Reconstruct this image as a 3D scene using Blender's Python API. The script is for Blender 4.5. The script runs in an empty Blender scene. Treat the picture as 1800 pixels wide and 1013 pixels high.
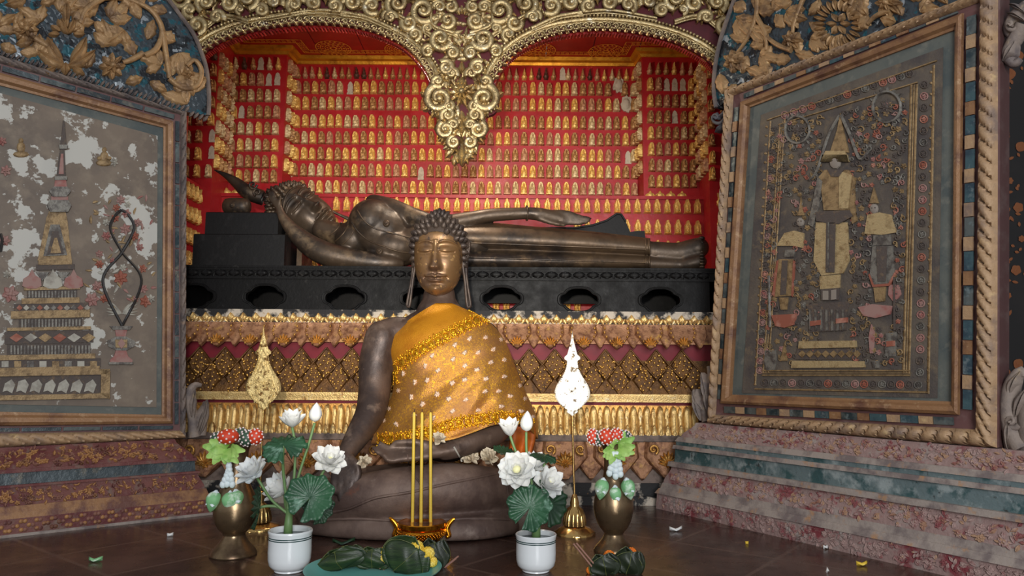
import bpy, math, random
import numpy as np
from mathutils import Vector, Matrix
from mathutils import noise as mnoise

PI = math.pi
rnd = random.Random(11)
FPX, CH, HY, ROLL = 1300.0, 0.60, 650.0, math.radians(0.4)
COL = bpy.context.scene.collection

# ---------------------------------------------------------------- camera maths
PITCH = math.atan((HY - 506.5) / FPX)
_R = Vector((1, 0, 0)); _F = Vector((0, math.cos(PITCH), math.sin(PITCH))); _U = Vector((0, -math.sin(PITCH), math.cos(PITCH)))
CR = _R * math.cos(ROLL) + _U * math.sin(ROLL)
CU = -_R * math.sin(ROLL) + _U * math.cos(ROLL)
EYE = Vector((0, 0, CH))

def ray(x, y): return CR * ((x - 900) / FPX) + CU * ((506.5 - y) / FPX) + _F
def at(x, y, Y):
    d = ray(x, y); return EYE + d * (Y / d.y)
def flr(x, y, z=0.0):
    d = ray(x, y); return EYE + d * ((z - CH) / d.z)

class Plane:
    """A vertical plane standing in the room: origin, horizontal run d, normal n towards the viewer."""
    def __init__(s, P, d):
        s.P = Vector(P); s.d = Vector((d[0], d[1], 0)).normalized()
        s.n = Vector((s.d.y, -s.d.x, 0))
        if s.n.dot(EYE - s.P) < 0: s.n = -s.n
    def p(s, u, z, h=0): return s.P + s.d * u + Vector((0, 0, z)) + s.n * h
    def px(s, x, y, h=0):
        d = ray(x, y); q = EYE + d * (s.n.dot(s.P - EYE) / s.n.dot(d)); return q + s.n * h
    def uz(s, x, y):
        q = s.px(x, y); return (q - s.P).dot(s.d), q.z
    def back(s, k): return Plane(s.P - s.n * k, s.d)

# ---------------------------------------------------------------- materials
def C(r, g, b):
    def l(c):
        c /= 255.0
        return c / 12.92 if c <= .04045 else ((c + .055) / 1.055) ** 2.4
    return (l(r), l(g), l(b), 1)

def mat(name, base, rough=.5, metal=0.0, over=(), bump=0.0, bscale=60, bkind='noise', spec=.5, rvar=0.0, sheen=0, coat=0, trans=0, stretch=(1, 1, 1), detail=5):
    m = bpy.data.materials.new(name); m.use_nodes = True
    nt = m.node_tree; N = nt.nodes; Lk = nt.links
    b = N['Principled BSDF']
    b.inputs['Roughness'].default_value = rough
    b.inputs['Metallic'].default_value = metal
    b.inputs['Specular IOR Level'].default_value = spec
    if coat: b.inputs['Coat Weight'].default_value = coat; b.inputs['Coat Roughness'].default_value = .12
    if trans: b.inputs['Subsurface Weight'].default_value = trans; b.inputs['Subsurface Radius'].default_value = (.02, .02, .015); b.inputs['Subsurface Scale'].default_value = .3
    tc = N.new('ShaderNodeTexCoord')
    mp = N.new('ShaderNodeMapping'); mp.inputs['Scale'].default_value = stretch
    Lk.new(tc.outputs['Object'], mp.inputs['Vector'])
    src = None
    def pattern(kind, scale, det=detail):
        if kind == 'voro':
            t = N.new('ShaderNodeTexVoronoi'); t.inputs['Scale'].default_value = scale; o = t.outputs['Distance']
        elif kind == 'edge':
            t = N.new('ShaderNodeTexVoronoi'); t.feature = 'DISTANCE_TO_EDGE'; t.inputs['Scale'].default_value = scale; o = t.outputs['Distance']
        elif kind == 'wave':
            t = N.new('ShaderNodeTexWave'); t.inputs['Scale'].default_value = scale; t.inputs['Distortion'].default_value = 3; o = t.outputs['Fac']
        else:
            t = N.new('ShaderNodeTexNoise'); t.inputs['Scale'].default_value = scale; t.inputs['Detail'].default_value = det
            t.inputs['Roughness'].default_value = .6; o = t.outputs['Fac']
        Lk.new(mp.outputs[0], t.inputs['Vector']); return o
    rgb = N.new('ShaderNodeRGB'); rgb.outputs[0].default_value = base
    src = rgb.outputs[0]
    for ov in over:
        col, sc, lo, hi = ov[:4]; kind = ov[4] if len(ov) > 4 else 'noise'
        o = pattern(kind, sc)
        mr = N.new('ShaderNodeMapRange'); mr.inputs['From Min'].default_value = lo; mr.inputs['From Max'].default_value = hi
        Lk.new(o, mr.inputs['Value'])
        mx = N.new('ShaderNodeMix'); mx.data_type = 'RGBA'
        Lk.new(mr.outputs[0], mx.inputs['Factor']); Lk.new(src, mx.inputs['A']); mx.inputs['B'].default_value = col
        src = mx.outputs['Result']
    Lk.new(src, b.inputs['Base Color'])
    if rvar:
        o = pattern('noise', 18)
        mr = N.new('ShaderNodeMapRange'); mr.inputs['From Min'].default_value = .3; mr.inputs['From Max'].default_value = .7
        mr.inputs['To Min'].default_value = max(.03, rough - rvar); mr.inputs['To Max'].default_value = min(1, rough + rvar)
        Lk.new(o, mr.inputs['Value']); Lk.new(mr.outputs[0], b.inputs['Roughness'])
    if bump:
        o = pattern(bkind, bscale)
        bp = N.new('ShaderNodeBump'); bp.inputs['Strength'].default_value = min(1, bump); bp.inputs['Distance'].default_value = .01
        Lk.new(o, bp.inputs['Height']); Lk.new(bp.outputs[0], b.inputs['Normal'])
    return m

# ---------------------------------------------------------------- mesh collector
class MB:
    def __init__(s): s.v = []; s.f = []; s.mi = []; s.cur = 0
    def add(s, vs, fs):
        b = len(s.v); s.v.extend([tuple(q) for q in vs]); s.f.extend([tuple(b + i for i in q) for q in fs]); s.mi.extend([s.cur] * len(fs)); return s
    def merge(s, o):
        b = len(s.v); s.v.extend(o.v); s.f.extend([tuple(b + i for i in q) for q in o.f]); s.mi.extend(o.mi); return s
    def quad(s, a, b, c, d): return s.add([a, b, c, d], [(0, 1, 2, 3)])
    def hexa(s, p):   # 4 bottom then 4 top
        return s.add(p, [(3, 2, 1, 0), (4, 5, 6, 7), (0, 1, 5, 4), (1, 2, 6, 5), (2, 3, 7, 6), (3, 0, 4, 7)])
    def box(s, x0, y0, z0, x1, y1, z1):
        return s.hexa([(x0, y0, z0), (x1, y0, z0), (x1, y1, z0), (x0, y1, z0), (x0, y0, z1), (x1, y0, z1), (x1, y1, z1), (x0, y1, z1)])
    def bevbox(s, x0, y0, z0, x1, y1, z1, b=.006):
        vs = []; 
        for (z, k) in ((z0, b), (z0 + b, 0), (z1 - b, 0), (z1, b)):
            vs += [(x0 + k, y0 + k, z), (x1 - k, y0 + k, z), (x1 - k, y1 - k, z), (x0 + k, y1 - k, z)]
        fs = [(3, 2, 1, 0), (12, 13, 14, 15)]
        for l in range(3):
            for i in range(4):
                j = (i + 1) % 4; fs.append((l * 4 + i, l * 4 + j, l * 4 + 4 + j, l * 4 + 4 + i))
        return s.add(vs, fs)
    def tube(s, path, rad, seg=8, cap=True, flat=1.0, up=None):
        P = [Vector(q) for q in path]; n = len(P)
        if isinstance(rad, (int, float)): rad = [rad] * n
        vs = []; prev = None
        for i in range(n):
            t = (P[min(i + 1, n - 1)] - P[max(i - 1, 0)])
            t = t.normalized() if t.length > 1e-9 else Vector((0, 0, 1))
            if up is not None:
                a = Vector(up); a = (a - t * a.dot(t))
            elif prev is None:
                a = Vector((0, 0, 1)) if abs(t.z) < .9 else Vector((1, 0, 0)); a = a - t * a.dot(t)
            else: a = prev - t * prev.dot(t)
            if a.length < 1e-9: a = t.orthogonal()
            a.normalize(); prev = a; b = t.cross(a)
            for k in range(seg):
                w = 2 * PI * k / seg
                vs.append(P[i] + a * (math.cos(w) * rad[i] * flat) + b * (math.sin(w) * rad[i]))
        fs = []
        for i in range(n - 1):
            for k in range(seg):
                j = (k + 1) % seg; fs.append((i * seg + k, i * seg + j, i * seg + seg + j, i * seg + seg + k))
        if cap:
            fs.append(tuple(range(seg))[::-1]); fs.append(tuple((n - 1) * seg + k for k in range(seg)))
        return s.add(vs, fs)
    def lathe(s, prof, c=(0, 0, 0), seg=32, flute=None):
        vs = []; fs = []; n = len(prof)
        for i, (r, z) in enumerate(prof):
            for k in range(seg):
                w = 2 * PI * k / seg; q = r * (flute(i, w) if flute else 1)
                vs.append((c[0] + q * math.cos(w), c[1] + q * math.sin(w), c[2] + z))
        for i in range(n - 1):
            for k in range(seg):
                j = (k + 1) % seg; fs.append((i * seg + k, i * seg + j, i * seg + seg + j, i * seg + seg + k))
        if prof[0][0] > 1e-6: fs.append(tuple(range(seg))[::-1])
        if prof[-1][0] > 1e-6: fs.append(tuple((n - 1) * seg + k for k in range(seg)))
        return s.add(vs, fs)
    def ell(s, c, r, seg=12, rings=8, M=None):
        if isinstance(r, (int, float)): r = (r, r, r)
        c = Vector(c); vs = []; fs = []
        for i in range(rings + 1):
            a = PI * i / rings
            for k in range(seg):
                w = 2 * PI * k / seg
                q = Vector((r[0] * math.sin(a) * math.cos(w), r[1] * math.sin(a) * math.sin(w), -r[2] * math.cos(a)))
                if M: q = M @ q
                vs.append(c + q)
        for i in range(rings):
            for k in range(seg):
                j = (k + 1) % seg
                if i == 0: fs.append((k, seg + j, seg + k))
                elif i == rings - 1: fs.append((i * seg + k, i * seg + j, i * seg + seg + k))
                else: fs.append((i * seg + k, i * seg + j, i * seg + seg + j, i * seg + seg + k))
        return s.add(vs, fs)
    def grid(s, fn, nu, nv, cu=False, cv=False):
        vs = [fn(i / (nu if cu else nu - 1), j / (nv if cv else nv - 1)) for i in range(nu) for j in range(nv)]
        fs = []
        for i in range(nu if cu else nu - 1):
            for j in range(nv if cv else nv - 1):
                a, b = i, (i + 1) % nu; c, d = j, (j + 1) % nv
                fs.append((a * nv + c, b * nv + c, b * nv + d, a * nv + d))
        return s.add(vs, fs)
    def prism(s, front, back):
        n = len(front)
        fs = [tuple(range(n)), tuple(range(2 * n - 1, n - 1, -1))]
        for i in range(n):
            j = (i + 1) % n; fs.append((i, n + i, n + j, j))
        return s.add(list(front) + list(back), fs)
    def build(s, name, m, parent=None, smooth=40, loc=None, weld=False):
        me = bpy.data.meshes.new(name)
        off = Vector((0, 0, 0))
        par = parent
        while par is not None:
            off += par.location; par = par.parent
        if loc is not None: off = off + Vector(loc)
        va = np.array(s.v, dtype=float).reshape(-1, 3) - np.array(off)
        me.from_pydata(va.tolist(), [], s.f)
        ms = m if isinstance(m, (list, tuple)) else [m]
        for q in ms: me.materials.append(q)
        if len(ms) > 1: me.polygons.foreach_set('material_index', s.mi)
        import bmesh
        bm = bmesh.new(); bm.from_mesh(me)
        if weld: bmesh.ops.remove_doubles(bm, verts=bm.verts, dist=1e-5)
        bmesh.ops.recalc_face_normals(bm, faces=bm.faces)
        bm.to_mesh(me); bm.free()
        if smooth:
            me.shade_smooth()
            if smooth < 180: me.set_sharp_from_angle(angle=math.radians(smooth))
        me.update()
        o = bpy.data.objects.new(name, me); COL.objects.link(o)
        if parent is not None: o.parent = parent
        if loc is not None: o.location = loc
        return o

def remeshed(mb, voxel, smooth=4):
    me = bpy.data.meshes.new('tmp'); me.from_pydata(mb.v, [], mb.f)
    o = bpy.data.objects.new('tmp', me); COL.objects.link(o)
    r = o.modifiers.new('r', 'REMESH'); r.mode = 'VOXEL'; r.voxel_size = voxel
    sm = o.modifiers.new('s', 'SMOOTH'); sm.iterations = smooth; sm.factor = .5
    dg = bpy.context.evaluated_depsgraph_get(); dg.update()
    ev = o.evaluated_get(dg); m2 = ev.to_mesh()
    out = MB(); out.add([tuple(v.co) for v in m2.vertices], [tuple(p.vertices) for p in m2.polygons])
    ev.to_mesh_clear(); bpy.data.objects.remove(o); bpy.data.meshes.remove(me)
    return out

def tag(o, label=None, cat=None, group=None, kind=None):
    if label: o['label'] = label
    if cat: o['category'] = cat
    if group: o['group'] = group
    if kind: o['kind'] = kind
    return o
def thing(name, loc, label, cat, group=None):
    o = bpy.data.objects.new(name, None); COL.objects.link(o); o.location = loc; o.empty_display_size = .05
    return tag(o, label, cat, group)
def struct(mb, name, m, label=None, smooth=30):
    o = mb.build(name, m, smooth=smooth); o['kind'] = 'structure'
    if label: o['label'] = label
    return o

def crom(pts, n):
    """Catmull-Rom through pts (tuples), n samples."""
    P = [np.array(p, float) for p in pts]; out = []
    m = len(P) - 1
    for k in range(n):
        t = k / (n - 1) * m; i = min(int(t), m - 1); u = t - i
        p0, p1, p2, p3 = P[max(i - 1, 0)], P[i], P[i + 1], P[min(i + 2, m)]
        q = .5 * (2 * p1 + (p2 - p0) * u + (2 * p0 - 5 * p1 + 4 * p2 - p3) * u * u + (3 * p1 - p0 - 3 * p2 + p3) * u ** 3)
        out.append(tuple(float(x) for x in q))
    return out
def cinterp(x, xs, ys):
    """smooth (cubic hermite) interpolation of a table"""
    if x <= xs[0]: return ys[0]
    if x >= xs[-1]: return ys[-1]
    i = max(k for k in range(len(xs)) if xs[k] <= x); i = min(i, len(xs) - 2)
    h = xs[i + 1] - xs[i]; t = (x - xs[i]) / h
    def sl(k):
        if k == 0: return (ys[1] - ys[0]) / (xs[1] - xs[0])
        if k == len(xs) - 1: return (ys[-1] - ys[-2]) / (xs[-1] - xs[-2])
        a = (ys[k] - ys[k - 1]) / (xs[k] - xs[k - 1]); b = (ys[k + 1] - ys[k]) / (xs[k + 1] - xs[k])
        return 0 if a * b <= 0 else 2 * a * b / (a + b)
    m0, m1 = sl(i) * h, sl(i + 1) * h
    return (2 * t ** 3 - 3 * t * t + 1) * ys[i] + (t ** 3 - 2 * t * t + t) * m0 + (-2 * t ** 3 + 3 * t * t) * ys[i + 1] + (t ** 3 - t * t) * m1

# ---------------------------------------------------------------- carved ornament, laid out on a plane
def leaf(mb, place, c, ang, L, W, h, bend=0.0, lobes=3, nt=13, ns=7, h0=0.0):
    ca, sa = math.cos(ang), math.sin(ang)
    def fn(t, q):
        s = q * 2 - 1
        w = math.sin(PI * min(1, t ** .75)) ** .7 if 0 < t < 1 else 0
        w *= 1 - .28 * abs(math.sin(PI * lobes * t)) if lobes else 1
        lx = t * L + abs(s) * w * L * .10
        ly = s * W * .5 * w + bend * L * t * t
        x = c[0] + lx * ca - ly * sa; y = c[1] + lx * sa + ly * ca
        dome = (1 - s * s) ** .5 if abs(s) < 1 else 0
        hh = h * dome * (.55 + .45 * math.sin(PI * t)) - (h * .35 * math.exp(-(s / .18) ** 2) if 0 < t < 1 else 0)
        return place(x, y, h0 + max(hh, -.001) if abs(s) < 1 else h0 - .004)
    mb.grid(fn, nt, ns)
def flower(mb, place, c, r, h, n=8, sq=1.0, a0=0.0, double=True):
    for k in range(n):
        a = a0 + 2 * PI * k / n
        leaf(mb, lambda x, y, q: place(c[0] + (x - c[0]), c[1] + (y - c[1]) * sq, q), c, a, r, r * 5.2 / n, h, 0, 0, 7, 5)
    if double:
        for k in range(n - 2):
            a = a0 + .3 + 2 * PI * k / (n - 2)
            leaf(mb, lambda x, y, q: place(x, c[1] + (y - c[1]) * sq, q), c, a, r * .62, r * 3.4 / n, h, 0, 0, 6, 5, h * .5)
    dome(mb, place, c, r * .26, h * .9, h * .8, sq)
def dome(mb, place, c, r, h, h0=0.0, sq=1.0, nr=4, na=10):
    vs = [place(c[0], c[1], h0 + h)]; fs = []
    for i in range(1, nr + 1):
        a = PI / 2 * i / nr
        for k in range(na):
            w = 2 * PI * k / na
            vs.append(place(c[0] + r * math.sin(a) * math.cos(w), c[1] + r * math.sin(a) * math.sin(w) * sq, h0 + h * math.cos(a) - (.003 if i == nr else 0)))
    for k in range(na):
        j = (k + 1) % na; fs.append((0, 1 + k, 1 + j))
        for i in range(nr - 1):
            b = 1 + i * na; fs.append((b + k, b + na + k, b + na + j, b + j))
    mb.add(vs, fs)
def stem(mb, place, pts, w, h, n=20, taper=.5, scale=.002):
    P = crom(pts, n)
    mb.tube([place(x, y, h) for x, y in P], [w * scale * (1 - (1 - taper) * i / (n - 1)) for i in range(n)], 7)
def scroll(mb, place, c, r, a0, turn, th, h, turns=1.35, n=30, ball=True, mpx=.0026, leafy=True):
    """a carved volute: a band that winds in to a ball, with a few lobes round the outside"""
    pts = []; rad = []
    for i in range(n):
        t = i / (n - 1); a = a0 + turn * 2 * PI * turns * t; q = r * (1 - .78 * t)
        pts.append(place(c[0] + q * math.cos(a), c[1] + q * math.sin(a), h * (.5 + .5 * t))); rad.append(th * mpx * (1 - .45 * t))
    mb.tube(pts, rad, 8, flat=1.2)
    if ball: dome(mb, place, c, th * 1.15, h * .9, h * .35)
    if leafy:
        for k in range(4):
            t = .02 + k * .11; a = a0 + turn * 2 * PI * turns * t; q = r * (1 - .5 * t)
            leaf(mb, place, (c[0] + q * math.cos(a), c[1] + q * math.sin(a)), a - turn * .7, r * .62, r * .5, h * .9, .25 * turn, 2, 8, 5)
# ================================================================ MATERIALS
RED = mat('red lacquer', C(170, 28, 34), .45, 0, [(C(146, 18, 24), 6, .45, .75), (C(206, 90, 88), 30, .66, .8)], .15, 30, rvar=.1)
REDC = mat('red ceiling', C(172, 26, 20), .5, 0, [(C(138, 16, 12), 5, .4, .7)], .1, 20)
RIM_RED = mat('dark red timber', C(150, 24, 22), .45, 0, [(C(100, 12, 14), 8, .4, .7)])
CORN = mat('gilt cornice', C(216, 150, 40), .4, .65, [(C(150, 84, 14), 14, .5, .75)], .2, 40)
STEN = mat('gold stencil on red', C(232, 150, 48), .5, .1, [(C(150, 60, 20), 30, .5, .7)])
G_BRIGHT = mat('bright gold leaf', C(234, 196, 112), .38, .38, [(C(176, 116, 52), 60, .52, .7)], .3, 160)
G_OLD = mat('old gilt bronze', C(192, 150, 96), .42, .35, [(C(122, 80, 48), 70, .48, .66)], .3, 160)
G_PINK = mat('rosy worn gilt', C(200, 156, 116), .5, .25, [(C(150, 98, 72), 60, .48, .68)], .3, 160)
G_PALE = mat('pale worn gilt', C(218, 196, 148), .45, .3, [(C(150, 116, 76), 70, .5, .68)], .3, 160)
G_DARK = mat('darkened bronze', C(104, 72, 56), .5, .4, [(C(60, 40, 34), 60, .45, .66)], .3, 160)
PLASTER = mat('bare plaster', C(190, 180, 160), .85, 0, [(C(160, 148, 128), 40, .5, .7)], .3, 80)
ARCHG = mat('carved gilt wood', C(190, 168, 124), .32, .85, [(C(120, 92, 58), 24, .52, .72), (C(240, 232, 208), 22, .60, .75)], .35, 120, rvar=.12)
MAROON = mat('maroon backing', C(88, 14, 26), .7, 0, [(C(58, 8, 18), 10, .4, .7)])

# ================================================================ THE NICHE
YC, YW, YO, YL = 4.75, 4.60, 4.32, 4.50      # central wall, wings, outer wings, projecting dado
ZTOP = at(815, 104, YC).z                     # ceiling height
ZL = at(900, 346, YL).z                       # top of the dado
def X(px, Y, y=230): return at(px, y, Y).x
xcl, xcr = X(512, YC), X(1123, YC)
xwl, xwr = X(406, YW), X(1227, YW)
xol, xor_ = -2.16, 2.0
plan = [(xol, 3.2), (xol, YO), (xwl + .01, YO), (xwl, YW), (xcl, YW), (xcl + .012, YC), (xcr - .012, YC), (xcr, YW), (xwr, YW), (xwr - .01, YO), (xor_, YO), (xor_, 3.2)]
mb = MB()
for (a, b) in zip(plan[2:-3], plan[3:-2]):
    mb.quad((a[0], a[1], 0), (b[0], b[1], 0), (b[0], b[1], ZTOP + .02), (a[0], a[1], ZTOP + .02))
wall_back = struct(mb, 'wall_back', RED, 'red lacquered back wall of the niche, stepped in three planes', smooth=0)
mb = MB()
for (a, b) in zip(plan[:2], plan[1:3]):
    mb.quad((a[0], a[1], 0), (b[0], b[1], 0), (b[0], b[1], ZTOP + .02), (a[0], a[1], ZTOP + .02))
struct(mb, 'wall_left', RED, smooth=0)
mb = MB()
for (a, b) in zip(plan[-3:-1], plan[-2:]):
    mb.quad((a[0], a[1], 0), (b[0], b[1], 0), (b[0], b[1], ZTOP + .02), (a[0], a[1], ZTOP + .02))
struct(mb, 'wall_right', RED, smooth=0)
# ceiling of planks
mb = MB()
nb = 14
for i in range(nb):
    xa = xol + (xor_ - xol) * i / nb; xb = xol + (xor_ - xol) * (i + 1) / nb - .006
    mb.box(xa, 3.2, ZTOP, xb, YC + .1, ZTOP + .05)
struct(mb, 'ceiling', REDC, 'dark red plank ceiling of the niche', smooth=0)
# cornice
mb = MB()
cp = plan[2:-2]
prof = [(0, -.045), (.012, -.045), (.020, -.028), (.040, -.020), (.052, -.002), (.052, .0), (0, .0)]
def offs(path, d):
    out = []
    for i, p in enumerate(path):
        a = Vector(path[max(i - 1, 0)]); b = Vector(p); c = Vector(path[min(i + 1, len(path) - 1)])
        n1 = (b - a); n2 = (c - b)
        if n1.length < 1e-9: n1 = n2
        if n2.length < 1e-9: n2 = n1
        n1 = Vector((n1.y, -n1.x)).normalized(); n2 = Vector((n2.y, -n2.x)).normalized()
        m = (n1 + n2).normalized(); k = d / max(.35, m.dot(n1)); out.append((p[0] + m.x * k, p[1] + m.y * k))
    return out
for (d0, z0), (d1, z1) in zip(prof[:-1], prof[1:]):
    A, B = offs(cp, d0), offs(cp, d1)
    for i in range(len(cp) - 1):
        mb.quad((*A[i], ZTOP + z0), (*A[i + 1], ZTOP + z0), (*B[i + 1], ZTOP + z1), (*B[i], ZTOP + z1))
struct(mb, 'trim_1', CORN, 'gilt cornice under the red ceiling', smooth=0)
# stencilled border and medallions on the ceiling, in thin raised gilding
mb = MB()
zs = ZTOP - .003
inn = offs(cp, .085); inn2 = offs(cp, .093); inn3 = offs(cp, .128); inn4 = offs(cp, .135)
for A, B in ((inn, inn2), (inn3, inn4)):
    for i in range(len(cp) - 1):
        mb.quad((*A[i], zs), (*A[i + 1], zs), (*B[i + 1], zs), (*B[i], zs))
for i in range(len(cp) - 1):
    a, b = Vector(offs(cp, .097)[i]), Vector(offs(cp, .097)[i + 1]); L = (b - a).length; n = max(1, int(L / .03)); t = (b - a).normalized(); nn = Vector((t.y, -t.x))
    for k in range(n):
        q = a + t * (L * (k + .5) / n)
        for (u0, v0, u1, v1) in ((-.011, 0, .011, .005), (-.011, .012, .004, .017), (-.011, .022, .011, .027), (.006, .005, .011, .014)):
            mb.quad(*[(*(q + t * u + nn * v), zs) for u, v in ((u0, v0), (u1, v0), (u1, v1), (u0, v1))])
struct(mb, 'trim_2', STEN, 'gold key-pattern border stencilled on the red ceiling', smooth=0)
for i, (px, py, rx, nm) in enumerate(((586, 84, .115, 'second to the left of the hanging pendant'), (707, 87, .115, 'just left of the hanging pendant'), (946, 88, .115, 'just right of the hanging pendant'), (1065, 90, .115, 'second to the right of the hanging pendant'))):
    c = flr(px, py, ZTOP); mb = MB()
    for r0, r1 in ((.94, 1.0), (.70, .74), (.44, .49), (.12, .22)):
        n = 32
        for k in range(n):
            a, b = 2 * PI * k / n, 2 * PI * (k + 1) / n
            mb.quad(*[(c.x + rx * r * math.cos(w), c.y + rx * r * math.sin(w), ZTOP - .004) for r, w in ((r0, a), (r1, a), (r1, b), (r0, b))])
    for ring, n, r0, r1 in ((0, 20, .76, .92), (1, 14, .52, .68), (2, 9, .26, .42)):
        for k in range(n):
            a = 2 * PI * k / n; d = PI / n * .62; rm = (r0 + r1) / 2
            mb.quad(*[(c.x + rx * r * math.cos(w), c.y + rx * r * math.sin(w), ZTOP - .004) for r, w in ((r0, a), (rm, a + d), (r1, a), (rm, a - d))])
    o = mb.build('ceiling_medallion', STEN, smooth=0)
    tag(o, 'gold rosette on the red niche ceiling, ' + nm, 'ornament', 'gold rosettes on the niche ceiling')

# dado: the lower wall that stands forward of the upper one
DP = [(-1.86, 3.55), (X(371, YL, 350), YL), (X(1252, YL, 350), YL), (1.24, 3.55)]
mb = MB()
for a, b in zip(DP[:-1], DP[1:]):
    mb.quad((a[0], a[1], 0), (b[0], b[1], 0), (b[0], b[1], ZL), (a[0], a[1], ZL))
O = [(xol + .02, 3.55), (xol + .02, YC), (xor_ - .02, YC), (xor_ - .02, 3.55)]
for i in range(3):
    mb.quad((*DP[i], ZL), (*DP[i + 1], ZL), (*O[i + 1], ZL), (*O[i], ZL))
struct(mb, 'wall_dado', RED, 'lower red wall standing forward behind the reclining statue', smooth=0)
mb = MB()
for i in range(3):
    A, B = offs(DP, .014), offs(DP, -.02)
    mb.hexa([(*A[i], ZL - .012), (*A[i + 1], ZL - .012), (*B[i + 1], ZL - .012), (*B[i], ZL - .012), (*A[i], ZL + .008), (*A[i + 1], ZL + .008), (*B[i + 1], ZL + .008), (*B[i], ZL + .008)])
struct(mb, 'trim_3', RED, smooth=0)

# ---------------------------------------------------------------- plaques
def relief_plaque(w, h, d, half, height, nz=20, nx=11):
    """local: base centre at origin, facing -y"""
    mb = MB()
    vs = []; 
    for i in range(nz):
        t = i / (nz - 1)
        for j in range(nx):
            s = j / (nx - 1) * 2 - 1
            x = s * half(t)
            e = (abs(s) > .999 or i in (0, nz - 1))
            vs.append((x * w / 2, -(height(x, t, s) * d if not e else .0), t * h))
    fs = [(i * nx + j, i * nx + j + 1, (i + 1) * nx + j + 1, (i + 1) * nx + j) for i in range(nz - 1) for j in range(nx - 1)]
    mb.add(vs, fs)
    return mb
def bump2(x, t, cx, ct, rx, rt):
    q = 1 - ((x - cx) / rx) ** 2 - ((t - ct) / rt) ** 2
    return math.sqrt(q) if q > 0 else 0
def hw_round(t):
    if t < .15: return 1.0
    if t < .56: return .90
    return .90 * math.sqrt(max(0, 1 - ((t - .56) / .44) ** 1.7))
def hgt_round(x, t, s):
    v = .42 + (.18 if abs(s) > .78 and t > .15 else 0)
    if t < .15: v = .80 if .04 < t < .12 else .68
    v = max(v, .45 + .50 * bump2(x, t, 0, .23, .72, .11), .45 + .5 * bump2(x, t, 0, .42, .32, .20), .45 + .52 * bump2(x, t, -.34, .40, .12, .18), .45 + .52 * bump2(x, t, .34, .40, .12, .18), .45 + .55 * bump2(x, t, 0, .67, .21, .11), .45 + .4 * bump2(x, t, 0, .79, .09, .09))
    return v
def hw_point(t):
    if t < .10: return 1.0
    if t < .50: return .84
    u = (t - .50) / .50
    return .92 * (1 - u) ** .62 * (1 + .12 * math.sin(u * 9)) if u < 1 else 0
def hgt_point(x, t, s):
    v = .40 + (.30 if .70 < abs(s) < .95 and t > .10 else 0)
    if t < .10: v = .8
    return max(v, .4 + .5 * bump2(x, t, 0, .20, .62, .09), .4 + .5 * bump2(x, t, 0, .36, .28, .17), .4 + .55 * bump2(x, t, 0, .57, .18, .09), .4 + .3 * bump2(x, t, 0, .72, .09, .12))
def hw_fig(t):
    return cinterp(t, [0, .10, .16, .22, .32, .40, .58, .64, .68, .78, .86, .93, 1], [.72, .78, .74, .98, .98, .62, .62, .34, .40, .42, .28, .2, 0])
def hgt_fig(x, t, s):
    return .2 + .8 * math.sqrt(max(0, 1 - s * s)) * (1 if t > .2 else .8)
G5 = {'bright gold': G_BRIGHT, 'old bronze': G_OLD, 'rosy gilt': G_PINK, 'pale gilt': G_PALE, 'dark bronze': G_DARK}
S_C = YC / FPX; S_W = YW / FPX; S_O = YO / FPX; S_L = YL / FPX
PROTO = {}
for k, m in G5.items():
    PROTO['round', k] = relief_plaque(13.2 * S_C, 25.0 * S_C, .030, hw_round, hgt_round)
    PROTO['figure', k] = relief_plaque(10.6 * S_C, 21.5 * S_C, .026, hw_fig, hgt_fig, 18, 9)
    PROTO['point', k] = relief_plaque(14.2 * S_L, 27.5 * S_L, .028, hw_point, hgt_point)
MESH = {}
def put(kind, col, pos, ang, sc, name, label, cat, group):
    key = (kind, col)
    if key not in MESH:
        o = PROTO[key].build(name, G5[col], smooth=50); MESH[key] = o
    else:
        o = MESH[key].copy(); COL.objects.link(o); o.name = name
    o.location = pos; o.rotation_euler = (0, rnd.uniform(-.03, .03), ang); o.scale = (sc * rnd.uniform(.95, 1.04), 1, sc * rnd.uniform(.96, 1.03))
    if label: tag(o, label, cat, group)
    return o
ORD = 'zeroth first second third fourth fifth sixth seventh eighth ninth tenth eleventh twelfth thirteenth fourteenth fifteenth sixteenth seventeenth eighteenth nineteenth twentieth'.split()
def nth(i):
    if i <= 20: return ORD[i]
    return {2: 'twenty-', 3: 'thirty-', 4: 'forty-'}[i // 10] + ORD[i % 10] if i % 10 else {30: 'thirtieth', 40: 'fortieth'}[i]
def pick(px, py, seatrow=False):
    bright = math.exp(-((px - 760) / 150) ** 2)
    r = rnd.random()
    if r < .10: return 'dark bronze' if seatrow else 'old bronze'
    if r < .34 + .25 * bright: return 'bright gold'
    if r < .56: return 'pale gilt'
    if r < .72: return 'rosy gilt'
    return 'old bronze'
def in_pendant(px, py):
    hwid = cinterp(py, [100, 125, 150, 165, 190, 205, 220, 240, 262, 285, 292], [62, 54, 58, 66, 63, 48, 44, 40, 26, 9, 0])
    return py < 300 and abs(px - 812) < hwid - 6
SCARS = [(616, 155, 'centre'), (509, 300, 'centre'), (740, 305, 'centre'), (989, 130, 'centre'), (1104, 277, 'centre'), (1087, 150, 'big'), (1100, 184, 'big'),
         (459, 112, 'l'), (473, 140, 'l'), (488, 139, 'l'), (425, 197, 'l'), (1172, 149, 'r'), (1186, 149, 'r'), (1200, 149, 'r'), (1186, 206, 'r'), (373, 239, 'lo'), (372, 268, 'lo')]
def scarred(px, pyc): return any(abs(px - a) < 7.5 and abs(pyc - b) < 14 for a, b, _ in SCARS)
stuffmb = MB()      # plaques of the eighth row and of the narrow returns, beyond the ones listed singly
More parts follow.
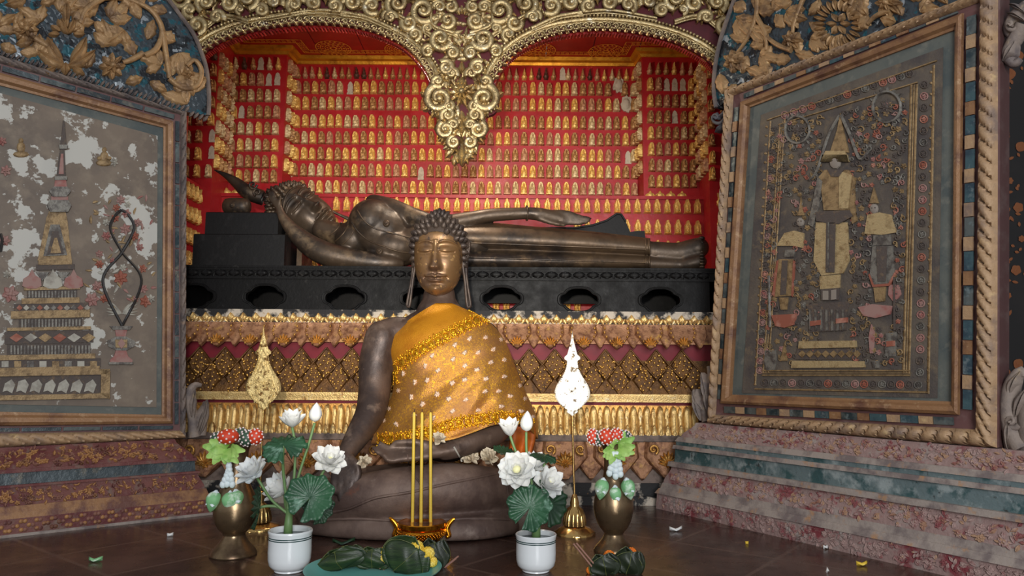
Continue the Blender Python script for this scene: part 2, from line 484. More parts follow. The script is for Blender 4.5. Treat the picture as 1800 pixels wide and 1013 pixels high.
def stuff_plaque(kind, pos, ang, sc, w=1.0):
    src = PROTO[kind, 'bright gold']; ca, sa = math.cos(ang), math.sin(ang)
    stuffmb.cur = rnd.randrange(4)
    vs = [(pos[0] + (x * sc * w * ca - y * sa), pos[1] + (x * sc * w * sa + y * ca), pos[2] + z * sc) for x, y, z in src.v]
    stuffmb.add(vs, src.f)
rowsC = [140.5, 167.3, 195.2, 226.8, 255.7, 284.4, 313.2, 342.8]
ref = (815)
for r, yb in enumerate(rowsC):
    fig = (r == 0); pitch = 12.85 if fig else 14.85
    n = 47 if fig else 41
    z = at(815, yb, YC).z
    x0 = X(512 + pitch / 2 + 2, YC, 230); x1 = X(1123 - pitch / 2 - 2, YC, 230)
    for c in range(n):
        x = x0 + (x1 - x0) * c / (n - 1)
        w = Vector((x, YC, z)) - EYE; dep = w.dot(_F); px = 900 + FPX * w.dot(CR) / dep; py = 506.5 - FPX * w.dot(CU) / dep
        if in_pendant(px, py - 10):      # behind the pendant: only a step to the side shows these
            stuff_plaque('figure' if fig else 'round', (x, YC - .001, z), 0, 1.0); continue
        if not fig and scarred(px, py - 12): continue
        if fig and scarred(px, py - 10): continue
        pos = (x + rnd.uniform(-.002, .002), YC - .001, z + rnd.uniform(-.002, .002))
        if r == 7: stuff_plaque('round', pos, 0, 1.0); continue
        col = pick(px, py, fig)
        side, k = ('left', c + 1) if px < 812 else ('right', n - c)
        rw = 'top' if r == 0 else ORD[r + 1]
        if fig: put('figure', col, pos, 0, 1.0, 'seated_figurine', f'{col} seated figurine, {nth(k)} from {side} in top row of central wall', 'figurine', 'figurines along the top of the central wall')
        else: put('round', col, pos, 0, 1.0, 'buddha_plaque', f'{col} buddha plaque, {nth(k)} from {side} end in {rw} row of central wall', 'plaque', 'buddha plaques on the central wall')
def wing(px0, px1, rows, Y, S, side, wname, ncol, gname):
    for r, yb in enumerate(rows):
        pc = (px0 + px1) / 2
        z = at(pc, yb, Y).z
        x0, x1 = X(px0, Y, 180), X(px1, Y, 180)
        for c in range(ncol):
            x = x0 + (x1 - x0) * (c / (ncol - 1) if ncol > 1 else 0)
            w = Vector((x, Y, z)) - EYE; dep = w.dot(_F); px = 900 + FPX * w.dot(CR) / dep; py = 506.5 - FPX * w.dot(CU) / dep
            if scarred(px, py - 12): continue
            fig = r == 0; col = pick(0, 0, fig)
            if not fig and col == 'pale gilt' and rnd.random() < .5: col = 'old bronze'
            pos = (x + rnd.uniform(-.002, .002), Y - .001, z + rnd.uniform(-.002, .002))
            rw = 'top' if r == 0 else ORD[r + 1]
            if fig: put('figure', col, pos, 0, 1.02, 'seated_figurine', f'{col} seated figurine, {nth(c + 1)} from the left in top row of {wname}', 'figurine', f'figurines along the top of {gname}')
            else: put('round', col, pos, 0, S / S_C * (1.0), 'buddha_plaque', f'{col} buddha plaque, {nth(c + 1)} from left in {rw} row of {wname}', 'plaque', f'buddha plaques on {gname}')
wing(412, 487, [123, 151, 180, 209, 238, 267, 296, 322], YW, S_W, 'left', 'left recessed wing wall', 6, 'the left wing wall')
wing(1143, 1215, [132, 160, 189.5, 218, 246, 274.5, 303, 331], YW, S_W, 'right', 'right recessed wing wall', 6, 'the right wing wall')
wing(334, 373, [106, 134, 162.5, 191, 221, 252, 282, 313], YO, S_O, 'left', 'left outer wall', 3, 'the outer left wall')
wing(1249, 1271, [107, 138, 168, 197.5, 227, 258, 290, 318], YO, S_O, 'right', 'right outer wall', 2, 'the outer right wall')
# narrow returns
for (xa, ya, xb, yb, rows, pc) in ((xwl + .01, YO, xwl, YW, [129, 158, 187, 216, 246, 275, 305], 390), (xcl, YW, xcl + .012, YC, [132, 159, 187, 217, 246, 275, 305], 500),
                               (xcr - .012, YC, xcr, YW, [136, 164, 193, 222, 251, 280, 309], 1130), (xwr, YW, xwr - .01, YO, [135, 164, 194, 223, 252, 282, 311], 1232)):
    ang = math.atan2(yb - ya, xb - xa); L = math.hypot(xb - xa, yb - ya); n = max(2, int(L / .062))
    for yy in rows:
        z = at(pc, yy, (ya + yb) / 2).z
        for k in range(n):
            t = (k + .5) / n
            stuff_plaque('round', (xa + (xb - xa) * t + math.sin(ang) * .001, ya + (yb - ya) * t - math.cos(ang) * .001, z), ang, 1.0, .95)
o = stuffmb.build('wall_plaques', [G_BRIGHT, G_OLD, G_PINK, G_PALE], smooth=50)
tag(o, 'gilt buddha plaques of the eighth row, the narrow wall returns and behind the pendant', 'plaque', None, 'stuff')
# pointed gilt plaques on the dado
rowsL = [374.2, 411, 447.5, 484, 551]
for r, yb in enumerate(rowsL):
    z = at(900, yb, YL).z
    n = 50
    x0, x1 = X(381, YL, 360), X(1243, YL, 360)
    for c in range(n):
        x = x0 + (x1 - x0) * c / (n - 1) 
        w = Vector((x, YL, z)) - EYE; dep = w.dot(_F); px = 900 + FPX * w.dot(CR) / dep
        if r == 0 and 395 < px < 588: continue
        if r == 1 and not (580 < px < 615 or px > 1010 or px < 395): continue
        if r == 2 and not (px > 1150): continue
        if r == 3 and not (px > 1215 or 530 < px < 585): continue
        if r == 4 and not (855 < px < 905 or 984 < px < 1026): continue
        side, k = ('left', c + 1) if px < 815 else ('right', n - c)
        put('point', 'bright gold', (x, YL - .001, z), 0, 1.0, 'pointed_plaque', f'bright gold pointed plaque, {nth(k)} from {side} end in {["upper", "second", "third", "fourth", "lowest"][r]} dado row', 'plaque', 'pointed gold plaques on the dado')
for nm, a, b, k0 in (('left', DP[1], DP[0], 7), ('right', DP[2], DP[3], 4)):
    d = Vector((b[0] - a[0], b[1] - a[1])).normalized()
    for r, yb in enumerate(rowsL[:4]):
        z = at(900, yb, YL).z
        for k in range(k0):
            q = Vector(a) + d * (.05 + .064 * k)
            nrm = Vector((-d.y, d.x)) if nm == 'left' else Vector((d.y, -d.x))
            if nrm.x * (1 if nm == 'left' else -1) < 0: nrm = -nrm
            ang = math.atan2(nrm.y, nrm.x) + PI / 2
            put('point', 'bright gold', (q.x + nrm.x * .001, q.y + nrm.y * .001, z), ang, 1.0, 'pointed_plaque', f'bright gold pointed plaque, {nth(k + 1)} from corner in {["upper", "second", "third", "lowest"][r]} row of {nm} dado side', 'plaque', f'pointed gold plaques on the {nm} side of the dado')
# gold scrolls lying on the dado ledge before the wing walls
for side, xs, Y in (('right', (1143, 1160, 1179, 1199), 4.55), ('left', (381, 398, 415), 4.55)):
    for i, px in enumerate(xs):
        c = at(px, 343, Y); mb = MB()
        pl = Plane((c.x, Y, 0), (1, 0))
        P = lambda x, y, h: Vector((c.x + x * S_L, Y - h, ZL + .008 + y * S_L))
        for s in (-1, 1):
            leaf(mb, P, (s * 8, 0), PI / 2 + s * .5, 11, 7, .015, 0, 0)
        dome(mb, P, (0, 5), 6.5, .02); leaf(mb, P, (0, 7), PI / 2, 7, 5, .015, 0, 0)
        mb.hexa([P(-9, -.3, .002), P(9, -.3, .002), P(9, -.3, -.02), P(-9, -.3, -.02), P(-8, 3, .002), P(8, 3, .002), P(8, 3, -.02), P(-8, 3, -.02)])
        o = mb.build('gilt_crest', G_BRIGHT, smooth=60)
        tag(o, f'small gilt leaf crest on the dado ledge, {nth(i + 1)} from the left below the {side} wing', 'ornament', 'gilt crests on the dado ledge')
# plaster scars
for i, (px, py, kind) in enumerate(SCARS):
    Y = {'centre': YC, 'big': YC, 'l': YW, 'r': YW, 'lo': YO}[kind]
    S = Y / FPX; c = at(px, py, Y); mb = MB()
    n = 22; pts = []
    big = kind == 'big'
    if big:
        for k in range(n):
            a = 2 * PI * k / n; jj = rnd.uniform(.7, 1.1)
            pts.append((c.x + 11 * S * math.cos(a) * jj, c.z + 17 * S * math.sin(a) * jj))
    else:
        for k in range(11):
            t = k / 10; pts.append((c.x + 5.8 * S * max(.12, hw_round(t)) * rnd.uniform(.86, 1.06), c.z + (t - .5) * 24 * S))
        for k in range(10, -1, -1):
            t = k / 10; pts.append((c.x - 5.8 * S * max(.12, hw_round(t)) * rnd.uniform(.86, 1.06), c.z + (t - .5) * 24 * S))
    hh = .004 if not big else .014
    mb.prism([(x, Y - hh, z) for x, z in pts], [(x, Y + .002, z) for x, z in pts])
    if big: mb.ell((c.x, Y - .010, c.z), (8 * S, .018, 11 * S), 10, 8)
    o = mb.build('plaster_scar', PLASTER, smooth=40)
    nm = {'centre': f'bare plaster scar on the central wall, ', 'big': 'rough lump of bare plaster on the central wall, ', 'l': 'bare plaster scar on the left wing wall, ', 'r': 'bare plaster scar on the right wing wall, ', 'lo': 'bare plaster scar on the outer left wall, '}[kind]
    nm += {(616, 155): 'second row, left part', (509, 300): 'seventh row, at its left edge', (740, 305): 'seventh row, left of the middle', (989, 130): 'top row, right part', (1104, 277): 'sixth row, near its right edge', (1087, 150): 'upper of the two', (1100, 184): 'lower of the two',
           (459, 112): 'in its top row', (473, 140): 'second row, fifth place', (488, 139): 'second row, last place', (425, 197): 'in its fourth row', (1172, 149): 'second row, first of three', (1186, 149): 'second row, middle of three', (1200, 149): 'second row, last of three', (1186, 206): 'in its fourth row', (373, 239): 'upper one', (372, 268): 'lower one'}[px, py]
    tag(o, nm, 'plaster scar', 'plaster scars where plaques have fallen')

# ================================================================ THE CARVED ARCH
YA = 3.34
AP = Plane((0, YA, 0), (1, 0)); SA = YA / FPX
aplace = lambda x, y, h: AP.px(x, y, h)
lowL = [(318, 150), (330, 122), (345, 100), (372, 78), (412, 60), (465, 47), (530, 40), (592, 42), (645, 51), (692, 69), (722, 90), (744, 116), (757, 140)]
lowR = [(867, 142), (880, 118), (902, 93), (936, 72), (982, 57), (1040, 50), (1095, 52), (1145, 60), (1192, 74), (1232, 94), (1258, 116), (1275, 138), (1290, 165)]
pend = [(757, 140), (748, 160), (747, 185), (756, 200), (770, 206), (766, 222), (774, 238), (786, 246), (795, 262), (803, 278), (812, 291), (821, 278), (829, 262), (838, 246), (850, 238), (858, 222), (854, 206), (868, 200), (877, 185), (876, 160), (867, 142)]
arch = thing('carved_arch', (at(812, 150, YA).x, YA, 0), 'gilded double arch of carved scrolls hanging over the niche on a maroon ground', 'arch')
cl = crom(lowL, 50); cr = crom(lowR, 50)
mb = MB()
back = .03
def arch_wall(curve, top=-150):
    for i in range(len(curve) - 1):
        a, b = curve[i], curve[i + 1]
        p = [AP.px(*a), AP.px(*b), AP.px(b[0], top), AP.px(a[0], top)]
        q = [v - AP.n * back for v in p]
        mb.add(p + q, [(0, 1, 2, 3), (7, 6, 5, 4), (0, 4, 5, 1)])
arch_wall(cl); arch_wall(cr)
pp = crom(pend, 60)
# pendant backing: fan strips between mirrored edges
half = 30
for i in range(half - 1):
    a, b = pp[i], pp[i + 1]; c, d = pp[59 - i - 1], pp[59 - i]
    p = [AP.px(*q) for q in (a, b, c, d)]; q = [v - AP.n * back for v in p]
    mb.add(p + q, [(0, 1, 2, 3), (7, 6, 5, 4), (0, 4, 5, 1), (2, 6, 7, 3)])
p = [AP.px(*q) for q in ((757, 140), (867, 142), (867, -150), (757, -150))]; mb.prism(p, [v - AP.n * back for v in p])
mb.build('backing', MAROON, arch, smooth=0)
# ribbed red soffit behind the front edge
for curve in (cl, cr):
    mb = MB()
    C2 = crom(curve, 120)
    for i in range(0, 119):
        a, b = C2[i], C2[i + 1]
        dx, dy = b[0] - a[0], b[1] - a[1]; l = math.hypot(dx, dy) or 1; nx, ny = -dy / l, dx / l
        if ny < 0: nx, ny = -nx, -ny
        m = ((a[0] + b[0]) / 2 + nx * 3, (a[1] + b[1]) / 2 + ny * 3)
        mb.tube([AP.px(m[0], m[1], -.028), AP.px(m[0], m[1], -.062)], l * .46 * SA, 6)
    mb.build('soffit', RIM_RED, arch, smooth=60)
# band, beads and knobs along the edge
def offcurve(curve, d):
    out = []
    for i, p in enumerate(curve):
        a = curve[max(i - 1, 0)]; b = curve[min(i + 1, len(curve) - 1)]
        dx, dy = b[0] - a[0], b[1] - a[1]; l = math.hypot(dx, dy) or 1
        nx, ny = -dy / l, dx / l
        if ny > 0: nx, ny = -nx, -ny
        out.append((p[0] + nx * d, p[1] + ny * d))
    return out
def resample(curve, step):
    L = [0]
    for a, b in zip(curve[:-1], curve[1:]): L.append(L[-1] + math.hypot(b[0] - a[0], b[1] - a[1]))
    n = int(L[-1] / step); out = []
    for k in range(n):
        t = (k + .5) / n * L[-1]
        i = max(j for j in range(len(L)) if L[j] <= t); i = min(i, len(curve) - 2); u = (t - L[i]) / max(1e-6, L[i + 1] - L[i])
        out.append((curve[i][0] + (curve[i + 1][0] - curve[i][0]) * u, curve[i][1] + (curve[i + 1][1] - curve[i][1]) * u))
    return out
for curve in (cl, cr):
    mb = MB(); mk = MB(); mbd = MB()
    mb.tube([aplace(x, y, .006) for x, y in offcurve(curve, 15)], 4.2 * SA, 8, flat=1)
    mb.tube([aplace(x, y, .004) for x, y in offcurve(curve, 10.5)], 2.0 * SA, 6)
    mb.tube([aplace(x, y, .002) for x, y in offcurve(curve, 1)], 2.0 * SA, 6)
    for x, y in resample(offcurve(curve, 21), 6.4):
        mbd.ell(aplace(x, y, .008), (3.3 * SA, .012, 3.5 * SA), 8, 6)
    pts = resample(offcurve(curve, 4.5), 13)
    for i, (x, y) in enumerate(pts):
        x2, y2 = pts[min(i + 1, len(pts) - 1)]; x1, y1 = pts[max(i - 1, 0)]
        a = math.atan2(y2 - y1, x2 - x1)
        scroll(mk, aplace, (x, y), 6.0, a + PI, 1, 1.9, .012, 1.1, 12, True, SA, False)
        leaf(mk, aplace, (x + 3, y + 2), a + .9, 9, 7, .012, 0, 0, 6, 5)
        mk.ell(aplace(x + 5.5 * math.cos(a), y + 5.5 * math.sin(a) + 5, .01), (3.1 * SA, .012, 3.1 * SA), 8, 6)
    mb.build('edge_molding', ARCHG, arch); mbd.build('bead_trim', ARCHG, arch, smooth=80); mk.build('scalloped_edging', ARCHG, arch, smooth=80)
# scrollwork of the spandrels
mb = MB()
SCR = [(812, 20, 0, 0, 0)]
def mirror_scroll(cx, cy, r, a0, turn, th=4, h=.03, leafy=True):
    for m in (0, 1):
        x = cx if not m else 2 * 812 - cx
        scroll(mb, aplace, (x, cy), r, a0 if not m else PI - a0, turn if not m else -turn, th, h, 1.35, 26, True, SA, leafy)
for a in ((775, 72, 19, .3, 1), (788, 40, 13, 2.5, -1), (745, 22, 21, 1.0, 1), (760, -8, 18, 0, -1), (720, 44, 13, 3.4, -1), (700, 10, 19, 2.2, 1), (688, 34, 10, .2, -1), (655, 14, 15, 1.0, 1), (665, -18, 18, 1, -1), (620, 8, 14, 4, 1), (590, 14, 11, 1, -1), (585, -14, 18, 2, 1),
          (555, 8, 13, 5, -1), (520, 12, 13, 2, 1), (530, -18, 18, 2, 1), (486, 6, 14, .6, -1), (462, 22, 11, 4, 1), (440, 2, 17, 1.5, -1), (470, -22, 18, 2, 1), (405, 10, 16, 3.6, 1), (385, 34, 12, .5, -1), (365, 8, 17, 2, 1), (350, 48, 15, 1.4, -1), (337, 22, 12, 1, 1), (320, 60, 14, .2, 1), (322, 0, 18, 3, -1), (410, -25, 18, 3, -1), (350, -25, 18, 2, 1), (796, 96, 10, 4.2, 1), (630, -20, 16, 3, -1), (720, -22, 18, 3, 1), (300, 30, 16, 1, 1), (292, 90, 14, 2, -1)):
    mirror_scroll(a[0], a[1], a[2], a[3], a[4], 4.6 + a[2] * .09)
used_ = [(775, 72, 19), (788, 40, 13), (745, 22, 21), (720, 44, 13), (700, 10, 19), (655, 14, 15), (620, 8, 14), (590, 14, 11), (555, 8, 13), (520, 12, 13), (486, 6, 14), (462, 22, 11), (440, 2, 17), (405, 10, 16), (385, 34, 12), (365, 8, 17), (350, 48, 15), (337, 22, 12), (320, 60, 14), (322, 0, 18), (300, 30, 16), (292, 90, 14)]
for i in range(900):
    x = rnd.uniform(290, 800); edge = min((abs(q[0] - x), q[1]) for q in cl)[1] if x < 757 else 105
    y = rnd.uniform(-8, max(-4, edge - 34)); r = rnd.uniform(7.5, 12)
    if any((x - a) ** 2 + (y - b_) ** 2 < ((r + c_) * .86) ** 2 for a, b_, c_ in used_): continue
    used_.append((x, y, r)); mirror_scroll(x, y, r, rnd.uniform(0, 6), rnd.choice((-1, 1)), 3.8 + r * .09, .024)
for (x0, y0, x1, y1, x2, y2) in ((800, 92, 742, 52, 690, 22), (798, 60, 760, 44, 762, 4), (640, 30, 560, 20, 470, 34), (440, 40, 392, 30, 352, 62), (690, 52, 640, 30, 600, 26)):
    for m in (0, 1):
        f = (lambda x: x) if not m else (lambda x: 1624 - x)
        stem(mb, aplace, [(f(x0), y0), (f(x1), y1), (f(x2), y2)], 4.6, .012, 20, .6, SA)
        stem(mb, aplace, [(f(x0), y0 + 5), (f(x1), y1 + 6), (f(x2), y2 + 5)], 2.2, .016, 20, .6, SA)
for i in range(330):
    x = rnd.uniform(300, 812); 
    edge = min((abs(q[0] - x), q[1]) for q in cl)[1] if x < 757 else 120
    y = rnd.uniform(-40, max(-20, edge - 36)); a = rnd.uniform(0, 2 * PI); L = rnd.uniform(11, 22)
    for m in (0, 1):
        leaf(mb, aplace, (x if not m else 1624 - x, y), a if not m else PI - a, L, L * .62, rnd.uniform(.010, .022), .2 if not m else -.2, 2, 8, 5)
    if i % 4 == 0:
        for m in (0, 1): dome(mb, aplace, (x if not m else 1624 - x, y), 4.2, .02)
mb.build('scrollwork', ARCHG, arch, smooth=70)
# pendant carving
pd = MB(); keep = mb; mb = pd
flower(pd, aplace, (812, 165), 25, .030, 10)
dome(pd, aplace, (812, 165), 9, .045)
for a in ((773, 176, 24, 4.4, -1), (770, 146, 10, 1, 1), (784, 122, 13, 4, 1), (788, 205, 12, 2.4, 1), (784, 230, 14, 4.2, -1), (798, 252, 10, 4.4, -1), (795, 132, 9, .5, -1), (790, 190, 9, 3.5, 1), (797, 222, 8, 3, 1)):
    mirror_scroll(a[0], a[1], a[2], a[3], a[4], 4.4 + a[2] * .11, .03)
for (y, L, W) in ((110, 22, 17), (136, 20, 20), (196, 20, 16), (214, 26, 20), (240, 22, 14), (256, 37, 22)):
    leaf(pd, aplace, (812, y), PI / 2, L, W, .03, 0, 2, 11, 7)
for k in range(60):
    y = 106 + k * 2.9; hwid = cinterp(y, [100, 150, 165, 190, 205, 240, 262, 285], [40, 50, 58, 56, 40, 32, 20, 7])
    for m in (-1, 1):
        leaf(pd, aplace, (812 + m * hwid * rnd.uniform(.3, .95), y), PI / 2 + m * rnd.uniform(-1.2, .4), rnd.uniform(12, 21), rnd.uniform(9, 14), .022, .2 * m, 2, 8, 5)
for k in range(46):
    y = rnd.uniform(100, 268); hwid = cinterp(y, [100, 150, 165, 190, 205, 240, 262, 285], [30, 46, 52, 50, 36, 28, 16, 5]); dx = hwid * rnd.uniform(.08, .85)
    for m in (-1, 1): leaf(pd, aplace, (812 + m * dx, y), PI / 2 + m * rnd.uniform(-1.6, .6), rnd.uniform(16, 26), rnd.uniform(11, 16), .016, .25 * m, 2, 10, 6)
for k in range(46):
    y = rnd.uniform(-10, 105); dx = rnd.uniform(4, 66 - y * .35)
    for m in (-1, 1): leaf(pd, aplace, (812 + m * dx, y), PI / 2 + m * rnd.uniform(-1.8, 1.8), rnd.uniform(15, 26), rnd.uniform(10, 15), .016, .25 * m, 2, 10, 6)
# scalloped pearl edge of the round lobes
for m in (-1, 1):
    for k in range(13):
        a = math.radians(-60 + k * 15)
        pd.ell(aplace(812 + m * (39 + 26 * math.cos(a)), 176 + 26 * math.sin(a), .012), (2.6 * SA, .014, 2.6 * SA), 7, 5)
pd.build('pendant', ARCHG, arch, smooth=70)
# ================================================================ THE LOTUS PEDESTAL
TAN = mat('tan worn gilt', C(168, 122, 88), .5, .35, [(C(112, 72, 50), 40, .45, .65), (C(206, 160, 84), 26, .58, .74)], .35, 130)
TANG = mat('gilt petal rim', C(196, 146, 74), .4, .6, [(C(120, 80, 44), 40, .5, .7)], .2, 120)
CRIM = mat('crimson band', C(122, 10, 32), .6, 0, [(C(100, 12, 30), 14, .4, .7)])
DKG = mat('dark gilt ground', C(106, 71, 31), .45, .5, [(C(70, 44, 20), 36, .42, .66)], .4, 120)
STUD = mat('bright gilt studs', C(226, 178, 96), .33, .8)
PGOLD = mat('pale gilt carving', C(222, 188, 124), .38, .6, [(C(150, 104, 54), 30, .52, .72), (C(236, 220, 180), 50, .6, .75)], .3, 150)
GREYW = mat('grey weathered ledge', C(126, 108, 98), .7, 0, [(C(84, 70, 62), 20, .45, .65)], .2, 60)
WORN = mat('worn black and white paint', C(188, 176, 160), .7, 0, [(C(22, 20, 22), 12, .44, .52), (C(150, 110, 70), 30, .62, .72)], .2, 60)
BLACKW = mat('black lacquered bronze', C(15, 14, 14), .55, .0, [(C(15, 14, 15), 7, .4, .6), (C(60, 58, 57), 26, .62, .82)], .15, 60, rvar=.1, spec=.18)
BLACKD = mat('dull black timber', C(15, 14, 15), .6, .0, [(C(38, 36, 36), 16, .55, .8)], .1, 60, spec=.3)

YP = 3.44; SP = YP / FPX
def zp(y, Y=YP): return at(815, y, Y).z
xpl, xpr = at(296, 650, YP).x, at(1226, 650, YP).x
ped = thing('lotus_pedestal', ((xpl + xpr) / 2, YP, 0), 'long tiered gilt pedestal of carved lotus petals under the black bench', 'pedestal')
YB = 4.15
def slab(name, y0, y1, f0, f1, m, xr=0, xl=0, fb=None):
    """one course: y0 top px, y1 bottom px, forward offsets at top and bottom (metres)"""
    mb = MB(); z1, z0 = zp(y0), zp(y1)
    n = 8
    prof = []
    for i in range(n + 1):
        t = i / n; u = t * t * (3 - 2 * t); prof.append((z1 + (z0 - z1) * t, YP - (f0 + (f1 - f0) * u)))
    xa, xb = xpl - xl, xpr + xr
    for (za, ya), (zb, yb) in zip(prof[:-1], prof[1:]):
        mb.quad((xa, ya, za), (xb, ya, za), (xb, yb, zb), (xa, yb, zb))
        k = (ya - YP)
        mb.quad((xb, ya, za), (xb, YB, za), (xb, YB, zb), (xb, yb, zb)); mb.quad((xa, ya, za), (xa, YB, za), (xa, YB, zb), (xa, yb, zb))
    mb.quad((xa, prof[0][1], z1), (xb, prof[0][1], z1), (xb, YB, z1), (xa, YB, z1)); mb.quad((xa, prof[-1][1], z0), (xb, prof[-1][1], z0), (xb, YB, z0), (xa, YB, z0))
    o = mb.build(name, m, ped, smooth=30, weld=True); return o
def petal(mb, cx, w, ytop, ybot, f0, f1, down=True, rel=.016, hw=None, nt=12, ns=9, rim=True, seed=0, base=.006):
    """a carved petal on a course: cx centre (m), w width (m)"""
    z1, z0 = zp(ytop), zp(ybot)
    def fn(t, q):
        s = q * 2 - 1
        tt = t if down else 1 - t        # tt: 0 at the root, 1 at the tip
        wd = hw(tt) if hw else (1.0 if tt < .55 else math.sqrt(max(0, 1 - ((tt - .55) / .45) ** 1.4)))
        u = t * t * (3 - 2 * t)
        y = f0 + (f1 - f0) * u
        h = base + (rel if rim and (abs(s) > .72 or tt > .86) else rel * .45 + rel * .5 * bump2(s, tt, 0, .42, .42, .36))
        if abs(s) > .99 or tt > .995: h = -.004
        return (cx + s * wd * w / 2, YP - y - h, z1 + (z0 - z1) * t)
    mb.grid(fn, nt, ns)
def spade(tt):
    if tt < .40: return .90 + .10 * math.sin(tt / .40 * PI / 2)
    return max(0, 1 - (tt - .40) / .60) ** .92
# top: little leaf triangles before a worn strip
XR = .085
slab('top_course', 546, 569, .0, .0, WORN, XR)
mb = MB(); 
place_p = lambda x, y, h: Vector((at(x, y, YP).x, YP - h, at(x, y, YP).z))
for i, px in enumerate(range(340, 1250, 22)):
    if px in (516 // 22 * 22, 538): pass
    y = 569 + (px - 815) * .007
    leaf(mb, place_p, (px, y), -PI / 2, 17, 16, .014, 0, 2, 9, 7); leaf(mb, place_p, (px - 5, y), -PI / 2 - .5, 11, 8, .014, 0, 0, 7, 5); leaf(mb, place_p, (px + 5, y), -PI / 2 + .5, 11, 8, .014, 0, 0, 7, 5); dome(mb, place_p, (px, y - 5), 3.2, .02)
mb.build('leaf_trim', PGOLD, ped, smooth=70)
# hanging petals
slab('upper_course', 569, 604, .012, .05, TAN, XR)
mb = MB()
pw = 57.4 * SP
n = 18
for k in range(-1, n):
    cx = at(306 + 57.4 * (k + .5), 600, YP).x
    if cx > xpr + XR - .05: break
    pb = MB(); petal(pb, cx + pw / 2, pw * .62, 572, 613, .014, .056, True, .010, spade); pb.build('inner_petal', TAN, ped, smooth=50)
    pb = MB(); petal(pb, cx, pw * .98, 570, 614, .016, .062, True, .012, spade, 14, 11, True, base=.012); pt_ = pb.build('lotus_petal', TAN, ped, smooth=50); mr = MB()
    for j in range(7):        # carved sprays inside the petal
        a = -PI / 2 + (j - 3) * .42
        c0 = at(306 + 57.4 * (k + .5), 604, YP)
        leaf(mr, lambda x, y, h: Vector((x, YP - .076 - h, y)), (cx, zp(606)), -a, .042 - abs(j - 3) * .003, .013, .012, 0, 0, 6, 5)
    for s in (-1, 1):
        for j in range(5):
            t = .15 + j * .17; mr.ell((cx + s * pw * .36 * spade(t), YP - .016 - .046 * t * t * (3 - 2 * t) - .030, zp(570 + 44 * t)), (.005, .006, .007), 6, 5)
    mr.build('petal_carving', TANG, pt_, smooth=60)

slab('crimson_course', 604, 641, -.005, -.012, CRIM, XR)
# diamond petals with studs
slab('studded_course', 632, 691, -.010, .014, DKG, XR)
mb = MB(); ms = MB()
for k in range(22):
    cx = at(306 + 44.6 * k, 650, YP).x
    if cx > xpr + XR - .06: break
    dia = lambda t: max(0, 1 - abs(2 * t - 1))
    petal(mb, cx, 44.6 * SP * 1.02, 613, 668, -.006, .008, False, .004, dia, 17, 9, True, base=.004)
    c2 = cx + 22.3 * SP
    petal(mb, c2, 44.6 * SP * 1.02, 640, 694, -.004, .014, False, .004, dia, 17, 9, True, base=.005)
    for (q, ya, yb) in ((cx, 613, 668), (c2, 640, 690)):
        for s in (-1, 1):
            mb.tube([(q + s * 22.3 * SP * u, YP - (-.006 + .014 * v) - .014, zp(ya + (yb - ya) * v)) for u, v in ((0, 0), (.5, .25), (1, .5))], .004, 6)
        for j in range(16):
            a = j * 2.4; rr = .78 * math.sqrt((j + .5) / 16); u = rr * math.cos(a); v = rr * math.sin(a)
            if abs(u) + abs(v) > .86: continue
            ms.ell((q + u * 22.3 * SP, YP - (-.006 + .014 * (.5 - .5 * v)) - .014, zp((ya + yb) / 2 - v * (yb - ya) / 2)), (rnd.uniform(.0045, .0065),) * 3, 7, 5)
for i in range(350):
    px = rnd.uniform(312, 1220); py = rnd.uniform(634, 688)
    c = at(px, py, YP)
    if c.x < xpl + .01 or c.x > xpr - .01: continue
    t = (py - 632) / 59
    ms.ell((c.x, YP - (-.010 + .024 * t) - .020, c.z), (rnd.uniform(.0035, .006),) * 3, 6, 5)
mb.build('diamond_petal_course', DKG, ped, smooth=50); ms.build('studs', STUD, ped, smooth=80)
# pale gilt ledge
slab('gilt_ledge', 691, 705, .034, .030, PGOLD)
slab('crimson_course', 705, 718, -.012, -.012, CRIM)
slab('fluted_course', 711, 762, -.008, .0, TANG)
mb = MB()
arc = lambda tt: 1.0 if tt < .6 else math.sqrt(max(0, 1 - ((tt - .6) / .4) ** 1.6))
for k in range(40):
    px = 318 + 23.4 * k
    c = at(px, 740, YP).x
    if c > xpr - .005: break
    petal(mb, c, 15.6 * SP, 711, 762, -.006, .004, False, .010, arc, 14, 9, True, base=.012)
    petal(mb, c + 11.7 * SP, 10 * SP, 713, 762, -.006, .002, False, .008, arc, 12, 7, True, base=.006)
    petal(mb, c + 11.7 * SP, 13 * SP, 743, 763, .004, .012, False, .010, spade, 9, 7, True, base=.014)
    petal(mb, c, 9 * SP, 750, 763, .006, .012, False, .008, spade, 8, 7, True, base=.016)
mb.build('fluted_petal_course', PGOLD, ped, smooth=50)
slab('grey_ledge', 762, 773, .030, .030, GREYW)
slab('lower_course', 773, 846, .012, .022, GREYW)
mb = MB(); mr = MB()
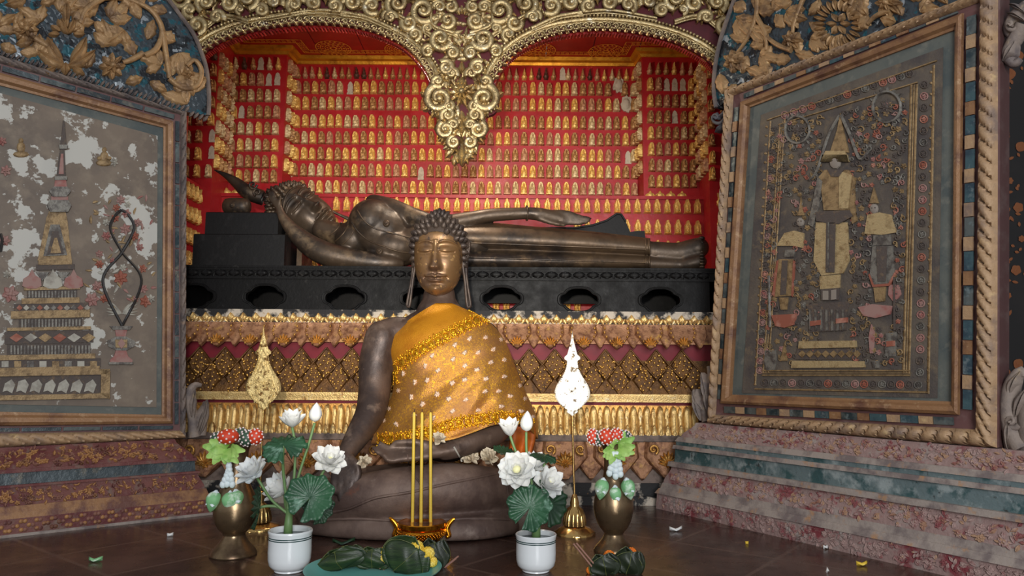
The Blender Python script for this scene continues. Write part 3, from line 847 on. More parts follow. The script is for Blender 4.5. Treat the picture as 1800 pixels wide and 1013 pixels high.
for k in range(12):
    px = 280 + 89 * k; c = at(px, 800, YP).x
    if c > xpr + .03: break
    pb = MB(); petal(pb, c + 44.5 * SP, 89 * SP * .80, 775, 842, .010, .030, True, .012, spade, 14, 9); pb.build('inner_petal', TAN, ped, smooth=50)
    pb = MB(); petal(pb, c, 89 * SP * .98, 774, 842, .014, .040, True, .014, spade, 16, 11, base=.014); pt_ = pb.build('lotus_petal', TAN, ped, smooth=50); mr = MB()
    pl_ = lambda x, y, h: Vector((at(x, y, YP).x, YP - .058 - h, at(x, y, YP).z))
    for j in range(9):
        a = -PI / 2 + (j - 4) * .40
        leaf(mr, pl_, (px, 812), a, 22 - abs(j - 4) * 1.2, 8, .012, 0, 2, 7, 5)
    flower(mr, pl_, (px, 812), 9, .014, 7)
    for s in (-1, 1):
        scroll(mr, pl_, (px + s * 26, 788), 9, 1, s, 2.2, .012, 1.2, 14, True, SP, False)
    mr.build('petal_carving', TANG, pt_, smooth=60)

slab('base_course', 846, 868, .030, .034, WORN); slab('base_course', 868, 892, .05, .055, WORN)

# ================================================================ THE BLACK BENCH
YK = 3.46; SK = YK / FPX
def zk(y): return at(815, y, YK).z
bl, br = at(308, 500, YK).x, at(1262, 500, YK).x
z_ped_top = zp(546)
bench = thing('bronze_bench', ((bl + br) / 2, YK, z_ped_top), 'long black bench pierced with lobed openings, carrying the reclining statue', 'bench')
zb0, zb1 = z_ped_top + .002, zk(470)
# front board with cut lobed openings
import bmesh
def lobed(cx, cz, rx, rz, n=64):
    pts = []
    for k in range(n):
        a = 2 * PI * k / n; ca, sa = math.cos(a), math.sin(a)
        q = max((abs(ca) ** 3 + abs(sa / .60) ** 3) ** (-1 / 3), (abs(ca / .76) ** 2.6 + abs(sa) ** 2.6) ** (-1 / 2.6))
        pts.append((cx + rx * ca * q, cz + rz * sa * q))
    return pts
    for k in range(n):
        a = 2 * PI * k / n
        r = 1 + .09 * abs(math.cos(2 * a)) ** .5 - .06 * (abs(math.sin(2 * a)) > .86)
        ca, sa = math.cos(a), math.sin(a)
        x = abs(ca) ** .85 * math.copysign(1, ca); z = abs(sa) ** .8 * math.copysign(1, sa)
        q = 1.0
        if .22 < abs(sa) < .62: q = .90
        pts.append((cx + rx * x * q, cz + rz * z * (1 if q == 1 else .98)))
    return pts
holes = []
for px, py, rx in ((340, 521, 36), (465, 522, 34), (606, 524, 35), (741, 525, 34), (882, 525, 34), (1018, 527, 34), (1161, 528, 35)):
    c = at(px, py, YK); holes.append(lobed(c.x, c.z, rx * SK, 20.5 * SK))
def board_with_holes(x0, x1, z0, z1, holes, y0, y1):
    bm = bmesh.new(); es = []
    def loop(pts):
        vs = [bm.verts.new((x, y0, z)) for x, z in pts]
        es.extend(bm.edges.new((vs[i], vs[(i + 1) % len(vs)])) for i in range(len(vs)))
    loop([(x0, z0), (x1, z0), (x1, z1), (x0, z1)])
    for h in holes: loop(h)
    bmesh.ops.triangle_fill(bm, edges=es, use_beauty=True, use_dissolve=False)
    r = bmesh.ops.extrude_face_region(bm, geom=bm.faces[:])
    for v in [g for g in r['geom'] if isinstance(g, bmesh.types.BMVert)]: v.co.y = y1
    bm.verts.index_update()
    out = MB(); out.add([tuple(v.co) for v in bm.verts], [tuple(v.index for v in f.verts) for f in bm.faces]); bm.free(); return out
mb = board_with_holes(bl, br, zb0, zk(489), holes, YK, YK + .035)
mb.build('front_board', BLACKW, bench, smooth=30)
for h in holes:
    mb = MB()
    cx = sum(p[0] for p in h) / len(h); cz = sum(p[1] for p in h) / len(h)
    for s in (1.0, 1.12):
        pts = [(cx + (x - cx) * s, YK - .002, cz + (z - cz) * s) for x, z in h]
        mb.tube(pts + [pts[0], pts[1]], .0028, 5, cap=False)
    mb.build('opening_rim', BLACKW, bench, smooth=60)
mb = MB(); mb.box(bl, YK - .018, zk(474), br, YK + .80, zb1); mb.box(bl, YK - .010, zk(493), br, YK + .03, zk(489)); mb.box(bl, YK - .006, zk(489), br, YK + .03, zk(474)); mb.box(bl, YK - .014, zk(478), br, YK + .02, zk(474))
mb.build('top_board', BLACKW, bench, smooth=0)
mb = MB(); mb.box(bl, YK + .72, zb0 + .10, br, YK + .76, zk(474)); mb.box(bl, YK + .72, zb0, at(845, 540, YK).x, YK + .76, zb0 + .10); mb.box(at(1032, 540, YK).x + .17, YK + .72, zb0, br, YK + .76, zb0 + .10)
mb.box(bl, YK, zb0, bl + .04, YK + .74, zk(474)); mb.box(br - .04, YK, zb0, br, YK + .74, zk(474))
mb.build('back_board', BLACKD, bench, smooth=0)
# lotus frieze
mb = MB()
k = 0; px = 316
while px < 1256:
    y0 = 477 + (px - 815) * .007
    a0 = lambda x, y, h: Vector((at(x, y, YK).x, YK - .008 - h, at(x, y, YK).z))
    leaf(mb, a0, (px, y0 + 12), -PI / 2, 12.5, 24, .014, 0, 0, 9, 7)
    pts = [(px + 11 * math.cos(w), y0 + 12 - 11 * math.sin(w)) for w in [PI * i / 12 for i in range(13)]]
    mb.tube([a0(x, y, .005) for x, y in pts], .0022, 5)
    px += 24.2
mb.build('lotus_frieze', BLACKW, bench, smooth=70)
# stepped block under the head
blk = thing('stepped_headrest', at(430, 470, 3.62) * 1, 'black two-stepped block under the head of the reclining statue', 'headrest')
blk.location = (at(430, 470, 3.62).x, 3.62, zb1)
mb = MB()
c1, c2 = at(339, 412, 3.60), at(500, 412, 3.60)
mb.bevbox(at(339, 440, 3.60).x, 3.60, zb1, at(500, 440, 3.60).x, 4.05, at(420, 411.5, 3.60).z, .004); mb.build('lower_step', BLACKD, blk, smooth=0)
mb = MB(); mb.bevbox(at(361, 390, 3.62).x, 3.62, at(420, 411.5, 3.60).z, at(489, 390, 3.62).x, 4.03, at(420, 373, 3.62).z, .004); mb.build('upper_step', BLACKD, blk, smooth=0)
zst = at(420, 373, 3.62).z
mb = MB(); mb.box(at(503, 440, 3.75).x, 3.75, zb1, at(513, 440, 3.75).x, 3.95, zb1 + .16); mb.box(at(522, 440, 3.75).x, 3.75, zb1, at(531, 440, 3.75).x, 3.95, zb1 + .14)
STB = mat('statue bronze', C(82, 67, 53), .45, .42, [(C(46, 40, 36), 5, .42, .62), (C(138, 114, 86), 9, .56, .78)], .08, 60, rvar=.1)
STW = mat('rubbed warm bronze', C(94, 76, 58), .46, .45, [(C(50, 42, 37), 6, .42, .62), (C(132, 108, 80), 14, .58, .8)], .08, 60, rvar=.1)
mb.build('support_post', STW, blk, smooth=0)
bol = thing('bronze_bolster', (at(415, 373, 3.72).x, 3.72, zst), 'round brown bolster with a small end knob on the black headrest', 'bolster')
c = at(416, 359, 3.70); mb = MB(); s_ = 3.7 / FPX
MX = Matrix.Rotation(PI / 2, 3, 'Y')
prof = [(0, -26), (9, -25), (14, -21), (15.5, -12), (16, 0), (15.5, 12), (14, 20), (9, 24), (0, 25)]
vs = MB(); vs.lathe([(r * s_, z * s_) for r, z in prof], (0, 0, 0), 28)
mb.add([Vector((c.x - v[2] * .95, c.y + v[1], zst + 16 * s_ + v[0])) for v in vs.v], vs.f); mb.build('bolster_body', STW, bol, smooth=70)
mb = MB(); kc = at(408, 361, 3.655); mb.tube([kc + Vector((0, .03, 0)), kc, kc + Vector((0, -.006, 0))], [4.6 * s_, 4.6 * s_, 3.4 * s_], 14); mb.ell(kc + Vector((0, -.006, 0)), 2.4 * s_, 10, 6); mb.build('end_knob', STB, bol, smooth=50)

# ================================================================ BUDDHA HEADS
def buddha_head(mb, M, zchin=-1.78, features=1.0, nz=150, na=130):
    """M maps head coordinates (x right, y back, z up, unit = half face width, eyes at z 0) to the room"""
    zt = 1.34
    zs = [zchin, zchin + .06, zchin + .22, zchin + .5, -.95, -.45, .1, .55, .9, 1.14, 1.28, zt]
    Wd = [.0, .26, .52, .76, .92, 1.0, 1.02, 1.0, .88, .68, .42, 0]
    Df = [.52, .68, .80, .86, .92, .95, .95, .95, .84, .64, .40, 0]
    Dk = [-.35, -.10, .12, .42, .74, .98, 1.10, 1.08, .94, .72, .44, 0]
    def g(x, cx, sx): return math.exp(-((x - cx) / sx) ** 2)
    def feat(x, z):
        d = 0.0
        ax = abs(x)
        # nose
        if -.98 < z < .42:
            t = min(1, max(0, (.34 - z) / 1.05)); amp = .05 + .30 * t ** 1.3
            if z < -.70: amp *= max(0, 1 - ((-.70 - z) / .17) ** 2)
            d += amp * math.exp(-abs(x / (.085 + .10 * t)) ** 2.4)
        d += .17 * g(ax, .15, .085) * g(z, -.70, .09)
        # brows
        zb = .24 + .13 * (1 - min(1.6, abs(ax - .42) / .40) ** 2) 
        if .08 < ax < .86: d += .085 * g(z, zb, .036) * min(1, (ax - .08) / .1)
        d -= .05 * g(ax, .40, .30) * g(z, .18, .10)
        # eyes
        d -= .05 * g(ax, .10, .10) * g(z, .05, .16)
        d += .11 * g(ax, .43, .27) * g(z, .02, .14)
        zl = -.065 - .05 * math.cos((ax - .43) / .30 * PI / 2) if .12 < ax < .76 else 9
        d -= .075 * g(z, zl, .026)
        d += .04 * g(z, zl + .055, .03) * g(ax, .43, .28)
        d -= .03 * g(ax, .43, .3) * g(z, -.24, .09)
        # cheeks
        d += .05 * g(ax, .55, .28) * g(z, -.62, .32)
        # mouth
        d -= .05 * g(ax, 0, .05) * g(z, -.95, .05)
        zu = -1.075 + .045 * g(ax, .12, .09) - .02 * g(ax, 0, .05) + .03 * min(1, ax / .4) ** 2
        lipw = max(0, 1 - (ax / .46) ** 2) ** .5 if ax < .46 else 0
        d += .135 * g(z, zu, .055) * lipw
        d += .145 * g(z, -1.245 + .05 * min(1, ax / .4) ** 2, .065) * max(0, 1 - (ax / .38) ** 2)
        zm = -1.155 + .055 * (ax / .42) ** 2
        if ax < .46: d -= .10 * g(z, zm, .022)
        d -= .06 * g(ax, .47, .05) * g(z, -1.12, .07)
        d -= .05 * g(ax, 0, .30) * g(z, -1.37, .06)
        # chin
        d += .17 * g(ax, 0, .25) * g(z, -1.58, .16)
        return d
    def fn(t, q):
        # rows: denser through the features
        z = zchin + (zt - zchin) * (t - .05 * math.sin(2 * PI * t) / 1)
        w, f_, k_ = cinterp(z, zs, Wd), cinterp(z, zs, Df), cinterp(z, zs, Dk)
        a = q * 2 * PI
        a = a - .32 * math.sin(a)      # more columns at the front
        sx = math.sin(a); cx = math.cos(a)
        n = .88
        x = w * math.copysign(abs(sx) ** n, sx)
        y = -f_ * math.copysign(abs(cx) ** n, cx) if cx > 0 else k_ * abs(cx) ** n * 1.0
        if cx <= 0 and k_ < 0: y = k_ * abs(cx) ** n
        if cx > 0: y -= features * feat(x, z) * min(1, cx * 2.2)
        return M @ Vector((x, y, z))
    mb.grid(fn, nz, na, False, True)
def skull(z, a, zchin=-1.78):
    zs = [-1.0, -.45, .1, .55, .9, 1.14, 1.28, 1.34]
    w = cinterp(z, zs, [.92, 1.0, 1.02, 1.0, .88, .68, .42, 0]); f_ = cinterp(z, zs, [.92, .95, .95, .95, .84, .64, .40, 0]); k_ = cinterp(z, zs, [.74, .98, 1.10, 1.08, .94, .72, .44, 0])
    return Vector((w * math.sin(a), -f_ * math.cos(a) if math.cos(a) > 0 else -k_ * math.cos(a), z))
def hair_curls(mb, M, cs, hairline=.66, ush=True, spike=1.0, side=-.55):
    """rows of pointed curls over the skull and the topknot"""
    def curl(p, nrm, r, ht):
        nrm = nrm.normalized(); a = nrm.orthogonal().normalized(); b = nrm.cross(a)
        ring = [(1.0, -.25), (1.05, .25), (.82, .6), (.5, .95), (.18, 1.2), (0, 1.28)]
        vs = []; fs = []; seg = 7
        for i, (q, h) in enumerate(ring):
            for k in range(seg):
                w = 2 * PI * k / seg + i * .35
                vs.append(M @ (p + a * (r * q * math.cos(w)) + b * (r * q * math.sin(w)) + nrm * (ht * h)))
        for i in range(len(ring) - 1):
            for k in range(seg):
                j = (k + 1) % seg; fs.append((i * seg + k, i * seg + j, i * seg + seg + j, i * seg + seg + k))
        mb.add(vs, fs)
    # cap
    def cap(t, q):
        a = q * 2 * PI; 
        zl = hl(a); z = zl + (1.34 - zl) * t
        p = skull(z, a); c = Vector((0, .05, .2)); return M @ (c + (p - c) * 1.045)
    def hl(a):
        f = math.cos(a)
        if f > .25: return hairline - .78 * (1 - f)
        if f > -.15: return hairline - .585 + (side - hairline + .585) * ((.25 - f) / .40)
        return max(-1.0, side - .45 * (-.15 - f))
    mb.grid(cap, 14, 40, False, True)
    row = 0; z = -.95
    while z < 1.34:
        r_ = skull(z, PI / 2).x
        n = max(5, int(2 * PI * r_ / (cs * 2.05)))
        for k in range(n):
            a = 2 * PI * (k + .5 * (row % 2)) / n
            if z < hl(a) + cs * .15: continue
            p = skull(z, a); nr = (p - Vector((0, .05, .25))); curl(p * 1.03, nr, cs, cs * spike)
        row += 1; z += cs * 1.72 * max(.45, (1 - (max(0, z - .6) / .9) ** 2) ** .5)
    if ush:
        c0 = Vector((0, .12, 1.16)); R = Vector((.50, .50, .50))
        mb.ell(M @ c0, 1, 4, 3) if False else None
        for i in range(6):
            el = i / 5 * PI / 2; n = max(1, int(2 * PI * .50 * math.cos(el) / (cs * 2)))
            for k in range(n):
                a = 2 * PI * (k + .5 * (i % 2)) / n
                d = Vector((math.cos(el) * math.sin(a), -math.cos(el) * math.cos(a), math.sin(el) * 1.0)); curl(c0 + Vector((d.x * .46, d.y * .46, d.z * .50)), d, cs, cs * spike)
        def um(t, q):
            el = t * PI / 2; a = q * 2 * PI
            return M @ (c0 + Vector((.47 * math.cos(el) * math.sin(a), -.47 * math.cos(el) * math.cos(a), .50 * math.sin(el) - .2 * (1 - t))))
        mb.grid(um, 8, 24, False, True)
def ear(mb, M, side, flare=.0, zlow=-2.1):
    """long-lobed ear: outer rim, inner rim and a filled shell"""
    s = side
    outer = crom([(s * 1.00, -.02, .22), (s * 1.12, .12, .50), (s * 1.24, .26, .42), (s * 1.20, .30, .0), (s * 1.12, .22, -.55), (s * (1.14 + flare * .3), .16, -1.2), (s * (1.22 + flare), .12, zlow + .15), (s * (1.20 + flare), .08, zlow), (s * (1.10 + flare), .04, zlow + .06), (s * (1.04 + flare * .55), .06, -1.2), (s * 1.00, .08, -.55), (s * .99, .02, -.1)], 44)
    mb.tube([M @ Vector(p) for p in outer], [M.to_scale().x * .062] * 44, 7)
    n = 22
    def fn(t, q):
        i = int(t * (n - 1)); a = Vector(outer[i]); b = Vector(outer[43 - i]); p = a.lerp(b, q); p.y += .07 * math.sin(PI * q); return M @ p
    mb.grid(fn, n, 5)
    mb.tube([M @ Vector(p) for p in crom([(s * 1.10, .02, .30), (s * 1.16, .14, .26), (s * 1.15, .17, -.05), (s * 1.07, .12, -.40)], 14)], M.to_scale().x * .05, 6)

# ================================================================ THE RECLINING STATUE
def Q(px, py, Y): return at(px, py, Y)
def limb(mb, pts, n=26, seg=14, flat=1.0):
    P = crom([(*Q(a, b, Y), r * Y / FPX) for a, b, Y, r in pts], n)
    mb.tube([p[:3] for p in P], [p[3] for p in P], seg, True, flat); mb.ell(P[0][:3], P[0][3], 12, 8); mb.ell(P[-1][:3], P[-1][3], 12, 8)
YR = 3.72; SR = YR / FPX
rec = thing('reclining_buddha_statue', (at(800, 470, YR).x, YR, zb1), 'large dark bronze reclining Buddha lying on the black bench before the red wall', 'statue')
b = MB()
# chest and belly
def eb(px, py, Y, rx, ry, rz, ang=0):
    M = Matrix.Rotation(-ang, 3, 'Y'); b.ell(Q(px, py, Y), (rx * SR, ry, rz * SR), 18, 12, M)
eb(668, 408, 3.72, 62, .15, 50, math.radians(-12)); eb(655, 392, 3.70, 42, .15, 42, 0); eb(690, 436, 3.70, 56, .14, 34, math.radians(-6)); eb(745, 430, 3.74, 72, .15, 40, 0); eb(810, 432, 3.74, 70, .15, 38, 0)
limb(b, [(566, 402, 3.74, 20), (592, 412, 3.73, 22), (625, 418, 3.72, 30), (650, 414, 3.72, 40)])
eb(622, 425, 3.72, 34, .12, 32)
# lower arm, propping the head
limb(b, [(489, 360, 3.575, 6.5), (496, 380, 3.57, 8.5), (512, 402, 3.57, 13), (540, 428, 3.58, 19), (572, 446, 3.58, 22), (612, 455, 3.585, 20), (655, 461, 3.59, 17), (690, 463, 3.60, 13), (704, 464, 3.61, 8)], 34)
# hand behind the cheek: palm and five fingers
for dx, dy, L, r in ((0, 0, 44, 2.8), (-4, 2, 40, 2.6), (-8, 6, 34, 2.4), (3, 3, 40, 2.6)):
    limb(b, [(489 + dx * .5, 362, 3.575, 4.6), (483 + dx, 346 + dy, 3.57, r + .3), (479 + dx, 335 + dy, 3.58, r)], 14, 10)
limb(b, [(492, 360, 3.57, 4), (493, 350, 3.56, 3), (494, 342, 3.56, 2.4)], 10, 10)
# upper arm along the body
limb(b, [(657, 358, 3.74, 17), (690, 366, 3.70, 17), (728, 382, 3.67, 17), (770, 394, 3.66, 16), (812, 388, 3.66, 14.5), (860, 379, 3.665, 12.5), (905, 376, 3.67, 11.5), (928, 375, 3.67, 11)], 40)
limb(b, [(926, 375, 3.67, 11.5), (950, 377, 3.67, 12), (975, 382, 3.67, 11), (990, 386, 3.67, 9)], 16, 14)
for (p0, p1, p2, p3, r) in (((968, 374), (995, 373), (1018, 380), (1038, 384), 4.0), ((972, 378), (998, 380), (1018, 385), (1036, 389), 4.0), ((974, 384), (996, 387), (1014, 390), (1031, 393), 3.8), ((972, 389), (994, 392), (1010, 394), (1022, 395), 3.4)):
    limb(b, [(*p0, 3.665, r + 1.2), (*p1, 3.66, r + .2), (*p2, 3.66, r - .3), (*p3, 3.66, r - 1)], 16, 10)
limb(b, [(948, 384, 3.65, 6), (970, 392, 3.645, 4.4), (992, 397, 3.65, 3.4)], 12, 10)
# legs
limb(b, [(800, 424, 3.76, 38), (860, 424, 3.75, 34), (940, 428, 3.75, 30), (1040, 434, 3.75, 24), (1120, 439, 3.75, 20), (1150, 442, 3.75, 17), (1190, 445, 3.75, 17)], 40, 18)
limb(b, [(800, 452, 3.73, 22), (900, 456, 3.72, 19), (1040, 460, 3.72, 14), (1140, 464, 3.72, 12), (1200, 466, 3.72, 11)], 34, 16)
# feet
limb(b, [(1150, 443, 3.75, 19), (1190, 446, 3.75, 20), (1212, 441, 3.74, 20), (1228, 436, 3.72, 19)], 16, 16)
limb(b, [(1188, 468, 3.72, 8), (1212, 464, 3.70, 12), (1230, 460, 3.69, 13)], 14, 14)
body = remeshed(b, .0085, 5)
from mathutils.bvhtree import BVHTree
bvhR = BVHTree.FromPolygons(body.v, body.f)
for k in range(5):      # toes
    c = Q(1233 - k * .3, 420 + k * 8, 3.70); t = MB(); t.ell(c, (6 * SR, .03, 4.6 * SR), 10, 8); body.merge(t)
    c = Q(1234, 449 + k * 5.2, 3.66); t = MB(); t.ell(c, (5 * SR, .02, 3.2 * SR), 10, 8); body.merge(t)
# head
up = Vector((-.83, -.06, .55)).normalized()
face = (Vector((0, -1, 0)) * math.cos(math.radians(33)) + Vector((.55, 0, .83)) * math.sin(math.radians(33)))
face = (face - up * face.dot(up)).normalized(); yb = -face; xr_ = yb.cross(up)
U1 = 41 * SR
M3 = Matrix((( xr_.x, yb.x, up.x), (xr_.y, yb.y, up.y), (xr_.z, yb.z, up.z)))
HC = Q(531, 354, 3.72) - face * (-.0)
RH = Matrix.Translation(HC - face * (U1 * .80)) @ (M3 * U1).to_4x4()
buddha_head(body, RH, -1.74)
body.cur = 0
body.build('body', STB, rec, smooth=180)
hb = MB(); hair_curls(hb, RH, .105, .68, True, 1.3, -.9)
hb.build('hair', BLACKD if False else STB, rec, smooth=60)
eb_ = MB(); ear(eb_, RH, 1, .12, -2.0); ear(eb_, RH, -1, .05, -1.7); eb_.build('ear', STB, rec, smooth=70)
# hair band
hb = MB(); pts = []
for k in range(25):
    a = -PI * .42 + PI * .84 * k / 24; p = skull(.62 - .72 * (1 - math.cos(a)), a); pts.append(RH @ (p * 1.035))
hb.tube(pts, .035 * U1, 6); hb.build('hair_band', STW, rec, smooth=60)
# flame finial: tapering twisted tongues
fl = MB()
for i, (w, off) in enumerate(((1.0, 0), (.8, 4), (.8, -4), (.55, 8), (.55, -8))):
    P = crom([(462, 348 + off * .9, 3.80 + .01 * i, 13 * w), (436, 338 + off * .8, 3.79, 13.5 * w), (415, 321 + off * .6, 3.79, 9.5 * w), (396, 308 + off * .25, 3.79, 5 * w), (377, 299 + off * .05, 3.79, .8)], 24)
    fl.tube([Q(*p[:3]) for p in P], [p[3] * SR for p in P], 10)
scroll(fl, lambda x, y, h: Q(x, y, 3.755 - h), (444, 325), 8, 0, 1, 2, .01, 1.3, 20, True, SR, False)
scroll(fl, lambda x, y, h: Q(x, y, 3.755 - h), (452, 338), 7, 2, 1, 2, .01, 1.3, 20, True, SR, False)
fl.build('flame_finial', STB, rec, smooth=60)
# robe over the legs
rb = MB()
def robe(t, q):
    px = 770 + (1143 - 770) * t
    top = cinterp(px, [770, 820, 880, 960, 1040, 1143], [392, 392, 394, 400, 407, 419]) ; bot = 471
    s = q
    y = top + (bot - top) * s
    # two legs: bulges with a crease between
    cr_ = .60
    if s < cr_: bul = math.sqrt(max(0, 1 - ((s - cr_ * .52) / (cr_ * .54)) ** 2)) * .13
    else: bul = math.sqrt(max(0, 1 - ((s - .81) / .23) ** 2)) * .10 + .03
    Y = 3.70 - bul * (1 - .25 * t) + .02
    return Q(px, y, Y)
rb.grid(robe, 40, 34)
def robe_end(t, q):
    p = robe(1, q); return Vector((p.x, p.y + .16 * t, p.z))
rb.grid(robe_end, 3, 34)
rb.build('robe', STW, rec, smooth=60)
re_ = MB()
def on_robe(px, y, h=.004):
    t = (px - 770) / (1143 - 770); top = cinterp(px, [770, 820, 880, 960, 1040, 1143], [392, 392, 394, 400, 407, 419]); return robe(t, (y - top) / (471 - top)) + Vector((0, -h, 0))
re_.tube([on_robe(px, 426 + (px - 800) * .038) for px in range(775, 1142, 12)], .0045, 6)
re_.tube([on_robe(px, 452 + (px - 800) * .030) for px in range(775, 1142, 12)], .0045, 6)
re_.tube([on_robe(1141, y) for y in range(421, 470, 3)], .006, 6)
re_.tube([on_robe(1135, y) for y in range(421, 470, 3)], .004, 6)
# sash lines over chest, bracelet, nipples
def chest(px, py, h):
    d = ray(px, py).normalized(); hit = bvhR.ray_cast(EYE, d)[0]
    return (hit - d * h) if hit else Q(px, py, 3.62)
re_.tube([chest(*p, .001) for p in crom([(628, 370), (640, 388), (660, 402), (690, 410), (722, 418)], 22)], .004, 6)
re_.tube([chest(*p, .001) for p in crom([(618, 390), (630, 408), (650, 424), (676, 434), (700, 442), (722, 445)], 22)], .004, 6)
for px, py in ((679, 393), (667, 442)):
    cc = chest(px, py, .004); re_.ell(cc, (.018, .010, .018), 12, 6); re_.ell(cc + Vector((0, -.010, 0)), .008, 8, 6)
for xa, ya, xb, yb in ((578, 415, 600, 391), (590, 424, 612, 396), (602, 430, 622, 404)):
    re_.tube([chest(xa + (xb - xa) * t / 8 + 3 * math.sin(PI * t / 8), ya + (yb - ya) * t / 8, .001) for t in range(9)], .0032, 6)
re_.tube([Q(926 + 2 * math.sin(w), 375 + 12.6 * math.cos(w), 3.67 - 12.6 * SR * math.sin(w)) for w in [2 * PI * k / 24 for k in range(26)]], .0045, 6)
re_.build('robe_hem', STW, rec, smooth=70)
# robe tail standing up behind the legs
tl = MB()
outl = [(880, 402), (930, 402), (975, 401), (1010, 401), (1042, 396), (1066, 388), (1084, 376), (1092, 377), (1100, 390), (1108, 408), (1120, 406), (1133, 406), (1135, 422), (1060, 420), (960, 415), (890, 412)]
tl.prism([Q(x, y, 3.83) for x, y in outl], [Q(x, y, 3.86) for x, y in outl]); tl.tube([Q(x, y, 3.83) for x, y in outl[:9]], .006, 6)
tl.build('robe_tail', BLACKD, rec, smooth=30)
# ================================================================ FLOOR AND FRONT WALLS
FLOOR = mat('polished brown floor', C(64, 44, 38), .24, 0, [(C(92, 66, 56), 2.2, .46, .62), (C(40, 28, 26), 5, .5, .7), (C(112, 84, 70), 14, .62, .78)], .04, 40, rvar=.08, spec=.5)
nt = FLOOR.node_tree; N = nt.nodes; Lk = nt.links
bs = N['Principled BSDF']; old = bs.inputs['Base Color'].links[0].from_socket
tc = N.new('ShaderNodeTexCoord'); mp = N.new('ShaderNodeMapping'); mp.inputs['Rotation'].default_value = (0, 0, math.radians(38)); mp.inputs['Location'].default_value = (.12, .05, 0)
br_ = N.new('ShaderNodeTexBrick'); br_.offset = 0; br_.inputs['Scale'].default_value = 1; br_.inputs['Brick Width'].default_value = .36; br_.inputs['Row Height'].default_value = .36; br_.inputs['Mortar Size'].default_value = .007
Lk.new(tc.outputs['Object'], mp.inputs[0]); Lk.new(mp.outputs[0], br_.inputs['Vector'])
mx = N.new('ShaderNodeMix'); mx.data_type = 'RGBA'; Lk.new(br_.outputs['Fac'], mx.inputs['Factor']); Lk.new(old, mx.inputs['A']); mx.inputs['B'].default_value = C(108, 84, 74)
mx2 = N.new('ShaderNodeMix'); mx2.data_type = 'RGBA'; mx2.inputs['Factor'].default_value = .35; mx2.blend_type = 'MULTIPLY'
br_.inputs['Color1'].default_value = (1, 1, 1, 1); br_.inputs['Color2'].default_value = (.45, .42, .42, 1)
Lk.new(mx.outputs['Result'], mx2.inputs['A']); Lk.new(br_.outputs['Color'], mx2.inputs['B']); Lk.new(mx2.outputs['Result'], bs.inputs['Base Color'])
mb = MB(); mb.box(-4, -3, -.05, 4, 5.2, 0)
struct(mb, 'floor', FLOOR, 'polished dark brown tiled floor', smooth=0)
BLK = mat('black lacquer wall', C(16, 13, 13), .35, 0, [(C(30, 24, 22), 6, .5, .7)])
mb = MB(); xa = at(316, 300, 3.40).x; mb.box(-4, 3.40, 0, xa, 3.46, 4)
struct(mb, 'wall_front_left', RIM_RED, smooth=0)
mb = MB(); xb = 1.06; mb.box(xb, 3.40, 0, 4, 3.46, 4)
struct(mb, 'wall_front_right', BLK, 'black lacquered wall with gold stencilled flowers beyond the right panel', smooth=0)
FLW = mat('orange gold stencil', C(128, 72, 30), .55, .0, [(C(120, 60, 20), 20, .5, .7)])
mb = MB(); wp = Plane((0, 3.398, 0), (1, 0))
wpl = lambda x, y, h: wp.px(x, y, .001 + h * .1)
for x, y in ((1790, 98), (1764, 180), (1768, 238), (1794, 258), (1768, 300), (1775, 318), (1766, 362), (1790, 365), (1786, 475), (1772, 520), (1768, 655), (1790, 640), (1796, 420), (1765, 440), (1776, 130), (1840, 200), (1850, 330), (1835, 430), (1845, 560), (1830, 650)):
    r = rnd.uniform(6, 10)
    flower(mb, wpl, (x, y), r, .004, rnd.choice((4, 5, 6)), 1, rnd.uniform(0, 6), False)
    for k in range(3): leaf(mb, wpl, (x + rnd.uniform(-14, 14), y + rnd.uniform(8, 26)), rnd.uniform(0, 6), rnd.uniform(7, 12), 5, .004, 0, 0, 6, 5)
o = mb.build('trim_4', FLW, smooth=60); tag(o, 'orange-gold flower stencils on the black wall', None, None, 'structure')

# ================================================================ CARVED PANELS
ROPE = mat('weathered gilt rope carving', C(172, 140, 106), .55, .1, [(C(128, 108, 96), 10, .48, .68), (C(206, 176, 128), 24, .6, .76)], .3, 90)
ROPEG = mat('grey weathered carving', C(120, 106, 98), .7, 0, [(C(88, 80, 80), 12, .45, .65), (C(160, 132, 108), 20, .62, .76)], .3, 90)
WOODG = mat('rubbed gilt moulding', C(146, 108, 74), .5, .15, [(C(104, 70, 54), 9, .46, .64), (C(178, 146, 112), 30, .58, .74)], .25, 70, stretch=(1, 1, 1))
PURP = mat('purple red fillet', C(104, 70, 68), .6, 0, [(C(120, 96, 92), 18, .5, .7)])
MIR = mat('grey green mirror tiles', C(98, 104, 102), .28, .35, [(C(46, 62, 68), 14, .46, .6), (C(120, 134, 136), 30, .56, .7)], .15, 40)
MIRT = mat('teal mirror tiles', C(70, 96, 102), .25, .3, [(C(52, 70, 82), 14, .46, .6), (C(124, 136, 138), 30, .56, .72)], .15, 40)
CREST = mat('dull gilt foliage', C(164, 130, 90), .48, .3, [(C(112, 86, 62), 14, .48, .66), (C(200, 166, 114), 40, .60, .76)], .25, 110)
BACKM = mat('dark mirror mosaic ground', C(62, 70, 76), .3, .3, [(C(34, 84, 96), 17, .56, .58, 'noise'), (C(30, 32, 36), 12, .52, .55), (C(150, 158, 164), 21, .60, .62)], .4, 44, 'edge')
SCRG = mat('grey carved scroll', C(140, 126, 116), .7, 0, [(C(102, 92, 90), 14, .45, .65), (C(168, 146, 118), 22, .6, .75)], .3, 70)
FIELDL = mat('faded grey painted panel', C(120, 106, 92), .6, 0, [(C(102, 90, 80), 5, .4, .65), (C(132, 118, 102), 14, .5, .7), (C(190, 188, 180), 7.5, .548, .562), (C(190, 188, 180), 17, .62, .635)], .08, 30, detail=7)
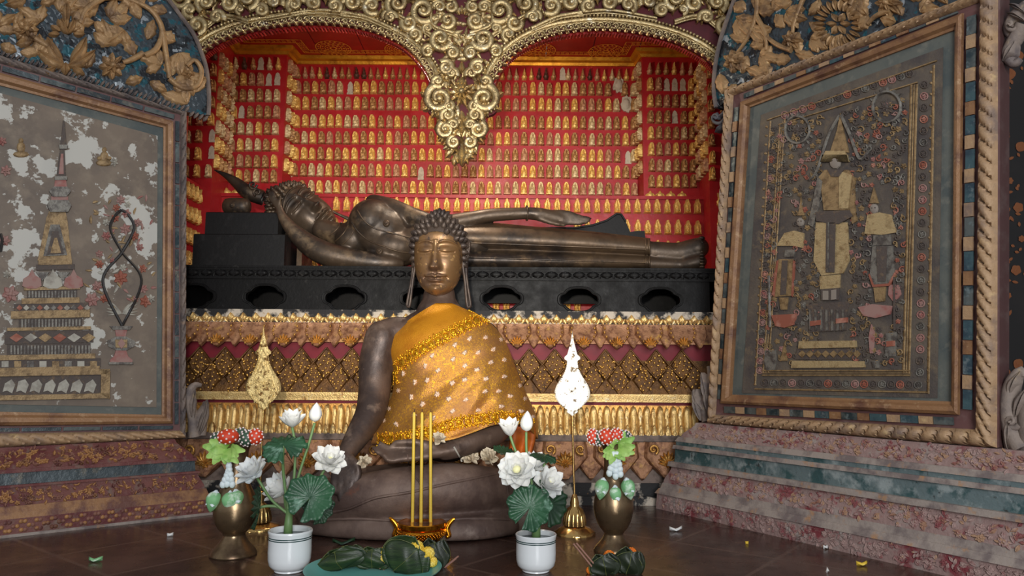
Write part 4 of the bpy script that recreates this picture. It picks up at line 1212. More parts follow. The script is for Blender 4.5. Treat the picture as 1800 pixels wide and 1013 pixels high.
FIELDR = mat('dusty dark embroidered cloth', C(100, 90, 79), .75, 0, [(C(70, 64, 64), 5, .4, .65), (C(112, 98, 80), 22, .55, .72)], .3, 110)
MATG = mat('grey green painted margin', C(94, 98, 93), .65, 0, [(C(74, 82, 82), 8, .45, .65), (C(114, 114, 106), 18, .55, .7)], .15, 40)
GLD = mat('dull gold thread', C(158, 132, 94), .5, .3, [(C(112, 90, 62), 40, .45, .65)], .3, 150)
GLDB = mat('bright gold thread', C(186, 164, 122), .45, .35, [(C(140, 116, 80), 40, .5, .7)], .3, 150)
SILV = mat('tarnished silver thread', C(128, 124, 116), .5, .3, [(C(84, 78, 74), 30, .45, .6)], .3, 120)
DKP = mat('dark embroidery', C(84, 74, 69), .7, 0, [(C(110, 92, 74), 50, .55, .68)], .3, 120)
PNK = mat('faded pink silk', C(156, 122, 114), .7, 0, [(C(150, 90, 84), 24, .45, .65)])
REDF = mat('faded red silk', C(146, 84, 66), .7, 0, [(C(180, 130, 112), 24, .5, .7)])
PALEP = mat('pale silk', C(176, 172, 160), .7, 0, [(C(140, 134, 124), 24, .45, .65)])
VINE = mat('dark wire vine', C(52, 50, 50), .5, .2)
FLESH = mat('grey silk face', C(142, 132, 122), .6, 0)

def ring_strip(pl, A, B, prof, extra=1):
    """mitred moulding between ring A (outer) and B (inner), each 4 (u,z) corners; prof = [(t, h)]"""
    mb = MB()
    for k in range(4):
        a0, a1, b0, b1 = A[k], A[(k + 1) % 4], B[k], B[(k + 1) % 4]
        for (t0, h0), (t1, h1) in zip(prof[:-1], prof[1:]):
            L = lambda p, q, t: (p[0] + (q[0] - p[0]) * t, p[1] + (q[1] - p[1]) * t)
            mb.quad(pl.p(*L(a0, b0, t0), h0), pl.p(*L(a1, b1, t0), h0), pl.p(*L(a1, b1, t1), h1), pl.p(*L(a0, b0, t1), h1))
    return mb
def rope(pl, A, B, h0, amp, seglen, slant=.5, wood=.0):
    mb = MB()
    for k in range(4):
        mb.cur = 1 if k == 2 else 0
        a0, a1, b0, b1 = [Vector(q) for q in (A[k], A[(k + 1) % 4], B[k], B[(k + 1) % 4])]
        L = (a1 - a0).length; N_ = max(2, round(L / seglen)); nu = N_ * 7 + 1
        def fn(t, q, a0=a0, a1=a1, b0=b0, b1=b1, N_=N_):
            p = a0.lerp(a1, t).lerp(b0.lerp(b1, t), q); s = q * 2 - 1
            ph = (t * N_ + s * slant) % 1; d = min(ph, 1 - ph)
            g = 1 - .75 * math.exp(-(d / .07) ** 2)
            g *= .8 + .2 * math.sin(PI * ph)
            return pl.p(p.x, p.y, h0 + amp * math.sqrt(max(0, 1 - s * s)) * g)
        mb.grid(fn, nu, 8)
    return mb
def tiles(pl, A, B, h, n4, frac, depth=.006):
    """mirror pieces let into the band between A and B"""
    mb = MB(); wb = MB()
    for k in range(4):
        a0, a1, b0, b1 = [Vector(q) for q in (A[k], A[(k + 1) % 4], B[k], B[(k + 1) % 4])]
        n = n4[k]
        for i in range(n):
            for (t0, t1, tgt, hh) in (((i + .5 - frac / 2) / n, (i + .5 + frac / 2) / n, mb, h), ((i + .5 + frac / 2 + .02) / n, (i + 1.5 - frac / 2 - .02) / n, wb, h + .004)):
                if t1 > 1.0 or t1 - t0 < .001: continue
                def g(t, q):
                    i_ = b0.lerp(b1, t); dv = (a1 - a0).normalized(); return (a0 + dv * (i_ - a0).dot(dv)).lerp(i_, q)
                c = [g(t0, .14), g(t1, .14), g(t1, .86), g(t0, .86)]
                j = rnd.uniform(-.0015, .0015)
                tgt.cur = rnd.choice((0, 0, 1))
                tgt.prism([pl.p(q.x, q.y, hh + j) for q in c], [pl.p(q.x, q.y, hh - depth) for q in c])
    return mb, wb
def tile_parts(mb, name, ms, parent):
    for i in range(0, len(mb.v), 8):
        q = MB(); q.prism(mb.v[i:i + 4], mb.v[i + 4:i + 8]); q.build(name, ms[mb.mi[i // 8 * 6]], parent, smooth=0)
def fill_leaves(mb, place, inside, x0, y0, x1, y1, n, dist, Ls, Ws, h, avoid=(), flow=None):
    pts = []
    for _ in range(n * 30):
        if len(pts) >= n: break
        x, y = rnd.uniform(x0, x1), rnd.uniform(y0, y1)
        if not inside(x, y): continue
        if any((x - a) ** 2 + (y - b) ** 2 < dist * dist for a, b in pts): continue
        if any((x - a) ** 2 + (y - b) ** 2 < r * r for a, b, r in avoid): continue
        pts.append((x, y))
        a = flow(x, y) if flow else rnd.uniform(0, 2 * PI)
        for da in (-.75, 0, .75) if rnd.random() < .45 else (rnd.uniform(-.5, .5),):
            L = rnd.uniform(*Ls); ex, ey = x + L * math.cos(a + da) * .8, y + L * math.sin(a + da) * .8
            if not inside(ex, ey): continue
            leaf(mb, place, (x, y), a + da, L * (1 if da == 0 else .8), rnd.uniform(*Ws), h * rnd.uniform(.7, 1.1), rnd.uniform(-.3, .3), 3, 12, 7)
def inpoly(poly):
    def f(x, y):
        c = False; n = len(poly)
        for i in range(n):
            (x1, y1), (x2, y2) = poly[i], poly[(i + 1) % n]
            if (y1 > y) != (y2 > y) and x < (x2 - x1) * (y - y1) / (y2 - y1) + x1: c = not c
        return c
    return f
def flat(mb, pl, pts, h0, h1):
    mb.prism([pl.px(x, y, h1) for x, y in pts], [pl.px(x, y, h0) for x, y in pts])
def plinth(name, A, d, away, courses, u1, depth, label):
    """stepped base: courses (z0, z1, s0, s1, material, carved) with s the set-back from the footing line"""
    A = Vector((A[0], A[1], 0)); d = Vector((d[0], d[1], 0)).normalized(); aw = Vector((away[0], away[1], 0)).normalized()
    t = thing(name, A + d * .5 + aw * .1, label, 'plinth')
    for (z0, z1, s0, s1, m, carve, cm) in courses:
        mb = MB(); n = 6
        P = lambda u, s, z: A + d * (s + (u1 - s) * u) + aw * s + Vector((0, 0, z))
        for i in range(n):
            ta, tb = i / n, (i + 1) / n
            f = lambda q: q * q * (3 - 2 * q) if carve else q
            sa, sb = s0 + (s1 - s0) * f(ta), s0 + (s1 - s0) * f(tb); za, zb = z0 + (z1 - z0) * ta, z0 + (z1 - z0) * tb
            mb.quad(P(0, sa, za), P(1, sa, za), P(1, sb, zb), P(0, sb, zb))
            e = lambda s, z: A + d * s + aw * depth + Vector((0, 0, z))
            mb.quad(P(0, sa, za), e(sa, za), e(sb, zb), P(0, sb, zb))
            e1 = lambda s, z: A + d * u1 + aw * depth + Vector((0, 0, z))
            mb.quad(P(1, sa, za), e1(sa, za), e1(sb, zb), P(1, sb, zb))
        for s, z in ((s0, z0), (s1, z1)):
            mb.quad(P(0, s, z), P(1, s, z), A + d * u1 + aw * depth + Vector((0, 0, z)), A + d * s + aw * depth + Vector((0, 0, z)))
        pt = mb.build('plinth_course', m, t, smooth=30, weld=True)
        if carve:
            lb = MB(); hgt = z1 - z0
            nn = int(u1 / (hgt * .42)) * 4 if carve == 1 else int(u1 / (hgt * .30))
            for k in range(nn * 2):
                u = rnd.uniform(.02, .99); tt = rnd.uniform(.12, .85)
                if carve == 2: u = (k // 3 + .5 * (k % 2)) / (nn * .67); tt = .22 + .28 * (k % 3)
                if u > .99: continue
                q = tt * tt * (3 - 2 * tt); s = s0 + (s1 - s0) * q
                base = P(u, s, z0 + hgt * tt); nrm = (-aw * 1.0 + Vector((0, 0, 1)) * (s1 - s0) / hgt).normalized(); upv = (Vector((0, 0, 1)) * hgt + aw * (s1 - s0)).normalized()
                pf = lambda x, y, h: base + d * x + upv * y + nrm * (h + .0005)
                lb.cur = rnd.choice((0, 0, 1))
                if carve == 2: dome(lb, pf, (0, 0), hgt * .15, .004)
                elif rnd.random() < .2: flower(lb, pf, (0, 0), hgt * .16, .005, 5, 1, rnd.uniform(0, 6), False)
                else: leaf(lb, pf, (0, 0), rnd.uniform(0, 6.28), hgt * rnd.uniform(.20, .34), hgt * .19, .006, rnd.uniform(-.3, .3), 2, 7, 5)
            lb.build('foliage_carving', cm, pt, smooth=60)
    return t
RA = Vector((.637, 3.326)); Rd = Vector((.529, -.848)); Raw = Vector((.848, .529))
LA = Vector((-1.226, 3.118)); Ld = Vector((-.780, -.626)); Law = Vector((-.626, .780))
WR_ = mat('worn red foliage base', C(146, 120, 115), .7, 0, [(C(122, 52, 58), 9, .53, .64), (C(156, 144, 138), 14, .52, .66), (C(96, 82, 82), 30, .6, .74)], .35, 90)
WRc = mat('worn pink grey carving', C(160, 134, 128), .7, 0, [(C(130, 70, 72), 20, .48, .62), (C(186, 150, 112), 30, .6, .72)], .3, 90)
WRd = mat('worn tan carving', C(168, 134, 108), .65, .1, [(C(136, 84, 80), 20, .5, .65)], .3, 90)
GRYM = mat('grey scuffed moulding', C(152, 140, 132), .7, 0, [(C(112, 100, 98), 12, .45, .62), (C(166, 126, 90), 20, .58, .7), (C(120, 52, 52), 15, .68, .76)], .25, 70)
TEALB = mat('teal mosaic band', C(104, 120, 122), .4, .15, [(C(58, 86, 88), 9, .48, .56), (C(152, 162, 162), 14, .52, .64), (C(60, 64, 64), 40, .62, .7)], .35, 30)
DRED = mat('dim red gilt base', C(112, 66, 60), .6, .05, [(C(92, 36, 38), 10, .45, .62), (C(112, 88, 78), 26, .54, .68)], .35, 90)
DREDc = mat('dim gilt flowers', C(164, 118, 72), .55, .15, [(C(100, 62, 48), 24, .48, .64)], .3, 90)
DRc2 = mat('dim rosy flowers', C(128, 86, 72), .6, .1, [(C(90, 48, 46), 24, .48, .64)], .3, 90)
GBAND = mat('tan gilt band', C(146, 106, 70), .55, .15, [(C(100, 62, 52), 11, .46, .60)], .25, 70)
BLUG = mat('dark blue grey mirror band', C(66, 76, 80), .4, .2, [(C(44, 52, 56), 8, .42, .58), (C(104, 98, 86), 12, .58, .68), (C(52, 84, 82), 7, .62, .7)], .3, 40)
plinth('stepped_plinth', RA, Rd, Raw, [
    (0, .066, 0, .004, WR_, 1, [WRc, WR_]), (.066, .088, -.004, .010, GRYM, 0, None), (.088, .112, .014, .022, GRYM, 0, None), (.112, .184, .024, .050, WR_, 1, [WRc, WRd]), (.184, .204, .036, .040, GRYM, 0, None),
    (.204, .260, .058, .062, TEALB, 0, None), (.260, .276, .052, .056, GRYM, 0, None), (.276, .292, .064, .064, TEALB, 0, None), (.292, .312, .060, .072, GRYM, 0, None), (.312, .374, .080, .125, WR_, 1, [WRc, WRd])],
    1.95, .30, 'pink and teal weathered stepped plinth under the panel with the embroidered figures')
plinth('stepped_plinth', LA, Ld, Law, [
    (0, .010, -.004, -.004, GRYM, 0, None), (.010, .062, .0, .004, DRED, 2, [DREDc, DRc2]), (.062, .084, .004, .010, GBAND, 0, None), (.084, .104, .012, .020, GBAND, 0, None), (.104, .166, .024, .048, DRED, 1, [DREDc, DRc2]), (.166, .174, .040, .044, DRED, 0, None),
    (.174, .216, .056, .060, BLUG, 0, None), (.216, .228, .052, .056, DRED, 0, None), (.228, .302, .064, .125, DRED, 1, [DREDc, DRc2])],
    1.35, .22, 'dark red and gilt stepped plinth under the faded stupa panel')

# ------------------------------------------------ right panel
RP = Plane((RA.x + Raw.x * .15, RA.y + Raw.y * .15, 0), Rd)
def ring(pl, pts): return [pl.uz(*q) for q in pts]
q0 = ring(RP, [(1281, 160), (1758, -22), (1757, 797), (1251, 746)])
q1 = ring(RP, [(1293, 169), (1727, 5), (1719, 755), (1262, 729)])
q1b = ring(RP, [(1295, 171), (1724, 8), (1716, 752), (1263.5, 727)])
q2 = ring(RP, [(1305, 179), (1701, 21), (1694, 732), (1270, 712)])
q2b = ring(RP, [(1307, 181), (1698, 25), (1691, 730), (1272, 710)])
q3 = ring(RP, [(1321, 190), (1682, 54), (1676, 706), (1289, 694)])
# the lower rail stands level on its plinth
for Z in (q0,):
    zb = .376; Z[2] = (Z[2][0], zb); Z[3] = (Z[3][0], zb)
rp = thing('carved_screen', RP.p((q0[2][0] + q0[3][0]) / 2, .376), 'tall carved panel of embroidered standing figures in a tan frame set with teal mirror tiles', 'screen')
mb = ring_strip(RP, q0, q3, [(0, -.06), (0, .012), (1, .004)])
mb.prism([RP.p(*q, 0) for q in q0], [RP.p(*q, -.06) for q in q0]); mb.build('frame_board', PURP, rp, smooth=0)
rope(RP, q0, q1, .012, .030, .050,   .75).build('rope_border', [ROPE, ROPE], rp, smooth=60)
tb, wb = tiles(RP, q1b, q2, .018, (9, 12, 9, 12), .56)
tile_parts(tb, 'mirror_tile', (MIR, MIRT), rp); tile_parts(wb, 'wood_block', (ROPE, WOODG), rp)
ring_strip(RP, q2b, q3, [(0, .012), (.06, .024), (.3, .032), (.62, .028), (.8, .016), (1, .014), (1, .0)]).build('inner_molding', WOODG, rp, smooth=35)
mb = MB(); mb.prism([RP.p(*q, .006) for q in q3], [RP.p(*q, -.002) for q in q3]); mb.build('margin', MATG, rp, smooth=0)
inner = [(1352, 214), (1650, 118), (1640, 700), (1318, 694)]
cl_ = [(1340, 203), (1660, 84), (1650, 700), (1307, 691)]
mb = MB(); flat(mb, RP, cl_, .004, .009); cloth = mb.build('embroidered_cloth', FIELDR, rp, smooth=0)
H0 = .009
def lines(mb, pl, segs, r, h, n=14):
    for a, b in segs:
        pts = [pl.px(a[0] + (b[0] - a[0]) * i / n, a[1] + (b[1] - a[1]) * i / n, h) for i in range(n + 1)]; mb.tube(pts, r, 6, flat=.6)
mb = MB()
for dx, r in ((0, .006), (4, .004), (8, .006)):
    lines(mb, RP, [((1374 + dx, 218 - dx), (1344 + dx * 1.1, 655)), ((1614 - dx * 1.2, 150), (1600 - dx * 1.2, 657)), ((1343, 660 - dx), (1603, 660 - dx))], r, H0)
lines(mb, RP, [((1357, 214), (1330, 676)), ((1644, 116), (1634, 692)), ((1330, 684), (1634, 690)), ((1352, 212), (1650, 108)), ((1372, 220), (1616, 146))], .006, H0)
for s in range(60):
    t = s / 59
    for (a, b) in (((1351, 216), (1330, 676)), ((1640, 118), (1634, 690))):
        if s % 2: dome(mb, lambda x, y, h: RP.px(x, y, H0 + h), (a[0] + (b[0] - a[0]) * t, a[1] + (b[1] - a[1]) * t), 2.6, .004)
mb.build('gold_braid', GLD, rp, smooth=60)
# floral running border
mb = MB(); rf = lambda x, y, h: RP.px(x, y, H0 + h)
def run(a, b, n, side=7):
    mb = MB()
    for k in range(n):
        t = (k + .5) / n; x = a[0] + (b[0] - a[0]) * t; y = a[1] + (b[1] - a[1]) * t
        mb.cur = (0, 1, 0, 2)[k % 4] if rnd.random() < .85 else 3
        mb.tube([rf(x + side * .8 * math.cos(w), y + side * .8 * math.sin(w), .002) for w in [2 * PI * i / 10 for i in range(12)]], .0022, 5)
        flower(mb, rf, (x, y), side * .6, .005, 5, 1, rnd.uniform(0, 6), False)
    mb.build('floral_border', [DKP, SILV, REDF, PNK], rp, smooth=60)
run((1362, 222), (1338, 660), 26); run((1628, 140), (1620, 665), 26, 8); run((1340, 673), (1625, 677), 18, 8); run((1375, 206), (1610, 128), 15, 8)
rz = lambda x, y: (1320 + x / 1.876, 160 + y / 1.876)
def fig(pts): return [rz(*p) for p in pts]
mb = MB()
def P_(pts, mi, h=.006): mb.cur = mi; flat(mb, RP, fig(pts), H0 - .001, H0 + h)
# 0 gold 1 bright gold 2 silver 3 dark 4 face 5 pink 6 red
P_([(268, 205), (330, 205), (312, 130), (302, 75), (292, 130)], 0, .006); P_([(245, 212), (325, 212), (332, 236), (318, 200), (255, 200), (238, 236)], 1, .009)
P_([(250, 262), (330, 262), (345, 285), (340, 330), (332, 395), (248, 395), (240, 330), (228, 290)], 0, .006); P_([(300, 265), (342, 280), (330, 390), (300, 390)], 1, .009); P_([(262, 262), (316, 262), (300, 285), (275, 285)], 3, .010)
P_([(228, 285), (244, 300), (232, 380), (212, 450), (196, 440), (212, 370)], 2, .007); P_([(344, 282), (352, 300), (350, 380), (358, 430), (342, 440), (332, 380)], 0, .007)
P_([(222, 400), (335, 395), (345, 415), (300, 440), (270, 440), (225, 430)], 3, .009)
P_([(222, 435), (326, 435), (332, 560), (312, 602), (240, 610), (214, 560)], 1, .006); P_([(258, 435), (288, 435), (284, 600), (256, 600)], 3, .009); P_([(264, 435), (268, 435), (266, 600), (262, 600)], 2, .011)
P_([(234, 612), (302, 606), (300, 650), (236, 655)], 1, .006); P_([(238, 655), (298, 650), (296, 690), (240, 692)], 3, .006); P_([(246, 660), (264, 660), (264, 690), (246, 690)], 4, .009); P_([(274, 658), (290, 656), (290, 688), (274, 690)], 4, .009)
P_([(188, 705), (336, 694), (318, 745), (322, 790), (198, 796), (208, 750)], 3, .005)
for k in range(7): P_([(200 + k * 18, 722), (206 + k * 18, 722), (208 + k * 18, 790), (201 + k * 18, 792)], 2, .008)
P_([(205, 760), (240, 756), (240, 772), (205, 776)], 6, .010); P_([(290, 752), (326, 748), (326, 764), (290, 768)], 6, .010)
P_([(168, 826), (354, 824), (356, 846), (166, 850)], 1, .010); P_([(160, 852), (370, 850), (374, 884), (152, 886)], 3, .005); P_([(145, 890), (383, 892), (384, 912), (142, 914)], 1, .010)
for k in range(8): P_([(165 + k * 26, 868), (178 + k * 26, 856), (190 + k * 26, 868), (178 + k * 26, 880)], 0, .009)
# attendants
for (dx, dy, sx) in ((0, 0, 1), ):
    P_([(160, 412), (184, 412), (178, 390), (172, 350), (168, 390)], 0); P_([(118, 470), (150, 462), (182, 470), (180, 520), (150, 512), (92, 512)], 1); P_([(120, 525), (152, 525), (150, 548), (118, 548)], 2); P_([(98, 556), (148, 556), (144, 676), (84, 680)], 0); P_([(112, 560), (130, 560), (124, 672), (106, 674)], 3, .009); P_([(94, 560), (99, 560), (86, 680), (78, 672)], 6, .008); P_([(148, 560), (153, 562), (146, 680), (142, 676)], 6, .008); P_([(100, 682), (130, 682), (126, 722), (106, 722)], 0)
    P_([(76, 740), (160, 736), (150, 772), (120, 782), (90, 776)], 6, .009)
P_([(398, 372), (428, 372), (420, 345), (412, 320), (406, 345)], 0); P_([(392, 410), (432, 402), (470, 410), (488, 468), (440, 476), (382, 472)], 1); P_([(412, 478), (468, 474), (470, 510), (410, 512)], 2); P_([(408, 514), (474, 512), (482, 600), (462, 636), (414, 640), (400, 604)], 2); P_([(424, 514), (458, 514), (454, 628), (428, 630)], 3, .009); P_([(400, 604), (414, 640), (462, 636), (482, 600), (486, 606), (466, 644), (410, 648), (396, 608)], 6, .008); P_([(412, 650), (452, 646), (448, 694), (418, 698)], 0)
P_([(362, 714), (410, 704), (476, 710), (466, 738), (420, 750), (380, 742)], 5, .009)
P_([(404, 770), (416, 800), (410, 866), (400, 866), (396, 812)], 5); P_([(462, 640), (496, 640), (502, 672), (480, 700), (460, 674)], 5, .005); P_([(478, 615), (483, 615), (484, 790), (479, 790)], 3, .008)
P_([(452, 800), (488, 796), (486, 876), (450, 876)], 2); P_([(456, 826), (484, 824), (484, 842), (456, 844)], 6, .009); P_([(54, 856), (88, 856), (92, 890), (84, 920), (58, 922), (52, 890)], 2); P_([(104, 890), (118, 830), (128, 890)], 0); P_([(406, 892), (436, 890), (430, 914), (412, 914)], 2)
for (x, y, r) in ((285, 236, 23), (170, 434, 15), (413, 390, 17)):
    mb.cur = 4; c = rz(x, y); dome(mb, lambda a, b, h: RP.px(a, b, H0 + .004 + h), c, r / 1.876 * .82, .006, 0, 1.25)
mb.cur = 3
for x, y in ((278, 232), (294, 230), (409, 388), (419, 387), (166, 432), (175, 431)):
    dome(mb, lambda a, b, h: RP.px(a, b, H0 + .008 + h), rz(x, y), 1.5, .003)
mb.cur = 2
for pts in ([(300, 82), (262, 150), (226, 262), (200, 296)], [(304, 82), (335, 150), (366, 226), (395, 200)], [(66, 610), (70, 780)]):
    P = crom([rz(*p) for p in pts], 16); mb.tube([RP.px(x, y, H0 + .004) for x, y in P], .006, 6)
mb.build('embroidered_figure', [GLD, GLDB, SILV, DKP, FLESH, PNK, REDF], rp, smooth=30)
# sprays and roundels
mb = MB()
for (x, y, r) in ((160, 130, 40), (455, 55, 46)):
    c = rz(x, y); mb.cur = 1
    mb.tube([RP.px(c[0] + r / 1.876 * math.cos(w), c[1] + r / 1.876 * 1.1 * math.sin(w), H0 + .003) for w in [2 * PI * k / 24 for k in range(26)]], .006, 6)
    for k in range(16):
        w = 2 * PI * k / 16; leaf(mb, rf, (c[0] + r / 1.876 * math.cos(w), c[1] + r / 1.876 * 1.1 * math.sin(w)), w, 9, 6, .006, .3, 0, 6, 5)
    mb.cur = 0; flower(mb, rf, c, r / 1.876 * .6, .006, 8)
ins = inpoly([rz(70, 120), rz(520, 20), rz(505, 900), rz(45, 900)])
figs = [(*rz(285, y), 34) for y in range(120, 900, 40)] + [(*rz(120, y), 22) for y in range(380, 780, 40)] + [(*rz(440, y), 26) for y in range(350, 760, 40)]
pts = []
for i in range(3000):
    x, y = rnd.uniform(1340, 1605), rnd.uniform(165, 650)
    if not ins(x, y) or any((x - a) ** 2 + (y - b) ** 2 < (r * .8) ** 2 for a, b, r in figs) or any((x - a) ** 2 + (y - b) ** 2 < 62 for a, b in pts): continue
    pts.append((x, y)); mb.cur = rnd.choice((0, 1, 4, 4, 0, 4, 3, 0, 1, 2, 4))
    if rnd.random() < .4: flower(mb, rf, (x, y), rnd.uniform(3.5, 6), .005, 5, 1, rnd.uniform(0, 6), False)
    else: scroll(mb, rf, (x, y), rnd.uniform(4, 7), rnd.uniform(0, 6), rnd.choice((-1, 1)), 1.1, .005, 1.1, 10, False, .0022, False); leaf(mb, rf, (x, y), rnd.uniform(0, 6.2), 8, 5, .006, .3, 0, 6, 5)
mb.build('embroidered_spray', [DKP, SILV, REDF, PNK, GLD], rp, smooth=60)
# crest of carved leaves
cre = [(1287, 166), (1263, 192), (1258, 160), (1260, 120), (1270, 70), (1287, 20), (1310, -40), (1350, -110), (1420, -190), (1520, -250), (1640, -270), (1730, -240), (1790, -150), (1800, -60), (1765, -26)]
mb = MB(); cb = RP
flat(mb, RP, cre, -.055, .006); mb.build('crest_ground', BACKM, rp, smooth=0)
mb = MB(); rc = lambda x, y, h: RP.px(x, y, .007 + h)
edge = [(1262, 190), (1258, 160), (1260, 120), (1270, 70), (1287, 20), (1310, -40), (1350, -110), (1420, -190), (1520, -250), (1640, -270), (1730, -240), (1790, -150)]
mb.tube([rc(x, y, .004) for x, y in crom(edge, 60)], .010, 6); mb.build('crest_edging', ROPEG, rp, smooth=60)
mb = MB()
for (x, y, r, n) in ((1295, 109, 21, 7), (1396, 73, 19, 7), (1566, 8, 24, 8), (1450, -60, 30, 8), (1340, -20, 22, 7), (1600, -120, 40, 10), (1710, -90, 30, 8)): flower(mb, rc, (x, y), r, .022, n)
n = 22
for k in range(n):      # the open rosette
    a = 2 * PI * k / n; leaf(mb, rc, (1477 + 24 * math.cos(a), 43 + 24 * math.sin(a) * .95), a, 20, 9.5, .022, 0, 0, 7, 5)
for k in range(6):
    a = 2 * PI * k / 6; leaf(mb, rc, (1477 + 4 * math.cos(a), 43 + 4 * math.sin(a)), a, 17, 14, .018, 0, 2, 8, 5)
for pts in ([(1336, -10), (1334, 30), (1318, 70), (1300, 95)], [(1334, 30), (1350, 60), (1352, 90)], [(1450, -40), (1420, -5), (1402, 40), (1398, 60)], [(1396, 90), (1370, 80), (1345, 60)], [(1500, 10), (1520, -20), (1560, -40)], [(1470, 0), (1458, -30), (1440, -60)], [(1570, 20), (1545, 30), (1530, 44)]):
    stem(mb, rc, pts, 5.5, .010, 18, .6, .0022)
ci = inpoly([(1292, 158), (1268, 180), (1264, 120), (1276, 68), (1295, 14), (1320, -40), (1420, -180), (1540, -240), (1700, -230), (1780, -110), (1690, 2), (1480, 92)])
fl_ = lambda x, y: math.sin(x * .05) * 2.2 + math.cos(y * .06) * 2.0 + rnd.uniform(-.5, .5)
fill_leaves(mb, rc, ci, 1255, -60, 1720, 185, 66, 21, (32, 46), (22, 31), .017, [(1295, 109, 20), (1396, 73, 20), (1566, 8, 22), (1477, 43, 40), (1340, -20, 20)], fl_)
fill_leaves(mb, rc, ci, 1300, -250, 1790, -60, 40, 34, (40, 60), (26, 34), .024, [(1450, -60, 30), (1600, -120, 40), (1710, -90, 30)], fl_)
mb.build('crest_foliage', CREST, rp, smooth=60)
# scroll brackets at the sides
def bracket(parent, pl, spec, m, h=.0, thick=.04):
    mb = MB(); pf = lambda x, y, q: pl.px(x, y, h + q)
    for (pts, w0) in spec['body']:
        P = crom(pts, 18); 
        mb.tube([pf(x, y, 0) for x, y, w in P], [w * .0022 for x, y, w in P], 10, flat=.8)
    for (x, y, r, a, tn) in spec.get('scroll', ()): scroll(mb, pf, (x, y), r, a, tn, r * .30, thick, 1.2, 20, True, .0022, False)
    for (x, y, a, L, W, bd) in spec.get('leaf', ()): leaf(mb, pf, (x, y), a, L, W, thick, bd, 2, 12, 7)
    return mb.build('scroll_bracket', m, parent, smooth=60)
bracket(rp, RP, {'body': [([(1232, 742, 10), (1228, 715, 11), (1236, 690, 9), (1240, 665, 7), (1237, 644, 5)], 0), ([(1244, 740, 8), (1246, 700, 8), (1248, 660, 6)], 0)], 'leaf': [(1228, 740, -1.9, 55, 18, .2), (1232, 722, -2.2, 40, 16, .2), (1240, 715, -1.6, 60, 20, -.15), (1245, 735, -1.7, 60, 16, 0)]}, SCRG, -.03)
bracket(rp, RP, {'body': [([(1276, 172, 4), (1270, 195, 7), (1258, 205, 6), (1254, 198, 4)], 0), ([(1280, 180, 5), (1279, 210, 7), (1276, 240, 4)], 0)], 'scroll': [(1262, 208, 11, 0, 1)], 'leaf': [(1276, 215, 2.2, 26, 14, .2), (1280, 215, 1.6, 36, 12, 0), (1268, 190, -2.4, 22, 12, .2)]}, mat('blue grey carved scroll', C(92, 92, 96), .65, 0, [(C(66, 66, 72), 14, .45, .65)], .3, 70), -.02)
bracket(rp, RP, {'body': [([(1790, 790, 18), (1772, 760, 15), (1766, 715, 15), (1772, 676, 13), (1786, 652, 8), (1792, 662, 5)], 0), ([(1770, 790, 10), (1762, 755, 9), (1768, 735, 6)], 0), ([(1800, 795, 14), (1800, 740, 16), (1796, 700, 10)], 0)], 'scroll': [(1778, 742, 12, .5, 1)], 'leaf': [(1768, 790, -1.5, 60, 22, 0), (1780, 735, -1.3, 60, 26, .15), (1770, 700, -1.4, 50, 24, .25)]}, SCRG, -.03)
bracket(rp, RP, {'body': [([(1800, 5, 12), (1778, 25, 12), (1765, 48, 9), (1772, 62, 6)], 0), ([(1792, 40, 14), (1775, 68, 12), (1764, 92, 11), (1774, 108, 8), (1786, 100, 5)], 0)], 'scroll': [(1776, 44, 10, 0, 1)], 'leaf': [(1770, 6, .2, 32, 16, .3), (1766, 22, .1, 34, 16, .3), (1780, 70, 1.8, 40, 24, .3)]}, SCRG, -.03)

# ------------------------------------------------ left panel
LP = Plane((LA.x + Law.x * .15, LA.y + Law.y * .15, 0), Ld)
UL = 1.10
def lring(tr, t0, br, b0):
    """corner list TR, TL, BL, BR; the left side lies outside the picture, so it is set from the top and bottom lines"""
    a, b, c, d = LP.uz(*tr), LP.uz(*t0), LP.uz(*br), LP.uz(*b0)
    def ext(p, q, u): k = (q[1] - p[1]) / (q[0] - p[0]); return (u, p[1] + k * (u - p[0]))
    w = a[0] - .17
    u = UL - w
    return [a, ext(a, b, u), ext(c, d, u), c]
p0 = lring((327, 199), (0, 99), (325, 770), (0, 781))
p1 = lring((316, 203), (0, 113), (315, 757), (0, 762)); p1b = lring((315, 205), (0, 115), (313, 755), (0, 760))
p2 = lring((305, 213), (0, 128), (304, 747), (0, 751)); p2b = lring((303, 215), (0, 130), (302, 745), (0, 749))
p3 = lring((286, 226), (0, 152), (283, 729), (0, 724))
p0[2] = (p0[2][0], .303); p0[3] = (p0[3][0], .303)
lp = thing('carved_screen', LP.p((p0[2][0] + p0[3][0]) / 2, .303), 'tall carved panel with a faded grey stupa picture peeling to white under a leaf crest', 'screen')
mb = ring_strip(LP, p0, p3, [(0, -.05), (0, .010), (1, .004)]); mb.prism([LP.p(*q, 0) for q in p0], [LP.p(*q, -.05) for q in p0]); mb.build('frame_board', PURP, lp, smooth=0)
rope(LP, p0, p1, .010, .022, .050,   .75).build('rope_border', [ROPEG, ROPE], lp, smooth=60)
tb, wb = tiles(LP, p1b, p2, .018, (7, 14, 7, 14), .94); tile_parts(tb, 'mirror_tile', (BLUG, MIR), lp)
ring_strip(LP, p2b, p3, [(0, .012), (.06, .024), (.3, .032), (.62, .028), (.8, .016), (1, .014), (1, 0)]).build('inner_molding', WOODG, lp, smooth=35)
mb = MB(); mb.prism([LP.p(*q, .006) for q in p3], [LP.p(*q, -.002) for q in p3]); mb.build('margin', MATG, lp, smooth=0)
p4_ = lring((276, 240), (0, 165), (274, 716), (0, 711)); mb = MB(); mb.prism([LP.p(*q, .010) for q in p4_], [LP.p(*q, .004) for q in p4_]); mb.build('painted_field', FIELDL, lp, smooth=0)
HL = .010
